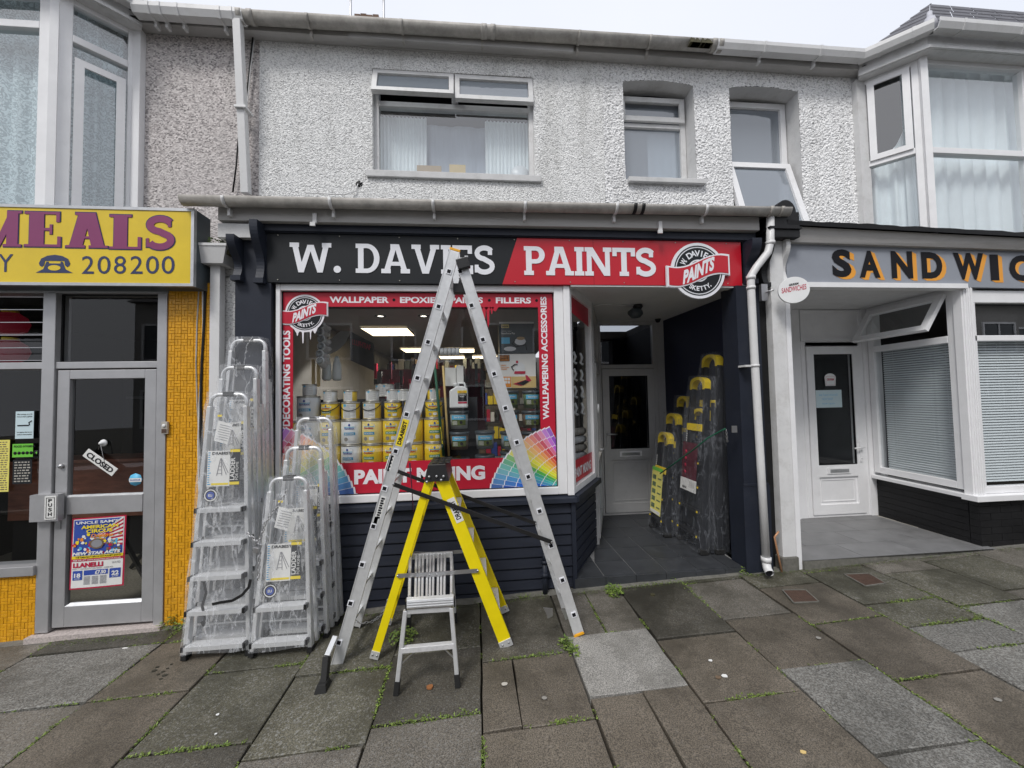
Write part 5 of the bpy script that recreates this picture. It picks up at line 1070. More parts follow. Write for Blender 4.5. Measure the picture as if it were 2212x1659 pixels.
# -------- bay windows
def bay(parent, p_wall, p_corner, front_end, z0, z1, side_glaze, front_bars, name, side_mids, zc=None):
    """p_wall -> p_corner (angled side) -> front_end (straight front); all (x,y)"""
    def seg(a, b_, mids, tag_, sashes=()):
        a = Vector((*a,0)); b_ = Vector((*b_,0)); d = (b_-a).normalized(); nn = Vector((d.y,-d.x,0)); 
        if nn.y > 0: nn = -nn
        L_ = (b_-a).length
        def B(m, s0, s1, t0, t1, c0, c1): q = lambda s_, t, z: a+d*s_+nn*t+Z1*z; return m.hexa([q(s0,t0,c0),q(s1,t0,c0),q(s1,t1,c0),q(s0,t1,c0)], [q(s0,t0,c1),q(s1,t0,c1),q(s1,t1,c1),q(s0,t1,c1)])
        return a, d, nn, L_, B
    return seg
def seg(a, b_):
    a = Vector((*a,0)); b_ = Vector((*b_,0)); d = (b_-a).normalized(); nn = Vector((d.y,-d.x,0))
    if nn.y > 0: nn = -nn
    def B(m, s0, s1, t0, t1, c0, c1):
        q = lambda s_, t, z: a+d*s_+nn*t+Z1*z
        return m.hexa([q(s0,t0,c0),q(s1,t0,c0),q(s1,t1,c0),q(s0,t1,c0)], [q(s0,t0,c1),q(s1,t0,c1),q(s1,t1,c1),q(s0,t1,c1)])
    def Q(m, s0, s1, t, c0, c1):
        q = lambda s_, z: a+d*s_+nn*t+Z1*z; return m.quad(q(s0,c0),q(s1,c0),q(s1,c1),q(s0,c1))
    return a, d, nn, (b_-a).length, B, Q
def glazed(parent, a, b_, z0, z1, bars, sash, cur, w=.06, post=.05, vert=None, label=None, sag=None):
    """one plane of a bay: bars = horizontal bar heights, sash = (z0,z1) opening leaf"""
    a_, d, nn, L_, B, Q = seg(a, b_); m = mb('upvc'); B(m,0,post,-.035,.035,z0,z1); B(m,L_-post,L_,-.035,.035,z0,z1); B(m,post,L_-post,-.035,.035,z1-w,z1); B(m,post,L_-post,-.035,.035,z0,z0+w)
    for z in bars: B(m,post,L_-post,-.035,.037,z-.03,z+.03)
    if vert: B(m,vert-.03,vert+.03,-.035,.036,z0+w,z1-w)
    o = part(m, 'bay_window', parent, bevel=.004); 
    if sash:
        m = mb('upvc'); s0, s1 = post+.012, L_-post-.012; c0, c1 = sash; B(m,s0,s0+.055,.038,.055,c0,c1); B(m,s1-.055,s1,.038,.055,c0,c1); B(m,s0+.055,s1-.055,.038,.055,c1-.055,c1); B(m,s0+.055,s1-.055,.038,.055,c0,c0+.055); q = m.build('sash'); q.parent = o
    g = mb('upper_glass'); Q(g,.03,L_-.03,.0,z0+.03,z1-.03); q = g.build('pane'); q.parent = o
    c_ = mb(cur); n = 70; vs = []
    for j in (0,1):
        for i in range(n+1):
            f = i/n; s_ = -.02+f*(L_+.04); t = -.13-.02*math.sin(f*L_*42)-.012*math.sin(f*L_*91+1); vs.append(a_+d*s_+nn*t+Z1*((z0 if j == 0 else (sag(f) if sag else z1+.10))))
    c_.smooth = True; c_.add(vs, [(i,i+1,n+2+i,n+1+i) for i in range(n)]); q = c_.build('curtain'); q.parent = o
    return o
BL0, BL1, BL2 = (-2.985,UY), (-3.315,.02), (-5.2,.02)
zbt = P(118,5,.02).z
glazed(tb, BL0, BL1, 3.02, 4.95, [P(190,118,.2).z+.0], (3.07, P(190,150,.2).z-.03), 'lace', post=.075)
glazed(tb, BL2, BL1, 3.02, 4.95, [P(60,60,.02).z], None, 'lace', post=.105)
m = mb('upvc'); m.bar((-3.315,.0,3.0),(-3.315,.0,4.93),.05,.05,(.92,.38,0)); part(m, 'bay_corner_post', tb)
m = mb('upvc'); m.box(-3.02,-2.93,UY-.06,UY-.001,3.0,4.95); part(m, 'bay_edge_trim', tb)
def bay_head(parent, w_, c_, e_, z, h, off, gm, side, slate=True):
    w_, c_, e_ = Vector((*w_,0)), Vector((*c_,0)), Vector((*e_,0))
    d1 = (c_-w_).normalized(); d2 = (e_-c_).normalized(); n1 = Vector((d1.y,-d1.x,0)); n1 = n1 if n1.y < 0 else -n1; n2 = Vector((0,-1,0))
    mit = (n1+n2).normalized(); mit = mit/mit.dot(n2)
    def loop(o): return [w_+n1*o-d1*0, c_+mit*o, e_+n2*o]
    def band(m, o0, o1, z0, z1):
        a, b_ = loop(o0), loop(o1)
        for i in (0,1): m.hexa([a[i]+Z1*z0,a[i+1]+Z1*z0,b_[i+1]+Z1*z0,b_[i]+Z1*z0],[a[i]+Z1*z1,a[i+1]+Z1*z1,b_[i+1]+Z1*z1,b_[i]+Z1*z1])
    m = mb('upvc_old'); band(m, -.05, off, z, z+h); band(m, off-.02, off+.02, z+.004, z+.03); part(m, 'bay_fascia', parent)
    g = mb(gm); L_ = loop(off+.07); r = .058
    for i in (0,1): gutter(g, L_[i]+Z1*(z+h-.0), L_[i+1]+Z1*(z+h-.0), r, sq=True)
    part(g, 'bay_gutter', parent)
    for i in (0,1):
        for f in ((.3,.75) if i == 0 else (.12,.4)):
            p = L_[i].lerp(L_[i+1], f); t = (L_[i+1]-L_[i]).normalized(); g = mb(gm); gutter(g, p-t*.012+Z1*(z+h-.003), p+t*.012+Z1*(z+h-.003), r*1.08, sq=True); part(g, 'gutter_bracket', parent)
    if slate:
        lo = loop(off+.03); ap = Vector((c_.x+side*.62, UY, 0)); H_ = z+h+.03
        rs_ = random.Random(3); rows = 7
        for i in (0,1):
            a, b_ = lo[i]+Z1*H_, lo[i+1]+Z1*H_; tp1 = ap+Z1*(H_+.80); tp0 = None
            ta, tb_ = (tp1, tp1) if i == 0 else (tp1, tp1+Vector((e_.x-ap.x,0,0)))
            for r_ in range(rows):
                f0, f1 = r_/rows, (r_+1)/rows; p0, p1 = a.lerp(ta,f0), b_.lerp(tb_,f0); q0, q1 = a.lerp(ta,f1+.03), b_.lerp(tb_,f1+.03); n_ = max(2, int((p1-p0).length/.25))
                for k in range(n_):
                    m = mb('roof_slate'); g0, g1 = k/n_+.004, (k+1)/n_-.004; vs = [p0.lerp(p1,g0),p0.lerp(p1,g1),q0.lerp(q1,g1),q0.lerp(q1,g0)]
                    up = Vector((0,0,.012)); m.hexa([v+up*(.6 if j_ < 2 else -.4) for j_, v in enumerate(vs)], [v+up*(1.4 if j_ < 2 else .2) for j_, v in enumerate(vs)]); part(m, 'slate', parent)
        m = mb('lead'); m.tube([lo[1]+Z1*(H_+.02), lo[1].lerp(ap,.55)+Z1*(H_+.455)], .022, 8); m.tube([lo[1]+Z1*(H_-.0)+Vector((0,-.02,0)), lo[1].lerp(ap,.22)+Z1*(H_+.19)], .045, 8); part(m, 'lead_hip', parent)
bay_head(tb, BL0, BL1, BL2, 4.93, .13, .13, 'gutter_white', -1)
m = mb('gutter_white'); gutter(m, (-2.88,GYT,5.0), (-1.99,GYT,5.0), .058, sq=True); part(m, 'top_gutter', tb)
for x in (-2.75,-2.66,-2.52,-2.18,-2.08): bracket(x, GYT, 5.0, .059, 'gutter_white', tb, True)
for par, xa, xb in ((tb,-7.5,-2.6),(None,4.05,9.5)):
    m = mb('room_dark'); m.quad((xa,2.6,2.95),(xb,2.6,2.95),(xb,2.6,4.98),(xa,2.6,4.98)); m.quad((xa,.2,4.98),(xb,.2,4.98),(xb,2.6,4.98),(xa,2.6,4.98)); m.quad((xa,.2,2.95),(xb,.2,2.95),(xb,2.6,2.95),(xa,2.6,2.95))
    m.quad((xa,.36,2.95),(xa,2.6,2.95),(xa,2.6,4.98),(xa,.36,4.98)); m.quad((xb,.36,2.95),(xb,2.6,2.95),(xb,2.6,4.98),(xb,.36,4.98)); 
    if par: part(m, 'bay_room', par)
    else: right_room = m
# chimney, aerials and bits on the roof
m = mb('brick_brown'); a = P(765,40,3.4); b_ = P(818,33,3.4)
for k in range(4): x = a.x+(b_.x-a.x)*k/4; m.box(x+.003,x+(b_.x-a.x)/4-.003,3.4,3.9,a.z-.9,b_.z+(.015 if k % 2 else 0))
tag(m.build('chimney_stack'), 'low brown brick chimney top showing above the gutter', 'chimney')
for u, lab in ((757.5,'left'),(829,'right')):
    a = P(u,45,3.2); m = mb('steel'); m.tube([(a.x,3.2,a.z-.9),(a.x,3.2,a.z+1.0)], .02, 8); tag(m.build('aerial_pole'), lab+' of the two thin grey aerial poles above the roof', 'pole')
for i, (u, v) in enumerate(((1498,86),(1525,88))):
    a = P(u,v,.13); m = mb('moss_dark'); rs = random.Random(i)
    for k in range(7): x, z = a.x+rs.uniform(-.05,.05), a.z-.01; s_ = rs.uniform(.012,.03); m.hexa([(x-s_,.10,z-.04),(x+s_,.10,z-.04),(x+s_,.16,z-.04),(x-s_,.16,z-.04)],[(x-s_*.3,.12,z+s_),(x+s_*.3,.12,z+s_*.8),(x+s_*.3,.15,z+s_),(x-s_*.3,.15,z+s_*.8)])
    tag(m.build('moss_clump'), ['left','right'][i]+' dark moss clump on the top gutter near the white length', 'moss clump')
# ================================================================ SANDWICH SHOP (right)
sb = thing('sandwich_shop_building', 'white fronted building at the right with the grey SANDWICHES fascia', 'building', (4.5,.35,0))
part(right_room, 'bay_room', sb)
BR0, BR1, BR2 = (4.13,UY), (4.44,.04), (6.6,.04)
zq1 = P(1935,345,.2).z
glazed(sb, BR0, BR1, 2.98, 4.90, [zq1], (zq1+.02, 4.85), 'curtain', sag=lambda f: zq1+.42-.30*math.sin(math.pi*min(1,f*1.15))+.30*max(0,f-.6))
glazed(sb, BR1, BR2, 2.98, 4.90, [P(2110,333,.04).z], None, 'curtain', post=.06, vert=P(2208,250,.04).x-4.44)
m = mb('upvc'); m.bar((4.44,.0,2.98),(4.44,.0,4.90),.055,.055,(.92,-.38,0)); part(m, 'bay_corner_post', sb)
m = mb('upvc_old'); m.box(4.05,4.16,UY-.06,UY-.001,2.98,4.9); part(m, 'bay_edge_trim', sb)
bay_head(sb, BR0, BR1, BR2, 4.885, .15, .14, 'gutter_white', 1)
m = mb('upvc_old')
# pilaster, fascia, cornice
PYs = -.07
m = mb('upvc_old'); m.box(2.67,2.80,PYs,.2,.10,3.0); part(m, 'pilaster', sb, bevel=.004)
m = mb('concrete'); m.box(2.652,2.806,PYs-.02,.2,-.04,.15); part(m, 'pilaster_foot', sb, bevel=.01)
m = mb('upvc'); m.box(2.801,2.845,PYs-.004,.95,.0,2.62); part(m, 'corner_trim', sb)
m = mb('upvc'); m.box(2.926,3.0,-.05,.95,.10,2.60) if False else m.quad((2.846,-.05,.10),(2.846,1.0,.10),(2.846,1.0,2.62),(2.846,-.05,2.62)); part(m, 'side_lining', sb)
m = mb('black_paint'); m.box(2.582,2.668,-.0,.3,-.04,2.95); part(m, 'party_strip', sb)
m = mb('black_paint'); a = P(1661,515,-.12); b_ = P(1718,470,-.12); m.box(a.x,b_.x,-.16,.30,a.z,b_.z+.03); n = 12; pts = [(a.x+.01,-.15,b_.z+.03)]+[((a.x+b_.x)/2+.02-.095*math.cos(math.pi*k/n), -.15, b_.z+.03+.115*math.sin(math.pi*k/n)) for k in range(n+1)]+[(b_.x-.005,-.15,b_.z+.03)]; m.prism(pts, (0,.42,0)); m.box(a.x-.03,b_.x+.01,-.175,.3,a.z+.07,a.z+.09); part(m, 'end_corbel_block', sb)
m = corbel(2.80,2.84,2.62,3.0,'upvc_old',.05); part(m, 'corbel', sb)
ys = -.05; A1, A2_, A3, A4 = P(1699,524,ys), P(2212,541.6,ys), P(2212,622.5,ys), P(1736.6,613.6,ys)
slope = (A2_.z-A1.z)/(A2_.x-A1.x); sl2 = (A3.z-A4.z)/(A3.x-A4.x)
m = mb('sand_grey'); xe = 7.0; x0_ = 2.85
m.prism([(x0_,ys,A4.z+sl2*(x0_-A4.x)),(xe,ys,A4.z+sl2*(xe-A4.x)),(xe,ys,A1.z+slope*(xe-A1.x)),(x0_,ys,A1.z+slope*(x0_-A1.x))], (0,.05,0)); SG = tag(m.build('sandwich_sign'), 'grey fascia sign with black and orange letters beginning SANDWIC', 'shop sign')
def z3_(x, y): return (1645.8+.4962*x, 438.9+.4962*y)
mo, mk = mb('sand_orange'), mb('ink')
for ch, xl, xr, yt, yb in (('S',308,385,202,322),('A',426,510,208,324),('N',566,652,210,327),('D',698,781,214,328),('W',838,962,218,332),('I',997,1026,224,336),('C',1080,1166,228,339),('H',1196,1280,230,342),('E',1320,1390,232,344),('S',1430,1510,232,346)):
    a = P(*z3_(xl, yb), ys-.002); b_ = P(*z3_(xr, yt), ys-.002); w_, h_ = b_.x-a.x, b_.z-a.z
    put_text(mk, ch, (a.x,ys-.004,a.z), X1, Z1, w_, h_, .045)
    for q in range(1,5): put_text(mo, ch, (a.x+.0115*q,ys-.0015-.0002*(5-q),a.z-.005*q), X1, Z1, w_, h_, .03)
o = mk.build('lettering'); o.parent = SG; o = mo.build('lettering_shade'); o.parent = SG
c0, c1 = P(1720,486,-.12), P(2212,511,-.12); sc = (c1.z-c0.z)/(c1.x-c0.x)
def zz(x): return c0.z+sc*(x-c0.x)
m = mb('fascia_paint'); m.hexa([(2.86,-.09,A1.z-.01),(7,-.09,A1.z-.01+slope*4),(7,.2,A1.z-.01+slope*4),(2.86,.2,A1.z-.01)], [(2.86,-.13,zz(2.86)-.02),(7,-.13,zz(7)-.02),(7,.2,zz(7)-.02),(2.86,.2,zz(2.86)-.02)]); part(m, 'cornice', sb)
m = mb('black_paint'); rs = random.Random(4); n = 60; vs = []
for k in range(n+1):
    x = 2.78+4.2*k/n; e = .012*noise.noise((x*6,0,0)); vs += [(x,-.16,zz(x)-.02),(x,-.165,zz(x)+.02+e),(x,.36,zz(x)+.10)]
m.add(vs, [(3*k+j,3*k+3+j,3*k+4+j,3*k+1+j) for k in range(n) for j in (0,1)]); part(m, 'cornice_roofing', sb)
e0, e1 = P(1700,622,-.06), P(2088,631,-.06)
m = mb('upvc'); m.box(2.85,e1.x,-.075,.02,2.565,2.610); part(m, 'fascia_trim', sb)
m = mb('soffit_white')
for k in range(12): 
    y0_ = -.0+k*.083; m.box(2.847,5.0,y0_+.001,y0_+.081,2.602,2.61)
part(m, 'porch_ceiling', sb)
# porch floor, door
PZf = .115
m = mb('concrete'); m.hexa([(2.848,-.10,0),(4.80,-.06,0),(4.80,.99,0),(2.848,.99,0)], [(2.848,-.09,PZf-.008),(4.78,-.05,PZf-.008),(4.78,.99,PZf-.008),(2.848,.99,PZf-.008)]); part(m, 'porch_step', sb); m = mb('stone_pale'); m.quad((2.85,-.08,PZf-.004),(4.78,-.045,PZf-.004),(4.80,.955,PZf-.004),(2.85,.955,PZf-.004)); part(m, 'tile_grout', sb)
PBx = lambda y: 4.72+(y+.0)*(.0-.02)   # bay side starts
for j in range(4):
    for i in range(5):
        xa = 2.85+i*.6-(.3 if j % 2 else 0); xb = xa+.595; ya = -.085+j*.30; yb = ya+.295
        lim = 4.88 - .0*ya
        xa = max(xa, 2.852); xb = min(xb, 4.78 if j < 1 else 4.72)
        if xb-xa < .05 or ya > .95: continue
        m = mb('grey_tile'); m.box(xa,xb,ya,min(yb,.96),PZf-.0035,PZf+random.uniform(0,.0008)); part(m, 'porch_tile', sb)
panel_door('shop_door', 3.875, 4.68, PZf, 2.155, 2.21, .95, 'upvc', sb, 'dark_glass', False, 'upvc', .66)
m = mb('upvc'); m.box(2.85,3.874,.955,1.0,PZf,2.60); m.box(3.88,4.9,.96,1.0,2.211,2.60); m.box(4.681,4.92,.935,1.0,PZf,2.60); frame(m,3.88,4.68,2.22,2.59,.945,.014,.03); m.box(3.70,3.76,.93,.954,PZf,2.6); part(m, 'door_surround', sb)
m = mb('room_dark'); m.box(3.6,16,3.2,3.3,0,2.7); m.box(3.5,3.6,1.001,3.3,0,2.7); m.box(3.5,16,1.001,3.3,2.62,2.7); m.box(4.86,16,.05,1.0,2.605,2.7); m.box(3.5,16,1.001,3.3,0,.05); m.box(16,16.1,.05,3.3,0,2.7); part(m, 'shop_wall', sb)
# side of the shop bay (runs back to the door) and its front
SX0, SX1 = 4.765, 4.70
a_, d, nn, L_, B, Q = seg((SX0,.93), (SX1,.03)); nn = Vector((-1,0,0))
def B(m, s0, s1, t0, t1, c0, c1):
    q = lambda s_, t, z: a_+d*s_+nn*t+Z1*z
    return m.hexa([q(s0,t0,c0),q(s1,t0,c0),q(s1,t1,c0),q(s0,t1,c0)], [q(s0,t0,c1),q(s1,t0,c1),q(s1,t1,c1),q(s0,t1,c1)])
def Q(m, s0, s1, t, c0, c1):
    q = lambda s_, z: a_+d*s_+nn*t+Z1*z; return m.quad(q(s0,c0),q(s1,c0),q(s1,c1),q(s0,c1))
zs0, zs1, ztm = .63, 2.60, 2.10
m = mb('upvc'); B(m,0,.07,-.03,.03,zs0,zs1); B(m,L_-.07,L_,-.03,.03,zs0,zs1); B(m,.07,L_-.07,-.03,.03,zs0,zs0+.07); B(m,.07,L_-.07,-.03,.032,ztm-.035,ztm+.035); B(m,.07,L_-.07,-.03,.03,zs1-.06,zs1); SWN = part(m, 'side_window', sb, bevel=.004)
m = mb('dark_glass'); Q(m,.06,L_-.06,0,zs0+.05,ztm); o = m.build('pane'); o.parent = SWN
T_ = Matrix.Translation(a_+Z1*(zs1-.055)+nn*.045) @ Matrix.Rotation(R(-30), 4, d) ; Ti = Matrix.Translation(-(a_+Z1*(zs1-.055)+nn*.045))
T_ = T_ @ Ti
m = mb('upvc'); 
def Bt(m, s0, s1, t0, t1, c0, c1):
    q = lambda s_, t, z: T_ @ (a_+d*s_+nn*t+Z1*z)
    return m.hexa([q(s0,t0,c0),q(s1,t0,c0),q(s1,t1,c0),q(s0,t1,c0)], [q(s0,t0,c1),q(s1,t0,c1),q(s1,t1,c1),q(s0,t1,c1)])
k0, k1 = ztm+.03, zs1-.055
Bt(m,.05,.115,.035,.075,k0,k1); Bt(m,L_-.115,L_-.05,.035,.075,k0,k1); Bt(m,.115,L_-.115,.035,.075,k1-.06,k1); Bt(m,.115,L_-.115,.035,.075,k0,k0+.06); o = m.build('top_sash'); o.parent = SWN
m = mb('upper_glass'); q = lambda s_, z: T_ @ (a_+d*s_+nn*.055+Z1*z); m.quad(q(.11,k0+.05),q(L_-.11,k0+.05),q(L_-.11,k1-.05),q(.11,k1-.05)); o = m.build('pane'); o.parent = SWN
m = mb('upvc'); m.box(4.66,4.79,-.035,.035,.545,2.60); m.box(4.675,4.775,-.045,-.0352,.56,2.59); 
for x in (4.70,4.725,4.75): m.box(x-.006,x+.006,-.051,-.0452,.6,2.58)
part(m, 'corner_pilaster', sb, bevel=.003)
m = mb('upvc'); m.box(4.79,7,-.02,.04,2.44,2.56); m.box(4.79,7,-.02,.04,2.065,2.12); m.box(4.79,7,-.02,.04,.60,.665); m.box(4.79,4.83,-.02,.04,.665,2.44); FW = part(m, 'front_window', sb, bevel=.004)
m = mb('dark_glass'); m.quad((4.8,.01,.65),(7,.01,.65),(7,.01,2.08),(4.8,.01,2.08)); o = m.build('pane'); o.parent = FW
m = mb('upper_glass'); m.quad((4.8,.01,2.1),(7,.01,2.1),(7,.01,2.46),(4.8,.01,2.46)); o = m.build('pane'); o.parent = FW
m = mb('upvc'); m.box(4.63,7,-.085,.04,.545,.598); m.hexa([(4.63,.04,.56),(4.79,.04,.56),(4.84,.93,.56),(4.695,.93,.56)],[(4.63,.04,.598),(4.79,.04,.598),(4.84,.93,.598),(4.695,.93,.598)]); part(m, 'window_ledge', sb, bevel=.003)
m = mb('black_paint'); rs = random.Random(8)
for r_ in range(8):
    z0 = .03+r_*.065; x = 4.72-(.11 if r_ % 2 else 0)
    while x < 6.2:
        m2 = mb('black_paint'); xa = max(x,4.72); y_ = -.03+rs.uniform(-.001,.001); m2.box(xa+.002,x+.222,y_,.05,max(z0,-.02)+.0015,z0+.0635); part(m2, 'brick', sb); x += .225
    y_ = .055
    while y_ < .93: m2 = mb('black_paint'); xx = 4.722+.05*y_; m2.box(xx+rs.uniform(-.001,.001),xx+.06,y_+.002,min(y_+.222,.93),z0+.0015,z0+.0635); part(m2, 'brick', sb); y_ += .225
m = mb('black_paint'); m.box(4.73,7,-.0255,.055,.0,.545); m.hexa([(4.7285,.055,.0),(4.80,.055,.0),(4.85,.93,.0),(4.785,.93,.0)],[(4.735,.055,.545),(4.80,.055,.545),(4.85,.93,.545),(4.785,.93,.545)]); part(m, 'base_wall', sb)
# venetian blinds: every slat
def blind(n, z0, z1, a, b_, label):
    t_ = thing('venetian_blind', label, 'blind', (a[0],a[1],z0), 'white venetian blinds of the sandwich shop')
    A, Bv = Vector((*a,0)), Vector((*b_,0)); dd = Bv-A; pn = Vector((-dd.y, dd.x, 0)).normalized(); base = None
    for k in range(n):
        z = (z1-z0)*k/(n-1)
        if base is None:
            m = mb('blind'); vs = []
            for f in (0,1): vs += [dd*f+pn*(-.006)+Z1*-.0105, dd*f+pn*-.003, dd*f+pn*.006+Z1*.0105]
            m.smooth = True; m.add(vs, [(0,3,4,1),(1,4,5,2)]); base = m.build('slat', t_); o = base
        else: o = base.copy(); C.objects.link(o); o.parent = t_
        o.location = (0,0,z)
    m = mb('blind'); m.bar(Z1*(z1-z0+.03), dd+Z1*(z1-z0+.03), .03, .03); m.build('head_rail', t_); m = mb('can_white')
    for f in (.15,.85): m.tube([dd*f, dd*f+Z1*(z1-z0)], .0015, 4)
    m.build('ladder_cord', t_); return t_
blind(52, .70, 2.05, (4.87,.07), (6.9,.07), 'closed white venetian blind in the front window of the sandwich shop')
blind(54, .70, 2.07, (4.85,.86), (4.79,.10), 'closed white venetian blind in the side window beside the sandwich shop door')
# things on the sandwich door
y = .955; c_ = P(1793,820,y); m = mb('can_white'); pts = arc(c_.x,c_.z+.02,.075,.055,-20,200,10)+[(c_.x-.065,c_.z-.075),(c_.x+.065,c_.z-.075)]; m.prism([(x,y-.003,z) for x, z in pts], (0,.002,0)); st = tag(m.build('bread_sticker'), 'white bread slice shaped sticker on the glass of the sandwich shop door', 'sticker')
m = mb('ink_red'); put_text(m, 'GRRRM', (c_.x-.045,y-.004,c_.z-.012), X1, Z1, .09, .028, .03); frame(m, c_.x-.058, c_.x+.058, c_.z-.065, c_.z+.04, y-.0035,.0004,.0018); o = m.build('print'); o.parent = st
a = P(1763,881,y); b_ = P(1817,842,y); m = mb('paper_blue'); m.box(a.x,b_.x,y-.003,y-.001,a.z,b_.z); st = tag(m.build('handwritten_note'), 'pale handwritten note taped below the bread sticker on the sandwich shop door', 'note'); m = mb('ink_sky')
put_text(m, 'we have moved', (a.x+.04,y-.004,b_.z-.07), X1, Z1, .24, .03, -.01); put_text(m, 'NEW SHOP', (a.x+.08,y-.004,b_.z-.12), X1, Z1, .14, .025, -.01); put_text(m, 'now open', (a.x+.08,y-.004,b_.z-.18), X1, Z1, .16, .025, -.01); o = m.build('print'); o.parent = st
# round projecting sign
c_ = P(1714,627,-.22); T_ = thing('projecting_sign', 'round white SANDWICHES sign on a bracket beside the sandwich shop pilaster', 'sign', (c_.x,-.22,c_.z))
yawp = R(-26); Rz = Matrix.Rotation(yawp, 4, 'Z'); m = mb('can_white'); n = 40; rr_ = .115
vs = [Rz @ Vector((rr_*math.cos(2*math.pi*k/n), -.012, rr_*math.sin(2*math.pi*k/n))) for k in range(n)]; m.prism(vs, Rz @ Vector((0,.024,0))); m.build('disc', T_, bevel=.002)
xd = Rz @ X1; nd = Rz @ Vector((0,-1,0)); m = mb('ink_red'); put_text(m, 'SANDWICHES', xd*-.09+nd*.0135+Z1*-.022+Vector((0,0,0)), (xd+Z1*.10), Z1, .18, .046, .015); m.use('ink'); put_text(m, 'GRRRM', xd*-.035+nd*.0135+Z1*.035, (xd+Z1*.12), Z1, .07, .02, .04); m.build('lettering', T_)
m = mb('steel'); m.tube([Rz @ Vector((rr_-.26,0,.02)), Vector((-.16,.15,.02))], .008, 6); m.box(-.20,-.14,.12,.15,-.06,.09); m.build('bracket', T_)
# round downpipe with its swan neck
pts2 = [P(u, v, -.14) for u, v in ((1664,470),(1664,524),(1659,545),(1634,577),(1622,596),(1622,620),(1629,760),(1643,1000),(1655,1208))]
m = mb('gutter_white'); m.tube(pts2, .032, 14); DPp = tag(m.build('round_downpipe'), 'dirty white round downpipe with an offset bend at the right end of the paint shop', 'downpipe')
for (u, v, r, h) in ((1664,525,.038,.03),(1622,600,.038,.03),(1622,622,.037,.025),(1630.5,790,.037,.02),(1655,1208,.040,.04)):
    a = P(u, v, -.14); m = mb('gutter_white'); m.lathe([(r,-h/2),(r,h/2)], 14, a); 
    if v == 790: m.box(a.x-.09,a.x,-.14,-.05,a.z-.008,a.z+.008)
    o = m.build('pipe_collar'); o.parent = DPp
a = P(1655,1215,-.14); m = mb('gutter_white'); m.tube([a, a+Vector((-.005,-.015,-.04)), a+Vector((-.02,-.06,-.065))], .034, 14, cap=False); o = m.build('shoe'); o.parent = DPp; m = mb('ink'); m.lathe([(.030,0),(.0,.002)], 12, a+Vector((-.018,-.052,-.063)), 'y', cap=False); o = m.build('shoe_mouth'); o.parent = DPp
pts = [P(u, v, -.08) for u, v in ((1682,1148),(1673,1160),(1680,1195),(1691,1246))]; m = mb('copper'); m.tube(pts, .008, 8); tag(m.build('copper_pipe'), 'bent copper pipe stub coming out of the black strip beside the downpipe', 'pipe')
m = mb('gutter_old'); m.hexa([(-2.235-.09,-.10,2.62),(-2.2,-.10,2.62),(-2.2,-.02,2.62),(-2.325,-.02,2.62)],[(-2.31,-.10,2.63),(-2.2,-.10,2.63),(-2.2,-.02,2.63),(-2.31,-.02,2.63)])
# ================================================================ VINYL ON THE DISPLAY WINDOW
VY = GYW-.004
def vq(m, u0, v0, u1, v1, y=VY): a = P(u0, v1, y); b_ = P(u1, v0, y); return m.quad((a.x,y,a.z),(b_.x,y,a.z),(b_.x,y,b_.z),(a.x,y,b_.z))
gx0, gx1, gz0, gz1 = wx0+.042, .678, wz0+.069, 2.518
xl_ = P(633,800,VY).x; xr_ = P(1165,800,VY).x; ztp = P(900,663,VY).z
m = mb('vinyl_red')
m.quad((gx0,VY,ztp),(gx1,VY,ztp),(gx1,VY,gz1),(gx0,VY,gz1)); m.quad((gx0,VY,1.22),(xl_,VY,1.20),(xl_,VY,ztp),(gx0,VY,ztp)); m.quad((xr_,VY,1.20),(gx1,VY,1.22),(gx1,VY,ztp),(xr_,VY,ztp))
for u, ww, ln in ((1037,7,20),(1045,11,32),(1054,8,46),(1062,5,16),(1069,8,10)):
    x = P(u,663,VY).x; w_ = ww/252; l_ = ln/252; m.add([(x-w_,VY,ztp),(x-w_*.4,VY,ztp-.03),(x-w_*.25,VY,ztp-l_*.8),(x,VY,ztp-l_),(x+w_*.25,VY,ztp-l_*.8),(x+w_*.4,VY,ztp-.03),(x+w_,VY,ztp)], [tuple(range(7))])
VB = m.build('vinyl_frame'); tag(VB, 'red vinyl border lettered WALLPAPER, EPOXIES, PAINTS and FILLERS round the display window', 'window vinyl')
m = mb('vinyl_red'); bt0, bt1 = P(722,1001,VY), P(1089,985,VY); bb0, bb1 = P(757,1069,VY), P(1060,1052,VY)
m.quad((bb0.x,VY,gz0),(bb1.x,VY,gz0),(bt1.x,VY,bt0.z),(bt0.x,VY,bt0.z)); BN = m.build('paint_mixing_banner'); tag(BN, 'red PAINT MIXING banner along the bottom of the display window', 'window vinyl')
y3 = VY-.001
m = mb('vinyl_white'); zt_m = P(900,648,y3).z; hh = P(770,641,y3).z-P(770,654.5,y3).z
for s_, u0, u1 in (('WALLPAPER',712,840),('EPOXIES',864,951),('PAINTS',974,1043),('FILLERS',1071,1147)):
    a = P(u0,648,y3); b_ = P(u1,648,y3); put_text(m, s_, (a.x,y3,zt_m-hh/2), X1, Z1, b_.x-a.x, hh, .035)
a0, a1 = P(610,921,y3), P(627,714,y3); put_text(m, 'DECORATING TOOLS', (a1.x,y3,a0.z), Z1, -X1, a1.z-a0.z, a1.x-a0.x, .035)
a0, a1 = P(1170,906,y3), P(1184,641,y3); put_text(m, 'WALLPAPERING ACCESSORIES', (P(1184,800,y3).x,y3,a0.z), Z1, -X1, a1.z-a0.z, .055, .035)
o = m.build('vinyl_lettering'); o.parent = VB
m = mb('ink')
for u in (851,963,1057,1159): a = P(u,648,y3); m.add([(a.x+.013*math.cos(t*.524),y3,zt_m+.013*math.sin(t*.524)) for t in range(12)], [tuple(range(12))])
o = m.build('dots'); o.parent = VB
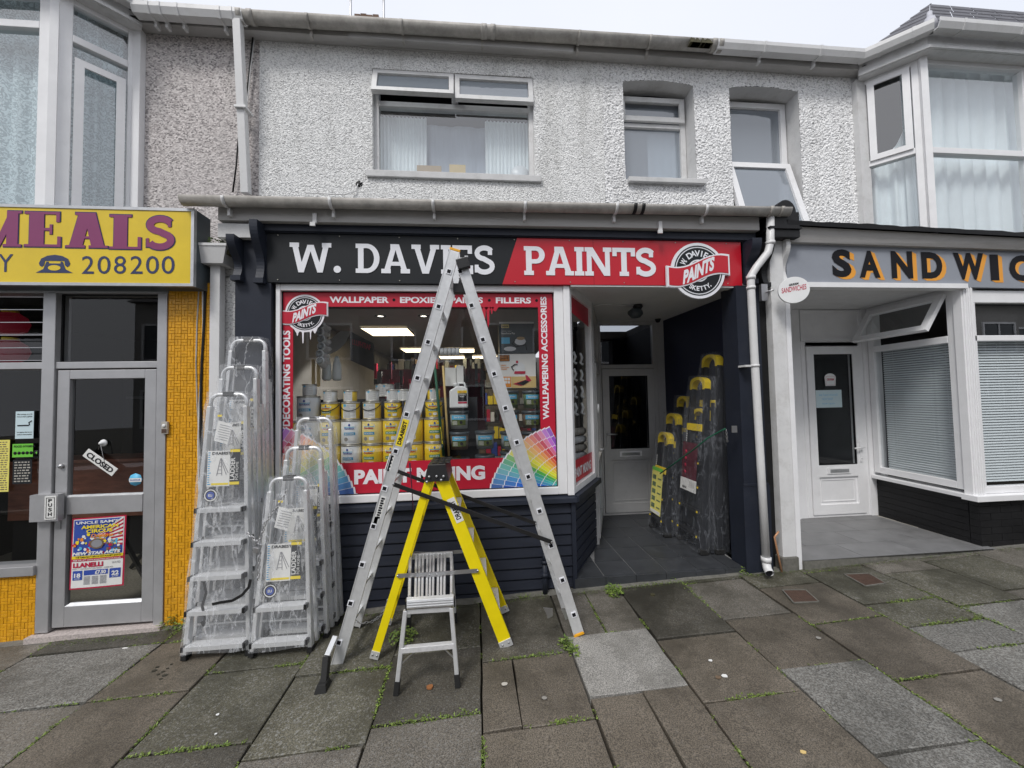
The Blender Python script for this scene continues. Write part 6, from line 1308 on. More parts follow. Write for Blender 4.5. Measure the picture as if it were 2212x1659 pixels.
m = mb('vinyl_white'); a = P(765,1048,y3); b_ = P(1048,1035,y3); zc = (a.z+b_.z)/2; put_text(m, 'PAINT MIXING', (a.x,y3,zc+.0), X1, Z1, b_.x-a.x, .122, .05); o = m.build('vinyl_lettering'); o.parent = BN
# colour fans
def hsv(h, s, v):
    import colorsys; return tuple(x**2.2 for x in colorsys.hsv_to_rgb(h, s, v))
FH = [(.76,.75,.75),(.80,.6,.8),(.93,.55,.85),(.97,.75,.8),(.02,.7,.88),(.06,.7,.93),(.09,.68,.94),(.12,.7,.93),(.145,.75,.93),(.16,.75,.85),(.30,.55,.72),(.42,.6,.68),(.48,.6,.72),(.53,.6,.75),(.57,.8,.8),(.59,.85,.75),(.61,.9,.65),(.63,.92,.55)]
for i, h in enumerate(FH):
    for j in range(4): mat('swatch_%d_%d' % (i, j), hsv(h[0]+.008*j, h[1]*(.62+.13*j), h[2]), .4, var=.03)
def clip(poly, x0, x1, z0, z1):
    def c1(p, f, inter):
        o = []
        for i in range(len(p)):
            a, b_ = p[i-1], p[i]; fa, fb = f(a), f(b_)
            if fb: 
                if not fa: o.append(inter(a, b_))
                o.append(b_)
            elif fa: o.append(inter(a, b_))
        return o
    def ix(X): return lambda a, b_: (X, a[1]+(b_[1]-a[1])*(X-a[0])/(b_[0]-a[0]))
    def iz(Z): return lambda a, b_: (a[0]+(b_[0]-a[0])*(Z-a[1])/(b_[1]-a[1]), Z)
    for f, it in ((lambda p: p[0] >= x0, ix(x0)), (lambda p: p[0] <= x1, ix(x1)), (lambda p: p[1] >= z0, iz(z0)), (lambda p: p[1] <= z1, iz(z1))):
        poly = c1(poly, f, it)
        if len(poly) < 3: return []
    return poly
def fan(px, pz, a_start, a_end, rad, sgn, label, box):
    T_ = thing('colour_fan', label, 'window vinyl', (px,VY,pz)); n = len(FH); da = (a_end-a_start)/n
    for i in range(n):
        aa = R(a_start+da*i); ab = R(a_start+da*(i+1.02)); r0 = rad*(.80+.20*i/(n-1)); yb = VY-.001-.0002*i; mbk = MB()
        mbk.use('vinyl_white'); pl = [(px+sgn*r*math.cos(a), pz+r*math.sin(a)) for r, a in ((r0*.15,aa),(r0*1.0,aa),(r0*1.0,ab),(r0*.15,ab))]; pl = clip(pl, *box)
        if pl: mbk.add([(x, yb, z) for x, z in pl], [tuple(range(len(pl)))])
        for j in range(8):
            r1 = r0*(.985-.125*j); r2 = r0*(.985-.125*j-.117); g_ = R(.45); mbk.use('swatch_%d_%d' % (i, min(j, 3)))
            pl = clip([(px+sgn*r*math.cos(a), pz+r*math.sin(a)) for r, a in ((r2,aa+(g_ if da>0 else -g_)*.4),(r1,aa+(g_ if da>0 else -g_)*.4),(r1,ab),(r2,ab))], *box)
            if pl: mbk.add([(x, yb-.0001, z) for x, z in pl], [tuple(range(len(pl)))])
        if mbk.f: 
            vs = [(x-px, y_-VY, z-pz) for x, y_, z in mbk.v]; mbk.v = vs; mbk.build('colour_strip', T_)
cR = P(1262,1068,VY); fan(cR.x, cR.z, 116, 178, .84, 1, 'printed fan of rainbow paint swatches in the lower right corner of the display window', (-9,gx1,gz0,3))
cL = P(500,1110,VY); fan(cL.x, cL.z, 62, 4, .99, 1, 'printed fan of rainbow swatches, lower left of the display window, behind the ladders', (gx0,9,gz0,3))
c_ = P(659,677,VY); roundel(c_.x, c_.z, VY-.001, .158, 'window_sticker', 'round PAINTS crest sticker with paint drips in the upper left corner of the display window', thick=.001, drips=True, mats=('vinyl_white','sign_black','vinyl_red'))
# ================================================================ DISPLAY BEHIND THE GLASS
DYs = .30
def shelf_block(u0, u1, vtop): pass
lab_names = {}
def cyl_label(m, R0, a0, a1, z0, z1, off=.0008, n=6):
    vs = []
    for k in range(n+1):
        a = a0+(a1-a0)*k/n; vs += [((R0+off)*math.sin(a), -(R0+off)*math.cos(a), z0), ((R0+off)*math.sin(a), -(R0+off)*math.cos(a), z1)]
    m.add(vs, [(2*k,2*k+2,2*k+3,2*k+1) for k in range(n)])
def cyl_ellipse(m, R0, ac, zc, ra, rz, off, n=16):
    m.add([((R0+off)*math.sin(ac+ra*math.cos(t*2*math.pi/n)), -(R0+off)*math.cos(ac+ra*math.cos(t*2*math.pi/n)), zc+rz*math.sin(t*2*math.pi/n)) for t in range(n)], [tuple(range(n))])
def cyl_text(m, s, R0, a0, a1, z0, z1, off, bold=.03):
    vs, fs, _ = text2d(s, bold); m.add([((R0+off)*math.sin(a0+(a1-a0)*x), -(R0+off)*math.cos(a0+(a1-a0)*x), z0+(z1-z0)*yy) for x, yy in vs], fs)
TINS = {}
def tin(kind, R0, H, loc, label, group, rot=0):
    key = (kind, R0, H)
    if key in TINS: t_ = dup(TINS[key]); t_.location = loc; t_['label'] = label; t_['group'] = group; t_.rotation_euler.z = rot; return t_
    t_ = thing('paint_tin', label, 'paint tin', loc, group); body = {'y':'tin_yellow','p':'tin_pale','w':'tin_white','b':'tin_yellow','k':'tin_white'}[kind]
    m = mb(body); m.lathe([(R0-.003,.0),(R0,.006),(R0,H-.012),(R0-.002,H-.01)], 28); m.build('body', t_)
    m = mb('tin_metal'); m.lathe([(R0+.003,H-.012),(R0+.004,H-.004),(R0+.001,H),(R0-.008,H-.001),(R0-.012,H-.006),(.0,H-.006)], 28, cap=False); m.lathe([(R0+.002,0),(R0+.0025,.006),(R0,.008)], 28, cap=False); m.build('lid', t_)
    s = MB()
    if kind in 'ypw':
        s.use('paper'); cyl_ellipse(s, R0, 0, H*.74, .62, H*.155, .0006); s.use('ink_sky'); cyl_label(s, R0, -.5, .5, H*.70, H*.73, .0012); s.use('ink_blue'); cyl_ellipse(s, R0, 0, H*.80, .10, H*.05, .0014); s.use('tin_white' if 0 else 'ink_red' if kind != 'w' else 'ink_blue'); cyl_text(s, 'Sandtex', R0, -.48, .48, H*.625, H*.70, .0022)
        s.use('label_green' if kind == 'y' else 'label_blue'); cyl_label(s, R0, -.55, .55, H*.385, H*.50, .0012); s.use('paper'); cyl_text(s, 'MICROSEAL', R0, -.45, .45, H*.41, H*.47, .0022)
        s.use('gum'); cyl_ellipse(s, R0, -.32, H*.22, .20, H*.08, .0012); s.use('paper'); cyl_label(s, R0, .05, .5, H*.16, H*.30, .0012)
    if kind in 'bk':
        s.use('paper'); cyl_label(s, R0, -.75, .75, H*.08, H*.90, .0008, 10); s.use('ink_grey')
        for k in range(12): cyl_label(s, R0, -.62, .62 if k % 3 else .1, H*(.14+.06*k), H*(.155+.06*k), .0014)
        s.use('ink_sky'); cyl_label(s, R0, -.7, -.35, H*.74, H*.88, .0016)
    s.build('label_print', t_)
    if H > .15:
        h = mb('black_plastic' if kind != 'w' else 'can_white'); h.tube([((R0+.005)*math.sin(a), -(R0+.005)*math.cos(a), H*.86-.085*math.cos(a*1.0)*0-.055*max(0,math.cos(a))) for a in [(-1.57+3.14*k/10) for k in range(11)]], .004, 5); 
        if kind in 'b' or R0 < .085: h.build('handle', t_)
    TINS[key] = t_; t_.rotation_euler.z = rot; return t_
ordn = ['first','second','third','fourth','fifth','sixth','seventh','eighth','ninth']
def place_row(rowname, items, group, zfix=None):
    for i, (u, vt, vb, wv, kind, y) in enumerate(items):
        b_ = P(u, vb, y); t = P(u, vt, y); R0 = abs(P(u+wv/2, vb, y).x-P(u-wv/2, vb, y).x)/2*.985; H = t.z-b_.z
        R0 = round(R0, 3); H = round(H, 2)-.003
        nm = {'y':'yellow','p':'pale yellow','w':'white','b':'back to front yellow','k':'small white labelled'}[kind]
        tin(kind, R0, H, (b_.x, y, b_.z), '%s tin, %s from the left in the %s of the window display' % (nm, ordn[i], rowname), group, rs_.uniform(-.25,.25))
rs_ = random.Random(12)
G_ = 'paint tins stacked behind the display window'
zr = [1.005, 1.222, 1.442]
def row2(rowname, us, kinds, R0, H, z, y, grp=G_):
    for i, (u, k) in enumerate(zip(us, kinds)):
        x = P(u, 930, y).x
        nm = {'y':'yellow','p':'pale yellow','w':'white','b':'reversed yellow','k':'white labelled'}[k]
        tin(k, R0, H, (x, y, z), '%s tin, %s from left in the %s of the shop window stack' % (nm, ordn[i], rowname), grp, rs_.uniform(-.2,.2))
us = [625,669,714,760,805,849,893,938]
row2('bottom row', us, 'yyywyyyy', .089, .214, 1.003, DYs); row2('second row', us, 'ywpwpyyy', .089, .214, 1.220, DYs)
row2('third row', [714,758,804,850,893,938], 'ybbyyy', .077, .155, 1.438, DYs)
row2('top row', [669,714,757,805,850,873,938], 'kkbkkkb', .057, .104, 1.596, DYs)
tin('w', .094, .215, (P(667,930,DYs).x, DYs, 1.438), 'large white tin at the left end of the third row in the shop window', G_)
TINS_top = bpy.data.objects
for o_ in list(C.objects):
    if o_.get('label','').startswith('white labelled tin, first from left in the top row'): o_.location.z = 1.656
row2('back row', [838,826,900], 'kkk', .062, .12, 1.64, .52)
# plinth under the tins
m = mb('room_dark'); m.box(-1.62,.60,.18,.70,.705,1.0); tag(m.build('display_table'), 'dark low table under the stacked paint tins behind the window', 'table')
m = mb('room_dark'); m.box(-1.5,-.0,.46,.60,1.0,1.62); tag(m.build('display_stand'), 'dark stand behind the paint tins in the window', 'stand')
# tubs
TUB = {}
def tub(mt, R0, H, loc, label):
    if mt in TUB: t_ = dup(TUB[mt]); t_.location = loc; t_['label'] = label; return t_
    t_ = thing('paint_tub', label, 'paint tub', loc, 'dark fence paint tubs in the display window'); m = mb(mt); m.lathe([(R0*.88,0),(R0*.97,H*.86)], 26); m.build('body', t_)
    m = mb('tub_dark'); m.lathe([(R0*1.02,H*.84),(R0*1.06,H*.86),(R0*1.06,H),(R0*.9,H),(0,H-.004)], 26, cap=False); m.build('lid', t_)
    s = mb('ink_sky'); cyl_label(s, R0*.955, -.8, .8, H*.52, H*.76, .003, 8); s.use('paper'); cyl_text(s, 'Shed & Fence', R0*.955, -.5, .55, H*.60, H*.70, .005); s.use('moss'); cyl_label(s, R0*.93, -.8, .8, H*.2, H*.50, .004, 8); s.use('ink'); cyl_ellipse(s, R0*.94, .25, H*.36, .16, H*.09, .006); s.use('paper')
    for k in range(4): cyl_label(s, R0*.93, -.7, -.15, H*(.24+.06*k), H*(.26+.06*k), .006)
    s.build('label_print', t_); TUB[mt] = t_; return t_
def tubat(u, vb, mt, label, y=.32, R0=.088): a = P(u, vb, y); return tub(mt, R0, .162, (a.x, y, a.z), label)
tubat(993,1027,'tub_body','dark tub at the bottom of the column under the white jerrycan'); tubat(993,970,'tub_brown','brown Shed & Fence tub, second from the bottom under the white jerrycan'); tubat(992,925,'tub_body','grey tub directly under the white jerrycan')
tubat(1048,1020,'tub_body','tub at the bottom of the short column between the jerrycan and the boxes'); tubat(1048,968,'tub_body','grey tub on top of the short column right of the jerrycan')
for u, nm in ((1102,'left'),(1148,'right')):
    for vb, lv, mt in ((1012,'bottom','tub_body'),(969,'second lowest','tub_brown' if nm == 'right' else 'tub_body'),(924,'second highest','tub_brown'),(881,'topmost','tub_green')):
        tubat(u, vb, mt, '%s tub of the %s column under the boxed wallpaper strippers' % (lv, nm), R0=.082)
m = mb('room_dark'); m.box(P(975,1000,.3).x, .76,.2,.55,.70,P(993,1027,.32).z-.003); tag(m.build('display_step'), 'low dark step under the tubs in the window', 'stand')
# jerrycan
a = P(991.5,881,.31); T_ = thing('jerrycan', 'white plastic jerrycan of fungicidal wash on top of the tubs in the window', 'jerrycan', a)
m = mb('can_white'); w_, h_, d_ = .083, .20, .055
prof = [(-w_,0),(w_,0),(w_,h_*.86),(w_*.78,h_*.97),(w_*.45,h_),(-w_*.3,h_),(-w_*.45,h_*.94),(-w_,h_*.80)]; m.prism([(x,-d_,z) for x, z in prof], (0,2*d_,0)); m.build('body', T_, bevel=.012)
m = mb('can_white'); m.lathe([(.022,h_-.002),(.022,h_+.03),(.018,h_+.033)], 14, (-.03,0,0)); m.build('cap', T_); m = mb('can_white'); m.tube([(-.005,0,h_),(.0,0,h_+.03),(.05,0,h_+.03),(.07,0,h_-.02)], .011, 8); m.build('handle', T_)
m = mb('ink_yellow'); m.box(-.01,w_-.008,-d_-.0015,-d_-.0005,.135,.16); m.use('ink').box(-.005,w_-.008,-d_-.0015,-d_-.0005,.06,.132); m.use('ink_red').box(-.005,w_-.008,-d_-.0015,-d_-.0005,.04,.056); m.use('paper'); put_text(m,'FUNGICIDAL',(.0,-d_-.003,.115),X1,Z1,.068,.011,.03); put_text(m,'WASH',(.01,-d_-.003,.098),X1,Z1,.04,.011,.03); m.use('ink_orange'); put_text(m,'Sandtex',(.005,-d_-.003,.14),X1,Z1,.06,.015,.03); m.build('label_print', T_)
# boxed machines
def vbox(name, label, cat, u0, v0, u1, v1, y, d, mt):
    a = P(u0, v1, y); b_ = P(u1, v0, y); o = thing(name, label, cat, (a.x,y,a.z)); m = mb(mt); m.box(0,b_.x-a.x,0,d,0,b_.z-a.z); m.build('carton', o, bevel=.003); return o, b_.x-a.x, b_.z-a.z
T_, w_, h_ = vbox('boxed_steamer', 'dark grey box of a wallpaper steamer standing on the white one in the window', 'box', 1079,695,1153,763,.33,.2,'tub_dark')
m = mb('paper'); m.box(0,w_,-.002,-.0005,h_-.018,h_); m.use('tin_pale').box(.02,.095,-.003,-.0005,h_-.06,h_-.025); m.use('ink'); put_text(m,'WAGNER',(.025,-.004,h_-.052),X1,Z1,.065,.014,.03); m.use('paper'); put_text(m,'SteamForce Plus',(.02,-.003,h_-.12),X1,Z1,.13,.018,.02); put_text(m,'Wallpaper stripper',(.02,-.003,h_-.095),X1,Z1,.10,.009,.01); m.use('ink_sky').box(.02,.10,-.003,-.001,.09,.15); m.use('tin_white'); m.add([(.20+.055*math.cos(t*.5),-.0035,.11+.035*math.sin(t*.5)) for t in range(12)],[tuple(range(12))]); m.add([(.10+.06*math.cos(t*.5),-.0037,.04+.022*math.sin(t*.5)) for t in range(12)],[tuple(range(12))]); m.use('curtain' if 0 else 'cardboard'); m.add([(.205+.04*math.cos(t*.5),-.0039,.14+.016*math.sin(t*.5)) for t in range(12)],[tuple(range(12))]); m.use('ink'); m.tube([(.15,-.004,.12),(.12,-.004,.09),(.16,-.004,.06),(.25,-.004,.08),(.26,-.004,.03)], .004, 5); m.build('print', T_)
T_, w_, h_ = vbox('boxed_stripper', 'white and orange box of a steam wallpaper stripper under the dark box in the window', 'box', 1078,764,1157,839,.325,.2,'paper')
m = mb('ink'); m.box(.01,.105,-.002,-.0005,h_-.07,h_-.01); m.use('ink_orange'); frame(m,.018,.098,h_-.064,h_-.016,-.003,.001,.004); put_text(m,'BLACK+',(.028,-.0035,h_-.038),X1,Z1,.06,.014,.03); put_text(m,'DECKER',(.028,-.0035,h_-.058),X1,Z1,.06,.014,.03); m.box(.018,.115,-.002,-.0005,.01,.11); put_text(m,'2400W',(.02,-.003,h_-.115),X1,Z1,.05,.012,.02); put_text(m,'STEAM WALLPAPER',(.02,-.003,h_-.135),X1,Z1,.08,.011,.02); put_text(m,'STRIPPER',(.02,-.003,h_-.152),X1,Z1,.06,.011,.02); m.use('paper')
for i in range(3):
    for j in range(2): m.box(.026+.028*i,.050+.028*i,-.003,-.0021,.045+.03*j,.069+.03*j)
m.use('wood_pale').box(.118,w_-.002,-.002,-.0005,.0+.002,.11); m.use('tin_white'); m.add([(.20+q[0],-.004,.19+q[1]) for q in ((-.05,-.03),(.05,-.03),(.045,.03),(.01,.055),(-.035,.04))],[(0,1,2,3,4)]); m.use('ink_red'); m.add([(.20+q[0],-.0045,.155+q[1]) for q in ((-.055,-.02),(.05,-.02),(.055,.005),(-.05,.005))],[(0,1,2,3)]); m.add([(.22+q[0],-.0045,.07+q[1]) for q in ((-.09,-.03),(-.01,-.05),(.09,0),(.05,.05),(.03,.05),(.04,.01))],[(0,1,2,3,4,5)]); m.use('ink_red').box(.165,.185,-.005,-.0041,.235,.26); m.use('ink'); m.add([(.23+q[0],-.0052,.06+q[1]) for q in ((-.07,-.02),(0,-.035),(.06,0),(.02,.015))],[(0,1,2,3)]); m.tube([(.14,-.005,.17),(.12,-.005,.20),(.15,-.005,.225),(.18,-.005,.22)], .005, 5); m.build('print', T_)
# roller sleeves hanging at the left
for i, (u, v) in enumerate(((693,701),(690,716),(693,732),(693,748),(690,764),(691,779))):
    a = P(u, v, .22); m = mb('fleece'); 
    for k in range(9): m.lathe([(.028,.024*k),(.036,.024*k+.006),(.036,.024*k+.018),(.028,.024*k+.024)], 16, (a.x-.006*k,.22,a.z-.002*k), 'y', cap=(k==8))
    m.use('can_white'); m.lathe([(.018,-.001),(.018,.2)], 12, (a.x,.22,a.z), 'y', cap=False); m.use('tub_body'); m.lathe([(.017,.01),(0,.01)], 12, (a.x,.22,a.z), 'y', cap=False)
    tag(m.build('roller_sleeve'), 'white fleece paint roller sleeve, %s from the top of the hanging row in the window' % ordn[i], 'roller sleeve', 'white roller sleeves hanging in the window')
a = P(965,760,.3); m = mb('fleece'); 
for k in range(5): m.lathe([(.030,0),(.038,.005),(.038,.030),(.030,.035)], 16, (a.x-.06+.036*k,.3,a.z), 'x')
tag(m.build('roller_sleeve'), 'striped white roller in clear wrapping lying behind the tall ladder', 'roller sleeve')
a = P(930,772,.34); m = mb('wrap_clear'); m.box(a.x-.09,a.x+.22,.30,.42,a.z-.05,a.z+.05); tag(m.build('roller_pack'), 'clear plastic pack round the roller set behind the tall ladder', 'pack')
a = P(985,815,.36); m = mb('paper'); m.box(a.x-.10,a.x+.0,.34,.46,a.z-.08,a.z+.09); m.box(a.x+.003,a.x+.07,.35,.47,a.z-.06,a.z+.11); tag(m.build('white_carton'), 'pair of plain white cartons above the jerrycan in the window', 'carton')
# brushes and long poles
m = mb('fibre_green'); a = P(936,760,.22); b_ = P(958,985,.22); m.tube([a,b_], .012, 8); m.use('ink_yellow'); a2, b2 = a.lerp(b_,.72), a.lerp(b_,.88); d_ = (b_-a).normalized(); put_text(m, 'Bulldog', b2+Vector((-.006,-.0135,0)), -d_, Vector((.999,0,0)), (b2-a2).length, .014, .02); tag(m.build('green_pole'), 'slim dark green pole leaning in the window behind the tall ladder', 'pole')
m = mb('wood_pale'); m.tube([P(957,790,.26),P(970,985,.26)], .010, 8); tag(m.build('wooden_pole'), 'slim yellow wooden pole leaning beside the green one in the window', 'pole')
for i, u in enumerate((676,687)):
    m = mb('wood_pale'); m.box(P(u-3,780,.4).x,P(u+3,780,.4).x,.4,.42,P(u,835,.4).z,P(u,775,.4).z); tag(m.build('paste_brush'), ['left','right'][i]+' of the two yellow wooden brushes hanging under the roller sleeves', 'brush')
for i, u in enumerate((706,728)):
    m = mb('curtain'); a = P(u,800,.6); m.lathe([(.03,-.10),(.045,-.08),(.04,.05),(.015,.14)], 12, a); tag(m.build('hanging_bag'), ['left','right'][i]+' pale bagged brush hanging in the window above the tins', 'bag')
a, b_ = P(757,728,.9), P(804,800,.9); m = mb('room_dark'); m.prism([(a.x,.9,a.z-.25),(a.x,.9,a.z+.06),(b_.x,.95,a.z-.06),(b_.x,.95,b_.z)], (0,.04,0)); fb = tag(m.build('hanging_board'), 'dark hanging tool board with faint red FAITHFULL lettering inside the shop', 'board'); m = mb('ink_red'); put_text(m,'LLUFHTIAF',(a.x+.02,.895,a.z-.08),X1-Z1*.35,Z1,.20,.06,.04); o = m.build('lettering'); o.parent = fb
m = mb('can_white'); vs = []; zr2 = lambda x, y: (592.5+.2745*x, 619.9+.2745*y)
for lo_, hi_ in (((415,533),(385,420)),((455,522),(425,417)),((490,505),(455,402)),((530,475),(482,378)),((565,432),(502,360)),((600,350),(525,345))): vs += [P(*zr2(*lo_),.70), P(*zr2(*hi_),.74)]
m.smooth = True; m.add(vs, [(2*k,2*k+2,2*k+3,2*k+1) for k in range(5)]); m.smooth = False; tag(m.build('curved_display_strip'), 'pale curved strip of display board above the roller sleeves', 'board')
# ceiling panels, spot lights
for i, (x, y, sx, sy) in enumerate(((-1.31,2.60,.64,.66),(-1.22,4.80,.60,.62),(-.35,4.9,.60,.62),(.2,6.2,.6,.6),(-.60,6.2,.6,.6))):
    t_ = thing('ceiling_light', 'lit square warm ceiling panel inside the paint shop, %s from the front' % ordn[i], 'ceiling light', (x,y,2.655), 'lit ceiling panels inside the paint shop'); m = mb('panel_light'); m.box(-sx/2,sx/2,-sy/2,sy/2,-.02,-.005); m.build('diffuser', t_); m = mb('can_white'); 
    for q in ((-sx/2-.02,-sx/2,-sy/2,sy/2),(sx/2,sx/2+.02,-sy/2,sy/2),(-sx/2-.02,sx/2+.02,-sy/2-.02,-sy/2),(-sx/2-.02,sx/2+.02,sy/2,sy/2+.02)): m.box(q[0],q[1],q[2],q[3],-.022,0)
    m.build('frame', t_)
for i, (u, v) in enumerate(((822,682),(915,682),(1040,691))):
    a = PZ(u, v, 2.655); t_ = thing('spotlight', 'small round recessed ceiling spotlight, %s from the left above the window display' % ordn[i], 'spotlight', a, 'recessed spotlights over the display'); m = mb('black_plastic'); m.lathe([(.07,.0),(.07,-.012),(.045,-.012),(.045,0)], 20, cap=False); m.build('bezel', t_); m = mb('spot_light'); m.lathe([(.04,-.004),(.0,-.004)], 16, cap=False); m.build('bulb', t_)
    pl = bpy.data.lights.new('spot_lamp','SPOT'); pl.energy = 55; pl.spot_size = R(120); pl.shadow_soft_size = .05; pl.color = (1,.93,.82); po = bpy.data.objects.new('spot_lamp', pl); C.objects.link(po); po.location = (0,0,-.03); po.parent = t_; po.rotation_euler = (R(22 if a.y > .9 else 0),0,0)
# dim shelving at the back
m = mb('room_dark')
for k in range(6): m.box(-1.9,1.3,5.2,5.6,.3+.38*k,.33+.38*k)
m.box(-1.95,-1.9,5.2,5.6,0,2.4); m.box(1.3,1.35,5.2,5.6,0,2.4); m.box(-.35,-.3,5.2,5.6,0,2.4); sv = tag(m.build('back_shelving'), 'dim shelving full of goods at the back of the paint shop', 'shelving')
m = MB(); rs = random.Random(21)
for k in range(6):
    x = -1.88
    while x < 1.25:
        w_ = rs.uniform(.04,.14); h_ = rs.uniform(.10,.3); m.use(rs.choice(['maroon','tub_dark','room_wall','ink_red','tub_body','black_plastic','tub_brown','ink_yellow','can_white','ink_blue'])); m.box(x,x+w_*.9,5.22,5.4,.332+.38*k,.332+.38*k+h_); x += w_+rs.uniform(0,.03)
o = m.build('shelf_goods', sv); o['kind'] = 'stuff'
m = MB(); 
for k in range(70):
    x, y, z = rs.uniform(-1.3,.1), rs.uniform(1.3,1.5), rs.uniform(1.55,1.95); w_ = rs.uniform(.02,.05); m.use(rs.choice(['maroon','tub_dark','maroon','ink_red','black_plastic','room_wall'])); m.box(x,x+w_,y,y+.05,z,z+rs.uniform(.05,.22))
m.use('maroon').box(-1.2,.1,1.5,1.55,1.0,1.98); o = m.build('tool_rack'); tag(o, 'maroon rack of hanging tools behind the paint tins', 'rack')
# brackets and goods in the angled side window
rs = random.Random(31); k = 0
for j in range(4):
    z = 2.0-.17*j; m = mb('gutter_white' if 0 else 'tin_white'); c0 = Vector((1.0,.62,0))
    for i in range(4):
        p = Vector((.86+.10*i,.32+.12*i,z)); m.tube([p+Vector((0,0,.05)), p+Vector((.02,0,.0)), p+Vector((0,0,-.05)), p+Vector((.03,.0,-.07))], .013, 6)
    tag(m.build('corbel_sample'), 'row of white scrolled corbel samples in the angled side window, %s from the top' % ordn[j], 'corbel samples', 'corbel samples in the side window')
for j in range(5):
    p = Vector((.98,.60,1.24-.085*j)); m = mb('fleece' if j % 2 else 'stone_pale'); m.tube([p+Vector((-.14,-.15,0)), p+Vector((.14,.12,0))], .037, 14); tag(m.build('wallpaper_roll'), 'roll of pale lining paper in the side window, %s from the top of the pile' % ordn[j], 'roll', 'rolls of paper in the side window')
# ================================================================ LADDERS
def wrap_shell(H, wfun, y0, y1, mt, seed, amp=.007, z0=.0, bottom=.0):
    m = mb(mt); ns, npm = 34, 28; rs_ = random.Random(seed); vs = []
    for i in range(ns+1):
        z = z0+(H-z0)*i/ns; w_ = wfun(z)
        for k in range(npm):
            a = 2*math.pi*k/npm; ca, sa = math.cos(a), math.sin(a); ex = .35
            x = w_*math.copysign(abs(ca)**ex, ca); y = (y0+y1)/2+(y1-y0)/2*math.copysign(abs(sa)**ex, sa)
            n_ = noise.noise_vector((x*9+seed*7, y*9, z*4)); n2 = noise.noise_vector((x*30+seed, y*30, z*11)); x += (n_.x*amp+n2.x*amp*.15); y += (n_.y*amp+n2.y*amp*.15)
            zz_ = z+(n_.z*.03 if i == 0 else 0)
            vs.append((x, y, zz_))
    fs = [(i*npm+k, i*npm+(k+1) % npm, (i+1)*npm+(k+1) % npm, (i+1)*npm+k) for i in range(ns) for k in range(npm)]; fs.append(tuple(range(ns*npm, (ns+1)*npm)))
    m.smooth = True; m.add(vs, fs); return m
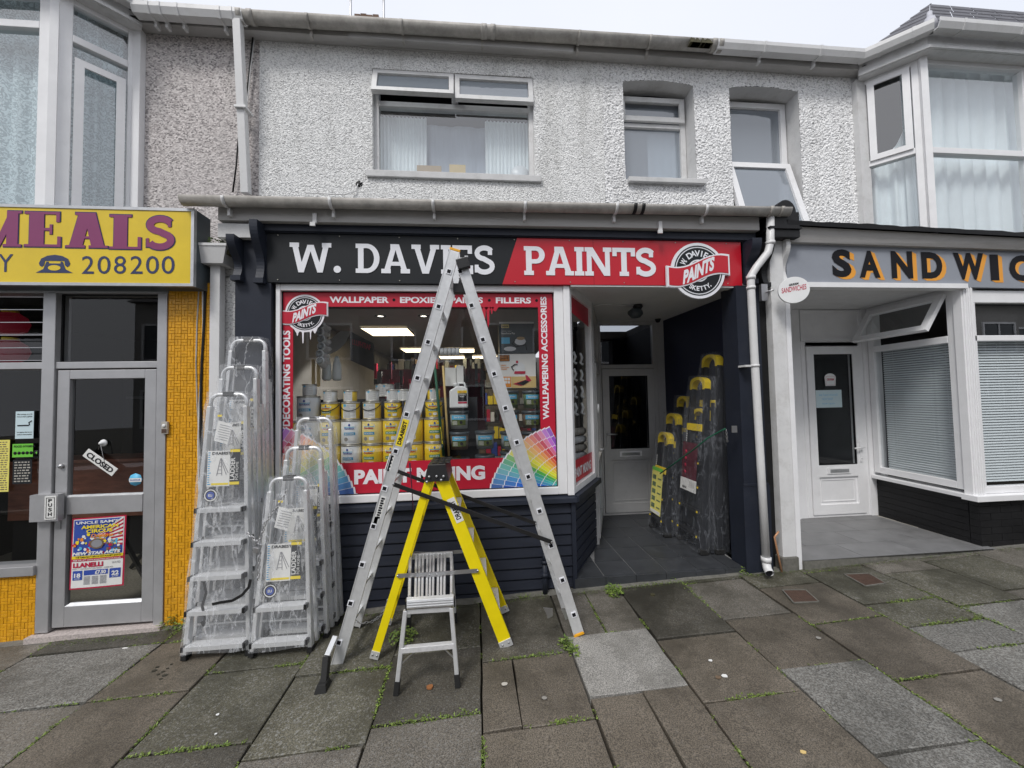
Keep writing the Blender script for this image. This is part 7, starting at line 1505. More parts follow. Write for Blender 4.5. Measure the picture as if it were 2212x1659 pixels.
def silver_ladder(H, wb, wt, nt, label, loc, lean, zcard, seed, yawz=0, ticket=False, slant=0):
    T_ = thing('step_ladder', label, 'step ladder', loc, 'plastic wrapped aluminium step ladders outside the shop'); T_.rotation_euler = (-lean, slant, yawz)
    w = lambda z: (wb+(wt-wb)*min(1, z/H))/2
    for sx in (-1,1):
        m = mb('alu_ladder'); m.bar((sx*w(0),0,.012),(sx*w(H-.09),0,H-.09),.026,.045,(0,1,0)); m.build('front_rail', T_, bevel=.003)
        m = mb('rubber'); m.box(sx*w(0)-.018,sx*w(0)+.018,-.03,.03,0,.035); m.build('foot', T_, bevel=.004)
        m = mb('alu_ladder'); m.bar((sx*(w(0)+.006),.085,.03),(sx*w(H*.86),.06,H*.86),.02,.03,(0,1,0)); m.build('rear_rail', T_)
    m = mb('alu_ladder'); r = .055; wz = w(H-.09); pts = [(-wz,0,H-.13)]+[(-wz+r-r*math.cos(R(a)),0,H-.06+r*math.sin(R(a))) for a in range(0,91,15)]+[(wz-r+r*math.sin(R(a)),0,H-.06+r*math.cos(R(a))) for a in range(0,91,15)]+[(wz,0,H-.13)]; m.tube(pts, .0135, 10); m.build('top_hoop', T_)
    m = mb('black_plastic'); m.box(-.035,.035,-.02,.03,H-.02,H+.015); m.build('hoop_clip', T_, bevel=.003)
    sp = .2235
    for i in range(nt):
        z = .09+i*sp; ww = w(z)-.010; m = mb('alu_rib'); m.box(-ww,ww,-.055,.03,z-.006,z+.006); m.use('alu_ladder').box(-ww,ww,-.060,-.0551,z-.018,z+.008)
        for k in range(5): m.box(-ww,ww,-.048+.016*k,-.042+.016*k,z+.0062,z+.009)
        m.build('tread', T_); m = mb('black_plastic'); m.box(-ww-.012,-ww+.004,-.062,-.01,z-.02,z+.012); m.box(ww-.004,ww+.012,-.062,-.01,z-.02,z+.012); m.build('tread_clips', T_)
    for k in range(max(1,nt-1)):
        z = .18+k*.33; 
        if z < H*.8: m = mb('alu_ladder'); m.bar((-w(z),.08,z),(w(z),.08,z),.02,.012); m.build('rear_brace', T_)
    # card
    if zcard:
        cw, ch = w(zcard)*1.75, .245; y = -.030; x0 = -cw*.42
        m = mb('paper'); m.box(x0,x0+cw*.60,y-.002,y,zcard-ch/2,zcard+ch/2); cd_ = m.build('card', T_)
        m = mb('sign_black'); m.box(x0+cw*.60,x0+cw*.86,y-.0035,y-.001,zcard-ch/2+.005,zcard+ch/2+.01); m.use('ink_yellow').box(x0+cw*.60,x0+cw*.86,y-.0045,y-.0036,zcard-ch/2+.008,zcard-ch/2+.028); m.box(x0+cw*.60,x0+cw*.86,y-.0045,y-.0036,zcard+ch/2-.012,zcard+ch/2+.007); m.use('ink_yellow').box(x0+.03,x0+cw*.57,y-.003,y-.0021,zcard-ch/2+.008,zcard-ch/2+.022)
        m.use('label_blue')
        for k in range(15): m.box(x0+.004,x0+.016+(.008 if k % 5 == 0 else 0),y-.003,y-.0021,zcard-ch/2+.012+k*.0155,zcard-ch/2+.018+k*.0155)
        m.use('ink'); put_text(m, 'DRABEST', (x0+.03,y-.004,zcard+ch/2-.028), X1, Z1, cw*.50, .02, .03)
        m.use('ink_grey'); 
        for (p, q_) in (((.30,.30),(.40,.78)),((.46,.30),(.43,.78)),((.40,.78),(.60,.32)),((.43,.78),(.66,.36))): m.bar((x0+cw*p[0]*.85,y-.0035,zcard-ch/2+ch*p[1]),(x0+cw*q_[0]*.85,y-.0035,zcard-ch/2+ch*q_[1]),.004,.001,(0,1,0))
        for k in range(4): m.bar((x0+cw*(.31+.02*k)*.85,y-.0035,zcard-ch/2+ch*(.36+.10*k)),(x0+cw*(.455-.006*k)*.85,y-.0035,zcard-ch/2+ch*(.36+.10*k)),.003,.001,(0,1,0))
        m.use('paper'); put_text(m, 'LADDER', (x0+cw*.735,y-.006,zcard-ch/2+.04), Z1, -X1, .155, .030, .02); put_text(m, 'FOR HOME', (x0+cw*.83,y-.006,zcard-ch/2+.04), Z1, -X1, .125, .018, .0)
        m.build('card_print', T_)
        zc = zcard-ch/2-.06; xc = x0+.03; m = mb('ink'); m.add([(xc+(.045+.004*(k % 2))*math.cos(k*math.pi/16),y-.003,zc+(.045+.004*(k % 2))*math.sin(k*math.pi/16)) for k in range(32)], [tuple(range(32))]); m.use('paper')
        vs, fs = poly_union(ring(xc,zc,.041,.041,.007,0,360,n=24)); flat(m, vs, fs, lambda x, z, d: Vector((x,y-.004,z))); m.use('ink_blue'); m.add([(xc+.026*math.cos(k*.4),y-.0045,zc+.026*math.sin(k*.4)) for k in range(16)], [tuple(range(16))]); m.use('paper'); put_text(m,'EU',(xc-.013,y-.006,zc-.009),X1,Z1,.026,.018,.03); m.build('round_sticker', T_)
    if ticket: 
        m = mb('paper'); m.prism([(-.07,-.034,H-.33),(.02,-.034,H-.36),(.05,-.034,H-.22),(-.045,-.034,H-.19)], (0,.001,0)); m.use('ink_grey')
        for k in range(7): m.bar((-.055+.004*k,-.0352,H-.315+.016*k),(.02+.004*k,-.0352,H-.335+.016*k),.004,.0006,(0,1,0))
        m.use('ink_yellow').box(-.05,-.02,-.036,-.0345,H-.165,H-.15); m.build('ticket', T_)
    wrap_shell(H+.012, lambda z: w(min(z,H-.09))*(1 if z < H-.05 else .86)+.022, -.07, .115, 'wrap_clear', seed, z0=.055).build('plastic_wrap', T_)
    return T_
def at(x, y): return (x, y, gz(x)+.006)
silver_ladder(2.22,.44,.24,5,'tallest plastic wrapped aluminium step ladder, at the back of the left stack', at(-1.80,-.205), R(3.6), 1.62, 3, slant=0)
silver_ladder(1.99,.42,.23,5,'middle wrapped aluminium step ladder of the left stack', at(-1.785,-.315), R(3.2), 1.45, 2)
silver_ladder(1.785,.405,.235,5,'front wrapped aluminium step ladder of the left stack, with five visible treads', at(-1.78,-.43), R(3.0), 1.26, 1, ticket=True)
silver_ladder(1.57,.40,.24,4,'tallest wrapped aluminium step ladder, at the back of the right stack', at(-1.29,-.185), R(3.5), .93, 6)
silver_ladder(1.36,.385,.235,3,'middle wrapped aluminium step ladder of the right stack', at(-1.30,-.33), R(3.5), .80, 5)
silver_ladder(1.165,.375,.23,2,'shortest wrapped aluminium step ladder at the front of the right stack, with two treads', at(-1.345,-.475), R(4.5), .60, 4, ticket=True)
# ---- chain
def chain(pts, name, label, lk=.030, r=.0032):
    pts = [Vector(p) for p in pts]; T_ = thing(name, label, 'chain', pts[0]); base = None
    d = [0]
    for i in range(1, len(pts)): d.append(d[-1]+(pts[i]-pts[i-1]).length)
    def samp(s_):
        for i in range(1, len(pts)):
            if s_ <= d[i]: f = (s_-d[i-1])/(d[i]-d[i-1]); return pts[i-1].lerp(pts[i], f), (pts[i]-pts[i-1]).normalized()
        return pts[-1], (pts[-1]-pts[-2]).normalized()
    n = int(d[-1]/(lk*.78))
    for k in range(n):
        p, t = samp(k*lk*.78)
        if base is None:
            m = mb('steel'); q = [(0,.0075*math.sin(a),.5*lk*math.cos(a)*(.9)) for a in [2*math.pi*j/10 for j in range(11)]]; m.tube(q, r, 6, cap=False); base = m.build('link', T_); o = base
        else: o = base.copy(); C.objects.link(o); o.parent = T_
        o.location = p-pts[0]; o.rotation_mode = 'QUATERNION'; o.rotation_quaternion = t.to_track_quat('Z','Y') @ Quaternion((0,0,1), math.pi/2*(k % 2))
    return T_
def zc_(x, y): return (384+.4796*x, 685.8+.4796*y)
pts = [P(*zc_(*q), yy) for q, yy in (((490,785),-.50),((450,850),-.52),((395,925),-.53),((365,1015),-.52),((330,985),-.51),((305,965),-.50))]
chain(pts, 'chain', 'steel chain slung between the two stacks of wrapped step ladders')
pts = [P(*zc_(*q), -.53) for q in ((372,1030),(368,1080),(365,1130),(362,1200))]
chain(pts, 'chain', 'loose end of steel chain hanging below the padlock between the ladder stacks')
a = P(*zc_(357,1035), -.545); T_ = thing('padlock', 'small steel padlock on the chain between the two ladder stacks', 'padlock', a, rot=(0,R(15),0)); m = mb('steel'); m.box(-.018,.018,-.01,.01,-.035,.0); m.build('lock_body', T_, bevel=.003); m = mb('steel'); m.tube([(-.011,0,-.002),(-.011,0,.018),(0,0,.028),(.011,0,.018),(.011,0,-.002)], .003, 6); m.build('shackle', T_)
def z4_(x, y): return ((1200+.5727*x)/1.8228, (1850+.5727*y)/1.8228)
pts = [P(*z4_(*q), yy) for q, yy in (((345,1040),-.55),((400,1055),-.54),((460,1045),-.5),((520,1005),-.47),((560,940),-.45),((580,860),-.43))]
chain(pts, 'chain', 'steel chain hanging from the tall ladder to the yellow ladder leg', .026, .0026)
# ---- tall A-frame ladder
yn, yf = -.645, -.27
AL = thing('combination_ladder', 'tall bare aluminium combination ladder opened into an A with black straps', 'ladder', (-.12,-.45,gz(0)))
AO = Vector(AL.location)
def ab(m, name, **k): m.v = [tuple(Vector(v)-AO) for v in m.v]; return m.build(name, AL, **k)
LT, LBt = P(982,543,yn), Vector((-.915,yn,gz(-.9)+.01)); LBt = P(728,1436,yn)
RT, RBt = P(999,575,yn), P(1249,1366,yn)
LTf, LBf = Vector((LT.x,yf,LT.z)), P(768,1352,yf); RTf, RBf = Vector((RT.x+.0,yf-.0,RT.z)), P(1222,1312,yf)
for (t, b_) in ((LT,LBt),(LTf,LBf),(RT,RBt),(RTf,RBf)):
    m = mb('alu_ladder'); off = Vector((0,.006,0)); m.bar(b_,t,.072,.022,(0,1,0)); d_ = (t-b_).normalized(); side = d_.cross(Vector((0,1,0))).normalized()
    ab(m, 'rail', bevel=.004)
    mm = mb('alu_ladder')
    for s_ in (-1,1): mm.bar(b_+side*s_*.0335+Vector((0,-.0125,0)), t+side*s_*.0335+Vector((0,-.0125,0)), .005, .004, (0,1,0))
    ab(mm, 'rail_lip')
m = mb('orange_cap'); d_ = (LT-LBt).normalized(); m.bar(LT, LT+d_*.018, .074, .024, (0,1,0)); ab(m, 'end_cap', bevel=.003); m = mb('orange_cap'); d_ = (RBt-RT).normalized(); m.bar(RBt, RBt+d_*.018, .074, .026, (0,1,0)); m.bar(RBf, RBf+d_*.018, .074, .026, (0,1,0)); ab(m, 'end_cap', bevel=.003)
for side_, (p0, p1, q0, q1) in (('l',((970.2,587.8),(733.7,1385),LTf,LBf)),('r',((994.2,587.8),(1238.6,1325.3),RTf,RBf))):
    a, b_ = P(*p0, yn), P(*p1, yn); s0 = (LT if side_ == 'l' else RT); s1 = (LBt if side_ == 'l' else RBt)
    for k in range(11):
        c_ = a.lerp(b_, k/10); f = (c_-s0).length/(s1-s0).length; e = q0.lerp(q1, f); sd = (s1-s0).normalized()
        m = mb('alu_ladder'); m.bar(c_+Vector((0,.012,0)), e, .028, .028, sd); ab(m, 'rung', bevel=.003)
        fr = Vector((0,-.0165,0)); dx_ = sd.cross(Vector((0,1,0))).normalized(); m = mb('sign_white')
        m.bar(c_+fr, c_+fr+Vector((0,.004,0)), .036, .036, sd); m.use('ink').bar(c_+fr+Vector((0,-.0008,0)), c_+fr, .024, .024, sd); ab(m, 'rung_end')
# hinge blocks
a = P(1000,569,yn-.01); m = mb('black_plastic'); d_ = (RT-RBt).normalized(); m.bar(a-d_*.045+Vector((0,-.01,0)), a+d_*.03+Vector((0,-.01,0)), .085, .05, (0,1,0)); m.bar(Vector((a.x,yf,a.z))-d_*.04, Vector((a.x,yf,a.z))+d_*.03, .08, .04, (0,1,0)); ab(m, 'hinge', bevel=.006)
m = mb('black_plastic'); m.box(LT.x-.015,RT.x+.03,yn+.03,yn+.10,RT.z-.17,RT.z-.11); ab(m, 'hinge_stop')
# straps
for (p0, p1, yy, nm) in (((850,1046),(1192,1171),yn-.03,'near'),((856,1017),(1158,1131),yf-.02,'far')):
    m = mb('black_plastic'); a, b_ = P(*p0,yy), P(*p1,yy); m.bar(a,b_,.028,.006,(0,1,0)); m.use('steel')
    for q in (a,b_): m.lathe([(.008,-.008),(.008,0)], 10, q, 'y')
    ab(m, 'strap', bevel=.002)
# stabiliser foot, hooks, stickers
a = P(724,1376,yn-.02); b_ = P(706,1418,yn-.12); c_ = P(700,1482,yn-.20); m = mb('alu_ladder'); m.bar(a,b_,.03,.03,(0,1,0)); ab(m, 'stabiliser_bar', bevel=.002); m = mb('rubber'); m.bar(b_,c_,.036,.045,(0,1,0)); m.hexa([c_+Vector(q) for q in ((-.04,-.05,-.012),(.03,-.05,-.012),(.03,.05,-.012),(-.04,.05,-.012))],[c_+Vector(q) for q in ((-.028,-.03,.03),(.02,-.03,.03),(.02,.03,.03),(-.028,.03,.03))]); ab(m, 'rubber_foot', bevel=.004)
for p in ((1183,1322),(1221,1415-90)):
    a = P(*p, -.62); m = mb('steel'); m.prism([a+Vector(q) for q in ((-.03,0,.03),(.035,0,.02),(.035,0,-.03),(0,0,-.045),(-.01,0,-.01))], (0,.006,0)); ab(m, 'hook')
ux = (LT-LBt).normalized(); vx = Vector((ux.z,0,-ux.x))
def sticker(p0, p1, wv, mt, text=None, tcol='ink', nm='sticker'):
    a, b_ = P(*p0,yn), P(*p1,yn); L_ = (b_-a).length; y_ = Vector((0,-.0125,0)); m = mb(mt); q = [a-vx*wv/2+y_, a+vx*wv/2+y_, b_+vx*wv/2+y_, b_-vx*wv/2+y_]; m.quad(*q); m.use(tcol)
    if text: put_text(m, text, a+ux*L_*.06+vx*wv*.30+y_+Vector((0,-.001,0)), ux, -vx, L_*.88, wv*.6, .04)
    else:
        for k in range(9): c0 = a.lerp(b_, (k+.5)/9.5); m.quad(*[c0+vx*s_*wv*.32+ux*t*.006+y_+Vector((0,-.001,0)) for s_, t in ((-1,-1),(.6 if k % 2 else 1,-1),(.6 if k % 2 else 1,1),(-1,1))])
    ab(m, nm)
sticker((861.5,963),(878,906),.044,'ink_yellow','DRABEST'); sticker((837.5,1048-42+10),(848.5,981),.038,'paper'); sticker((817,1119),(830,1071),.036,'paper'); sticker((811.5,1128),(814.5,1116),.036,'can_white')
# ---- yellow ladder
yn, yf = -.66, -.29
YL = thing('fibreglass_step_ladder', 'bright yellow fibreglass step ladder standing open under the tall A ladder', 'step ladder', (-.26,-.5,gz(-.2))); AO = Vector(YL.location)
def ab(m, name, **k): m.v = [tuple(Vector(v)-AO) for v in m.v]; return m.build(name, YL, **k)
LTp, LBp = P(928,1034,yn), P(812,1408,yn); RTp, RBp = P(953,1034,yn), P(1090,1384,yn)
LBfp, RBfp = Vector((LBp.x+.0,yf,LBp.z+.005)), P(1084,1312,yf); LTfp, RTfp = Vector((LTp.x,yf-.06,LTp.z)), Vector((RTp.x,yf-.06,RTp.z))
def channel(a, b_, w_, fl, inward, name):
    m = mb('yellow_fibre'); d_ = (a-b_).normalized(); sd = d_.cross(Vector((0,1,0))).normalized(); m.bar(b_, a, w_, .004, (0,1,0))
    for s_ in (-1,1): m.bar(b_+sd*s_*(w_/2-.002)+Vector((0,inward*fl/2,0)), a+sd*s_*(w_/2-.002)+Vector((0,inward*fl/2,0)), .004, fl, (0,1,0))
    ab(m, name, bevel=.0015)
channel(LTp, LBp, .052, .026, 1, 'rear_rail'); channel(LTfp, LBfp, .052, .026, -1, 'rear_rail'); channel(RTp, RBp, .083, .030, 1, 'front_rail'); channel(RTfp, RBfp, .083, .030, -1, 'front_rail')
dR = (RBp-RTp).normalized(); dL = (LBp-LTp).normalized()
for (p, w_, fw, nm) in ((RBp,.088,.01,0),(RBfp,.088,.01,0),(LBp,.056,.01,0),(LBfp,.056,.01,0)):
    d_ = dR if w_ > .06 else dL; m = mb('alu_ladder'); m.bar(p-d_*.005, p+d_*.045, w_, .014, (0,1,0)); ab(m, 'foot_shoe', bevel=.002); m = mb('steel'); 
    for s_ in (-.25,.25): sd = d_.cross(Vector((0,1,0))).normalized(); m.lathe([(.006,-.011),(.006,-.006)], 8, p+d_*.018+sd*w_*s_, 'y')
    ab(m, 'rivets')
L_ = (RBp-RTp).length
for k in range(4):
    f = .20+.215*k; a, b_ = RTp.lerp(RBp, f), RTfp.lerp(RBfp, f); m = mb('alu_rib'); m.box(a.x-.045,a.x+.040,a.y+.006,b_.y-.006,a.z-.012,a.z+.012); ab(m, 'tread', bevel=.002)
for k in range(3):
    f = .3+.27*k; a, b_ = LTp.lerp(LBp, f), LTfp.lerp(LBfp, f); m = mb('alu_ladder'); m.bar(a,b_,.02,.02); ab(m, 'rear_brace')
a, b_ = P(917,1037,yn-.02), P(970,1002,yn-.02); xL, xR = P(920,1020,yn-.02).x, P(966,1020,yn-.02).x; zB, zT = P(945,1040,yn-.02).z, P(945,1004,yn-.02).z
m = mb('black_plastic'); m.hexa([(xL-.012,yn-.025,zB),(xR+.012,yn-.025,zB),(xR+.012,yf-.03,zB),(xL-.012,yf-.03,zB)], [(xL+.012,yn-.01,zT),(xR-.012,yn-.01,zT),(xR-.012,yf-.05,zT),(xL+.012,yf-.05,zT)])
for i in range(3):
    for j in range(3): cx = xL+.035+i*.045; cy = yn+.03+j*.10; m.box(cx,cx+.03,cy,cy+.06,zT+.0005,zT+.006)
ab(m, 'top_cap', bevel=.005); m = mb('steel')
for i, (u, v) in enumerate(((927,1030),(943,1029),(958,1029),(953,1037),(922,1041))): m.lathe([(.008,-.004),(.008,.01)], 8, P(u, v, yn-.03), 'y')
ab(m, 'rivets')
for (p, q, mid, yy) in (((859,1244),(1032,1232.7),(937,1240),yn-.012),((886,1195),(1000,1191),(940,1196),yf+.01)):
    a, b_, c_ = P(*p,yy), P(*q,yy), P(*mid,yy); m = mb('steel'); m.bar(a,c_,.026,.003,(0,1,0)); m.bar(c_,b_,.026,.003,(0,1,0)); m.bar(c_-Vector((.05,.004,0)),c_+Vector((.05,-.004,0)),.032,.003,(0,1,0)); m.lathe([(.007,-.006),(.007,0)], 8, a, 'y'); m.lathe([(.007,-.006),(.007,0)], 8, b_, 'y'); m.lathe([(.006,-.009),(.006,0)], 8, c_+Vector((-.025,0,0)), 'y'); m.lathe([(.006,-.009),(.006,0)], 8, c_+Vector((.02,0,0)), 'y'); ab(m, 'spreader')
f0 = (P(983,1090,yn)-P(1000,1130,yn)).normalized(); a = P(992,1121,yn)+Vector((0,-.004,0)); m = mb('paper'); sd = Vector((-f0.z,0,f0.x)) if f0.z > 0 else Vector((f0.z,0,-f0.x)); sd = f0.cross(Vector((0,1,0))).normalized()
m.quad(a-sd*.026-f0*.02, a+sd*.026-f0*.02, a+sd*.026+f0*.15, a-sd*.026+f0*.15); m.use('ink'); put_text(m, 'DRABEST', a+sd*.017*(-1 if sd.x < 0 else 1)+Vector((0,-.001,0)), f0, -sd if sd.x > 0 else sd, .13, .034, .03); ab(m, 'sticker')
# ---- small hop-up platform
PL = thing('work_platform', 'small aluminium folding work platform with slatted top in front of the yellow ladder', 'platform', (-.3,-.6,gz(-.3))); AO = Vector(PL.location)
def ab(m, name, **k): m.v = [tuple(Vector(v)-AO) for v in m.v]; return m.build(name, PL, **k)
fL, fR = P(856,1500,-.965), P(989,1486,-.965); fL.z = gz(fL.x)+.005; fR.z = gz(fR.x)+.005
tL, tR = P(876,1318,-.93), P(975,1312,-.93)
for a, b_, nm in ((fL,tL,1),(fR,tR,1)):
    m = mb('alu_ladder'); m.bar(a,b_,.024,.030,(0,1,0)); ab(m, 'leg', bevel=.003); m = mb('rubber'); d_ = (b_-a).normalized(); m.bar(a-d_*.004,a+d_*.07,.031,.037,(0,1,0)); ab(m, 'foot', bevel=.003)
m = mb('alu_rib'); f = .52; a, b_ = fL.lerp(tL,f), fR.lerp(tR,f); m.bar(a,b_,.032,.03,(0,0,1)); ab(m, 'lower_bar', bevel=.002)
m = mb('alu_ladder'); a, b_ = fL.lerp(tL,.985), fR.lerp(tR,.985); m.bar(a,b_,.022,.026,(0,0,1)); ab(m, 'upper_bar', bevel=.002)
m = mb('steel'); a = fL.lerp(tL,.33); b_ = fL.lerp(tL,.50).lerp(fR.lerp(tR,.50),.28); m.bar(a,b_,.008,.004,(0,1,0)); a = fR.lerp(tR,.33); b_ = fR.lerp(tR,.50).lerp(fL.lerp(tL,.50),.22); m.bar(a,b_,.008,.004,(0,1,0)); ab(m, 'strut')
zp = .462; x0f, x1f = P(881,1296,-.95).x, P(977,1296,-.95).x; zf = P(930,1296,-.95).z
x0b, x1b = P(884,1197,-.30).x, P(978,1193,-.30).x; zbk = P(930,1197,-.30).z
def pf(s_, t, dz=0): return Vector(((x0f+(x1f-x0f)*s_)*(1-t)+(x0b+(x1b-x0b)*s_)*t, -.945+.645*t, zf*(1-t)+zbk*t+dz))
m = mb('alu_ladder'); m.hexa([pf(-.03,-.015,-.04),pf(1.03,-.015,-.04),pf(1.03,.035,-.04),pf(-.03,.035,-.04)],[pf(-.03,-.01,.006),pf(1.03,-.01,.006),pf(1.03,.035,.012),pf(-.03,.035,.012)])
for k in range(3): z = -.032+.014*k; m.hexa([pf(-.03,-.022,z),pf(1.03,-.022,z),pf(1.03,-.015,z),pf(-.03,-.015,z)],[pf(-.03,-.022,z+.005),pf(1.03,-.022,z+.005),pf(1.03,-.015,z+.005),pf(-.03,-.015,z+.005)])
ab(m, 'front_edge', bevel=.003)
m = mb('black_plastic'); m.hexa([pf(-.06,-.01,-.05),pf(-.03,-.01,-.05),pf(-.03,.04,-.05),pf(-.06,.04,-.05)],[pf(-.06,-.01,.0),pf(-.03,-.01,.0),pf(-.03,.04,.0),pf(-.06,.04,.0)]); m.hexa([pf(1.03,-.01,-.05),pf(1.06,-.01,-.05),pf(1.06,.04,-.05),pf(1.03,.04,-.05)],[pf(1.03,-.01,.0),pf(1.06,-.01,.0),pf(1.06,.04,.0),pf(1.03,.04,.0)]); ab(m, 'end_cap')
for (s0, s1) in ((.0,.055),(.945,1.0)):
    m = mb('alu_ladder'); m.hexa([pf(s0,.035,-.03),pf(s1,.035,-.03),pf(s1,1,-.03),pf(s0,1,-.03)],[pf(s0,.035,.004),pf(s1,.035,.004),pf(s1,1,.004),pf(s0,1,.004)]); ab(m, 'side_rail', bevel=.002)
for (s0, s1) in ((.13,.36),(.385,.60),(.635,.86)):
    for k in range(3):
        a, b_ = s0+(s1-s0)*k/3, s0+(s1-s0)*(k+1)/3-.012; m = mb('alu_ladder'); c_ = (a+b_)/2; m.hexa([pf(a,.04,-.012),pf(b_,.04,-.012),pf(b_,.985,-.012),pf(a,.985,-.012)],[pf(a+.012,.04,.004),pf(b_-.012,.04,.004),pf(b_-.012,.985,.004),pf(a+.012,.985,.004)]); ab(m, 'slat', bevel=.0015)
m = mb('alu_ladder'); m.hexa([pf(0,.985,-.03),pf(1,.985,-.03),pf(1,1.02,-.03),pf(0,1.02,-.03)],[pf(0,.985,.01),pf(1,.985,.01),pf(1,1.02,.01),pf(0,1.02,.01)]); ab(m, 'rear_edge', bevel=.002)
m = mb('steel')
for s_ in (.03,.2,.45,.70,.97):
    for t in (.07,.965): p = pf(s_,t,.006); m.lathe([(.005,0),(.003,.003)], 8, p)
ab(m, 'rivets')
for s_ in (.03,.97):
    m = mb('alu_ladder'); p = pf(s_,.93,-.01); q = Vector((p.x+(-.02 if s_ < .5 else .02), p.y+.02, gz(p.x)+.01)); m.bar(q,p,.024,.030,(0,1,0)); ab(m, 'leg', bevel=.003); m = mb('rubber'); m.bar(q,q.lerp(p,.15),.031,.037,(0,1,0)); ab(m, 'foot')
# ---- wrapped black ladders with yellow tops in the recess
def black_ladder(H, wb, wt, x, y, lean, label, seed, sheet=None, band=True, yb=.74):
    T_ = thing('step_ladder', label, 'step ladder', (x,y,FZ+.002), 'wrapped black step ladders with yellow tops in the doorway recess'); T_.rotation_euler = (-lean, 0, R(-90+0))
    w = lambda z: (wb+(wt-wb)*min(1,z/H))/2
    for sx in (-1,1):
        m = mb('ladder_black'); m.bar((sx*w(0),0,.015),(sx*w(H-.12),0,H-.12),.032,.06,(0,1,0)); m.build('front_rail', T_, bevel=.003); m = mb('rubber'); m.box(sx*w(0)-.026,sx*w(0)+.026,-.04,.045,0,.05); m.build('foot', T_, bevel=.006)
        m = mb('ladder_black'); m.bar((sx*w(0),.09,.02),(sx*w(H*.85),.07,H*.85),.022,.03,(0,1,0)); m.build('rear_rail', T_)
    m = mb('yellow_cap'); wz = w(H-.12)+.012; n = 12; th = .026; o_ = [(-wz,H-.13)]+[(-wz*math.cos(math.pi*k/n)*(1.0), H-.06+.06*math.sin(math.pi*k/n)) for k in range(n+1)]+[(wz,H-.13)]; i_ = [(-wz+th,H-.13)]+[(-(wz-th)*math.cos(math.pi*k/n), H-.115+.085*math.sin(math.pi*k/n)) for k in range(n+1)]+[(wz-th,H-.13)]
    k_ = len(o_); vs = [(x_,-.035,z_) for x_, z_ in o_]+[(x_,-.035,z_) for x_, z_ in i_]+[(x_,.035,z_) for x_, z_ in o_]+[(x_,.035,z_) for x_, z_ in i_]
    fs = []
    for k in range(k_-1): fs += [(k,k+1,k_+k+1,k_+k),(2*k_+k,3*k_+k,3*k_+k+1,2*k_+k+1),(k,2*k_+k,2*k_+k+1,k+1),(k_+k,k_+k+1,3*k_+k+1,3*k_+k)]
    m.add(vs, fs); m.build('top_cap', T_)
    m = mb('black_plastic'); zt = H*yb; m.box(-w(zt)+.02,w(zt)-.02,.01,.03,zt,H-.13) if False else m.box(-w(zt)+.015,w(zt)-.015,-.03,.09,zt-.012,zt+.012)
    if band: m.use('yellow_cap').box(-w(zt)+.01,w(zt)-.01,-.046,-.031,zt-.035,zt+.035)
    m.build('tray', T_)
    nt = int((zt-.3)/.235)+1
    for k in range(nt):
        z = .16+.235*k
        if z < zt-.15: m = mb('black_plastic'); ww = w(z)-.012; m.box(-ww,ww,-.06,.04,z-.02,z+.01); m.use('yellow_cap').box(-ww-.002,-ww+.018,-.064,-.0605,z-.014,z+.004); m.box(ww-.018,ww+.002,-.064,-.0605,z-.014,z+.004); m.build('tread', T_)
    m = mb('can_white')
    for k in range(8): z = H*.60+.024*k; m.lathe([(.009,-.0335),(.009,-.031)], 10, (-w(z)-.0,0,z), 'y')
    for k in range(8): z = H*.60+.024*k; m.lathe([(.009,0),(.009,.003)], 10, (-w(z)-.019,0.0,z), 'x')
    m.build('white_dots', T_)
    m = mb('ladder_black'); m.box(-w(H*.3),w(H*.3),-.022,-.018,H*.12,H*.52); m.build('backing_sheet', T_)
    if sheet == 'yellow':
        m = mb('paper_yellow'); m.box(-w(.4)+.02,w(.4)-.02,-.072,-.070,.20,.72); m.use('green_label').box(-w(.4)+.02,w(.4)-.02,-.0735,-.0722,.68,.72); m.use('tub_green')
        for k in range(5): m.box(-.10,-.02,-.0735,-.0722,.26+.08*k,.31+.08*k); m.box(.02,.10,-.0735,-.0722,.27+.08*k,.285+.08*k)
        m.use('paper').box(-.11,.11,-.0737,-.0722,.205,.24); m.build('info_sheet', T_)
    if sheet == 'pink':
        m = mb('maroon'); m.box(-w(.9)+.02,w(.9)-.02,-.072,-.070,.62,1.05); m.use('paper').box(-w(.7)+.02,w(.7)-.02,-.0735,-.0722,.56,.68); m.use('ink_red')
        for k in range(4): m.lathe([(.02,-.0735),(.02,-.0722)], 12, (-.07,0,.74+.07*k), 'y')
        m.use('ink'); put_text(m, 'MAX', (-.10,-.0745,.575), X1, Z1, .08, .025, .04)
        for k in range(5): m.bar((.02+.02*k,-.0742,.60),(.03+.02*k,-.0742,.66),.003,.0006,(0,1,0))
        m.build('info_sheet', T_)
    wrap_shell(H+.01, lambda z: w(min(z,H-.12))*(1 if z < H-.06 else .8)+.03, -.085, .125, 'wrap_dark', seed, .016, z0=.03).build('plastic_wrap', T_); return T_
black_ladder(1.96,.40,.22,2.30,.48,R(4.2),'tallest wrapped black step ladder with a yellow top, nearest the pilaster in the doorway recess',11)
black_ladder(1.40,.36,.22,2.235,.52,R(4),'half hidden wrapped black step ladder between the two tallest ones in the recess',15,band=False)
black_ladder(1.73,.40,.22,2.145,.49,R(5.5),'second tallest wrapped black step ladder, with a dark red sheet, in the recess',12,'pink',yb=.70)
black_ladder(1.53,.36,.20,2.30,.94,R(3.5),'third tallest wrapped black step ladder, rearmost against the dark blue wall',13)
black_ladder(1.335,.35,.20,2.16,.94,R(4),'fourth tallest wrapped black step ladder, in the middle of the rear row in the recess',14)
black_ladder(1.125,.33,.20,2.03,.935,R(6),'shortest wrapped black step ladder with a yellow information sheet, nearest the white door',16,'yellow',yb=.62)
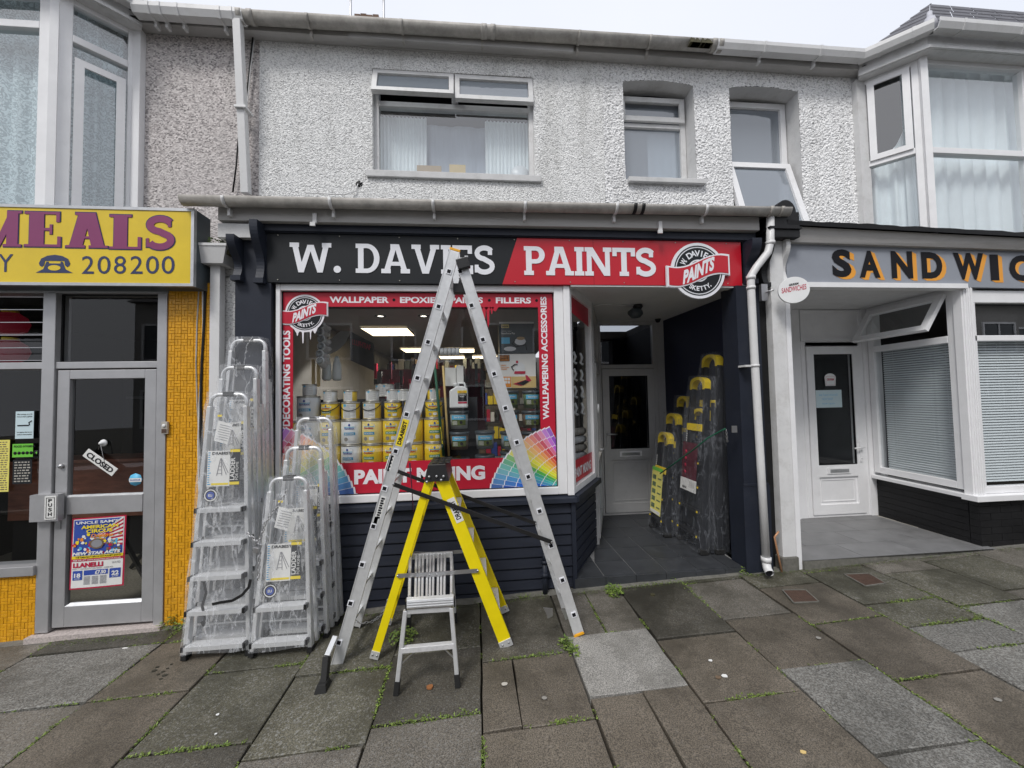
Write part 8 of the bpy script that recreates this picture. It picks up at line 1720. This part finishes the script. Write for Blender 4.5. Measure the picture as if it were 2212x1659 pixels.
def zr_(x, y): return (1179.4+.3306*x, 740.6+.3306*y)
pts = [P(*zr_(745,855), .80), P(*zr_(870,765), .62), P(*zr_(960,700), .30), P(*zr_(1060,620), .14), P(*zr_(1150,572), .05), P(*zr_(1172,562), .0)]
m = mb('fibre_green'); m.tube(pts, .007, 8); tag(m.build('bungee_cord'), 'green bungee cord stretched across the wrapped black ladders in the recess', 'cord')
a = P(*zr_(1192,560), .0); m = mb('steel'); m.box(a.x-.018,a.x+.03,-.075,-.066,a.z-.03,a.z+.03); tag(m.build('hook_plate'), 'small steel hook plate on the dark blue pilaster holding the green cord', 'hook')
chain([P(*zr_(1178,575),-.02), P(*zr_(1182,620),-.0), P(*zr_(1186,660),.02)], 'chain', 'short chain hanging from the hook plate on the pilaster', .026, .003)

pts = [P(884,1000,-.58), P(889,1050,-.56), P(893,1105,-.54), P(886,1000,-.56)]; m = mb('purple_strap'); m.tube(pts, .0035, 6); tag(m.build('purple_cord'), 'thin purple cord hanging from a rung of the tall ladder', 'cord')
pts = [P(*zc_(*q), -.50) for q in ((155,1292),(190,1284),(245,1276),(290,1250),(320,1215),(328,1180))]; m = mb('black_plastic')
for a, b_ in zip(pts, pts[1:]): m.bar(a, b_, .018, .003, (0,1,0))
tag(m.build('black_strap'), 'loose black strap lying across a lower tread of the front left wrapped ladder', 'strap')
pts = [P(*zc_(*q), -.46) for q in ((118,1190),(128,1240),(110,1300),(122,1350),(118,1390),(106,1370))]; m = mb('black_plastic')
for a, b_ in zip(pts, pts[1:]): m.bar(a, b_, .016, .003, (0,1,0))
tag(m.build('black_strap'), 'crumpled black strap hanging inside the left rail of the front left wrapped ladder', 'strap')
# ================================================================ WEEDS, MOSS, LITTER
def leafy(m, c, n, r, h, rs_, smin=.008, smax=.018, mats_=('leaf','leaf_pale')):
    for k in range(n):
        a = rs_.uniform(0,6.283); d_ = r*math.sqrt(rs_.random()); z = h*rs_.random()*(1-d_/r*.6); p = Vector(c)+Vector((d_*math.cos(a), d_*math.sin(a), z+.003)); s_ = rs_.uniform(smin,smax); b_ = rs_.uniform(0,6.283); t = Vector((math.cos(b_),math.sin(b_),rs_.uniform(-.2,.6))); q = t.cross(Vector((rs_.uniform(-.3,.3),rs_.uniform(-.3,.3),1))).normalized()
        m.use(rs_.choice(mats_)); m.add([p, p+t*s_*.8+q*s_*.5, p+t*s_*1.7, p+t*s_*.8-q*s_*.5], [(0,1,2,3)])
def stems(m, c, n, h, rs_):
    m.use('leaf')
    for k in range(n): a = rs_.uniform(0,6.283); p = Vector(c); q = p+Vector((h*.6*math.cos(a),h*.6*math.sin(a),h*rs_.uniform(.5,1))); m.tube([p,(p+q)/2+Vector((0,0,h*.1)),q], .0012, 4)
rs = random.Random(77)
for (u, v, n, r, h, lab) in ((1328,1284,240,.075,.09,'bushy green weed at the foot of the slate tiled step'),(870,1380,170,.10,.07,'dark green weed behind the small work platform'),(378,1352,200,.10,.10,'green weed at the foot of the orange mosaic pier'),(1451,1250,26,.035,.04,'tiny two leaved weed at the middle of the tiled step'),(1608,1238,60,.06,.05,'small weed where the tiled step meets the dark blue pilaster'),(1222,1395,80,.05,.05,'weed in the joint beside the right foot of the tall ladder'),(1240,1410,70,.04,.04,'low weed in the slab joint in front of the tall ladder right foot')):
    c_ = PG(u, v); m = MB(); leafy(m, c_, n, r, h, rs, .008, .017); stems(m, c_, 10, h, rs); tag(m.build('weed'), lab, 'plant')
c_ = PG(995,1352); c_ = PG(1085+0,1285); m = MB(); m.use('leaf_pale')
for k in range(30): a = rs.uniform(0,6.28); l_ = rs.uniform(.03,.09); p = PG(1000,1345); p = PG(rs.uniform(985,1005),1330) 
rs = random.Random(78); c_ = PG(975,1295); m = MB(); m.use('leaf_pale')
base_ = Vector((.36,-.07,gz(.36)))
for k in range(34): a = rs.uniform(0,6.28); l_ = rs.uniform(.04,.10); p = base_+Vector((rs.uniform(-.03,.03),rs.uniform(-.02,.01),0)); q = p+Vector((l_*math.cos(a),l_*.4*math.sin(a)-.01,l_*.6)); s_ = Vector((-.0025,0,0)); m.add([p-s_,p+s_,q], [(0,1,2)])
tag(m.build('grass_tuft'), 'thin grass tuft at the foot of the dark boards beside the yellow ladder', 'plant')
# moss and tiny plants in the joints: one countless mass
rs = random.Random(41); m = MB()
lines = []
for sx0, sx1, ys, ml in cols:
    if (sx0, sx1) in ((.58,.865),): continue
    full = list(ys)
    while full[-1] > -3.2: full.append(full[-1]-.53)
    for yv in full: lines.append(((sx0,yv),(sx1,yv)))
    for i in range(len(full)-1): lines.append(((sx0,full[i]),(sx0,full[i+1])))
for a, b_ in lines:
    L_ = math.hypot(b_[0]-a[0], b_[1]-a[1]); n = int(L_/.0032); boost = 1.0
    if a[1] < -2.6: n //= 4
    for k in range(n):
        f = rs.random(); x = a[0]+(b_[0]-a[0])*f; y = a[1]+(b_[1]-a[1])*f; g_ = noise.noise((x*1.7+9, y*1.7, 2))+.5*noise.noise((x*6, y*6, 7))
        if g_ < .05+rs.uniform(-.05,.05): continue
        den = max(0,min(1,(g_-.0)*2.0)); w_ = .003+.024*den*den
        if rs.random() > .35+den: continue
        p = (x+rs.gauss(0,w_*.5), y+rs.gauss(0,w_*.5), gz(x)-.004)
        leafy(m, p, 3, .009, .006+.016*den*rs.random(), rs, .0022, rs.uniform(.006,.011), ('leaf','leaf_pale','leaf_pale','moss','moss'))
for k in range(3200):   # thin debris line against the walls
    x = rs.uniform(-3.4,5.2); y = (-.10 if x > -1.1 else -.08)+rs.gauss(0,.022)
    if .2*noise.noise((x*2.2,0,3)) < -.02: continue
    leafy(m, (x,y,gz(x)+.004), 2, .006, .008, rs, .002, .006, ('moss','moss_dark','leaf'))
o = m.build('joint_moss'); o['kind'] = 'stuff'
# litter
def blob(name, u, v, r, mt, label, cat, asp=.8, thick=.002, n=12):
    c_ = PG(u, v); m = mb(mt); rs_ = random.Random(int(u)); pts = [(c_.x+r*math.cos(t*2*math.pi/n)*rs_.uniform(.8,1.15), c_.y+r*asp*math.sin(t*2*math.pi/n)*rs_.uniform(.8,1.15), c_.z+.006) for t in range(n)]; m.prism(pts, (0,0,thick)); tag(m.build(name), label, cat)
blob('chewing_gum', 1768,1380,.016,'gum','pale gum spot on the paving, front right of the tiled step','gum spot'); blob('chewing_gum',1176,1510,.014,'gum','pale round gum spot on the brown slab below the yellow ladder','gum spot'); blob('chewing_gum',1090,1480,.018,'stone_pale','grey worn gum ring on the brown slab, nearer the platform','gum spot'); blob('chewing_gum',2156,1514,.016,'gum','pale gum spot near the right edge of the paving','gum spot')
blob('litter_scrap',1535,1429,.012,'paper','scrap of white paper on the brown slab right of the pale slab','litter'); blob('litter_scrap',470,1546,.009,'can_white','white fleck of litter on the dark slab left of the middle','litter'); blob('litter_scrap',466,1588,.006,'can_white','smaller white fleck below the other on the dark left slab','litter'); blob('litter_scrap',270,1402,.018,'paper','white scrap on the joint in front of the takeaway door','litter',.4)
blob('fallen_leaf',928,1488,.022,'dead_leaf','curled orange fallen leaf between the legs of the work platform','leaf',.8,.008,7); blob('fallen_leaf',1551,1466,.018,'tub_brown','brown leaf on the large slab at the right, beside a grey one','leaf',.7,.004,7); blob('fallen_leaf',1566,1463,.018,'paper','pale grey leaf on the large slab at the right','leaf',.7,.003,7); blob('fallen_leaf',1735,1628,.014,'wood_pale','small yellow leaf low down on the paving to the right','leaf',.7,.003,6)
for i, (u, v, r) in enumerate(((333,1452,.016),(340,1444,.012),(352,1454,.012),(356,1462,.018),(347,1470,.010),(362,1447,.009),(342,1460,.010),(370,1438,.008))): blob('dropping', u, v, r, 'soil', 'dark crumb of dirt, one of a cluster on the brown slab by the ladders', 'dirt crumb', .6, .006)
for o_ in C.objects:
    if o_.name.startswith('dropping'): o_['group'] = 'dark crumbs on the brown slab'; 
blob('dropping',1410,1288,.02,'moss_dark','dark clump of dirt on the grey slab before the tiled step','dirt crumb',.7,.012)
print('OBJECTS', len(bpy.data.objects), 'TRIS', sum(len(o.data.polygons) for o in bpy.data.objects if o.type == 'MESH'))
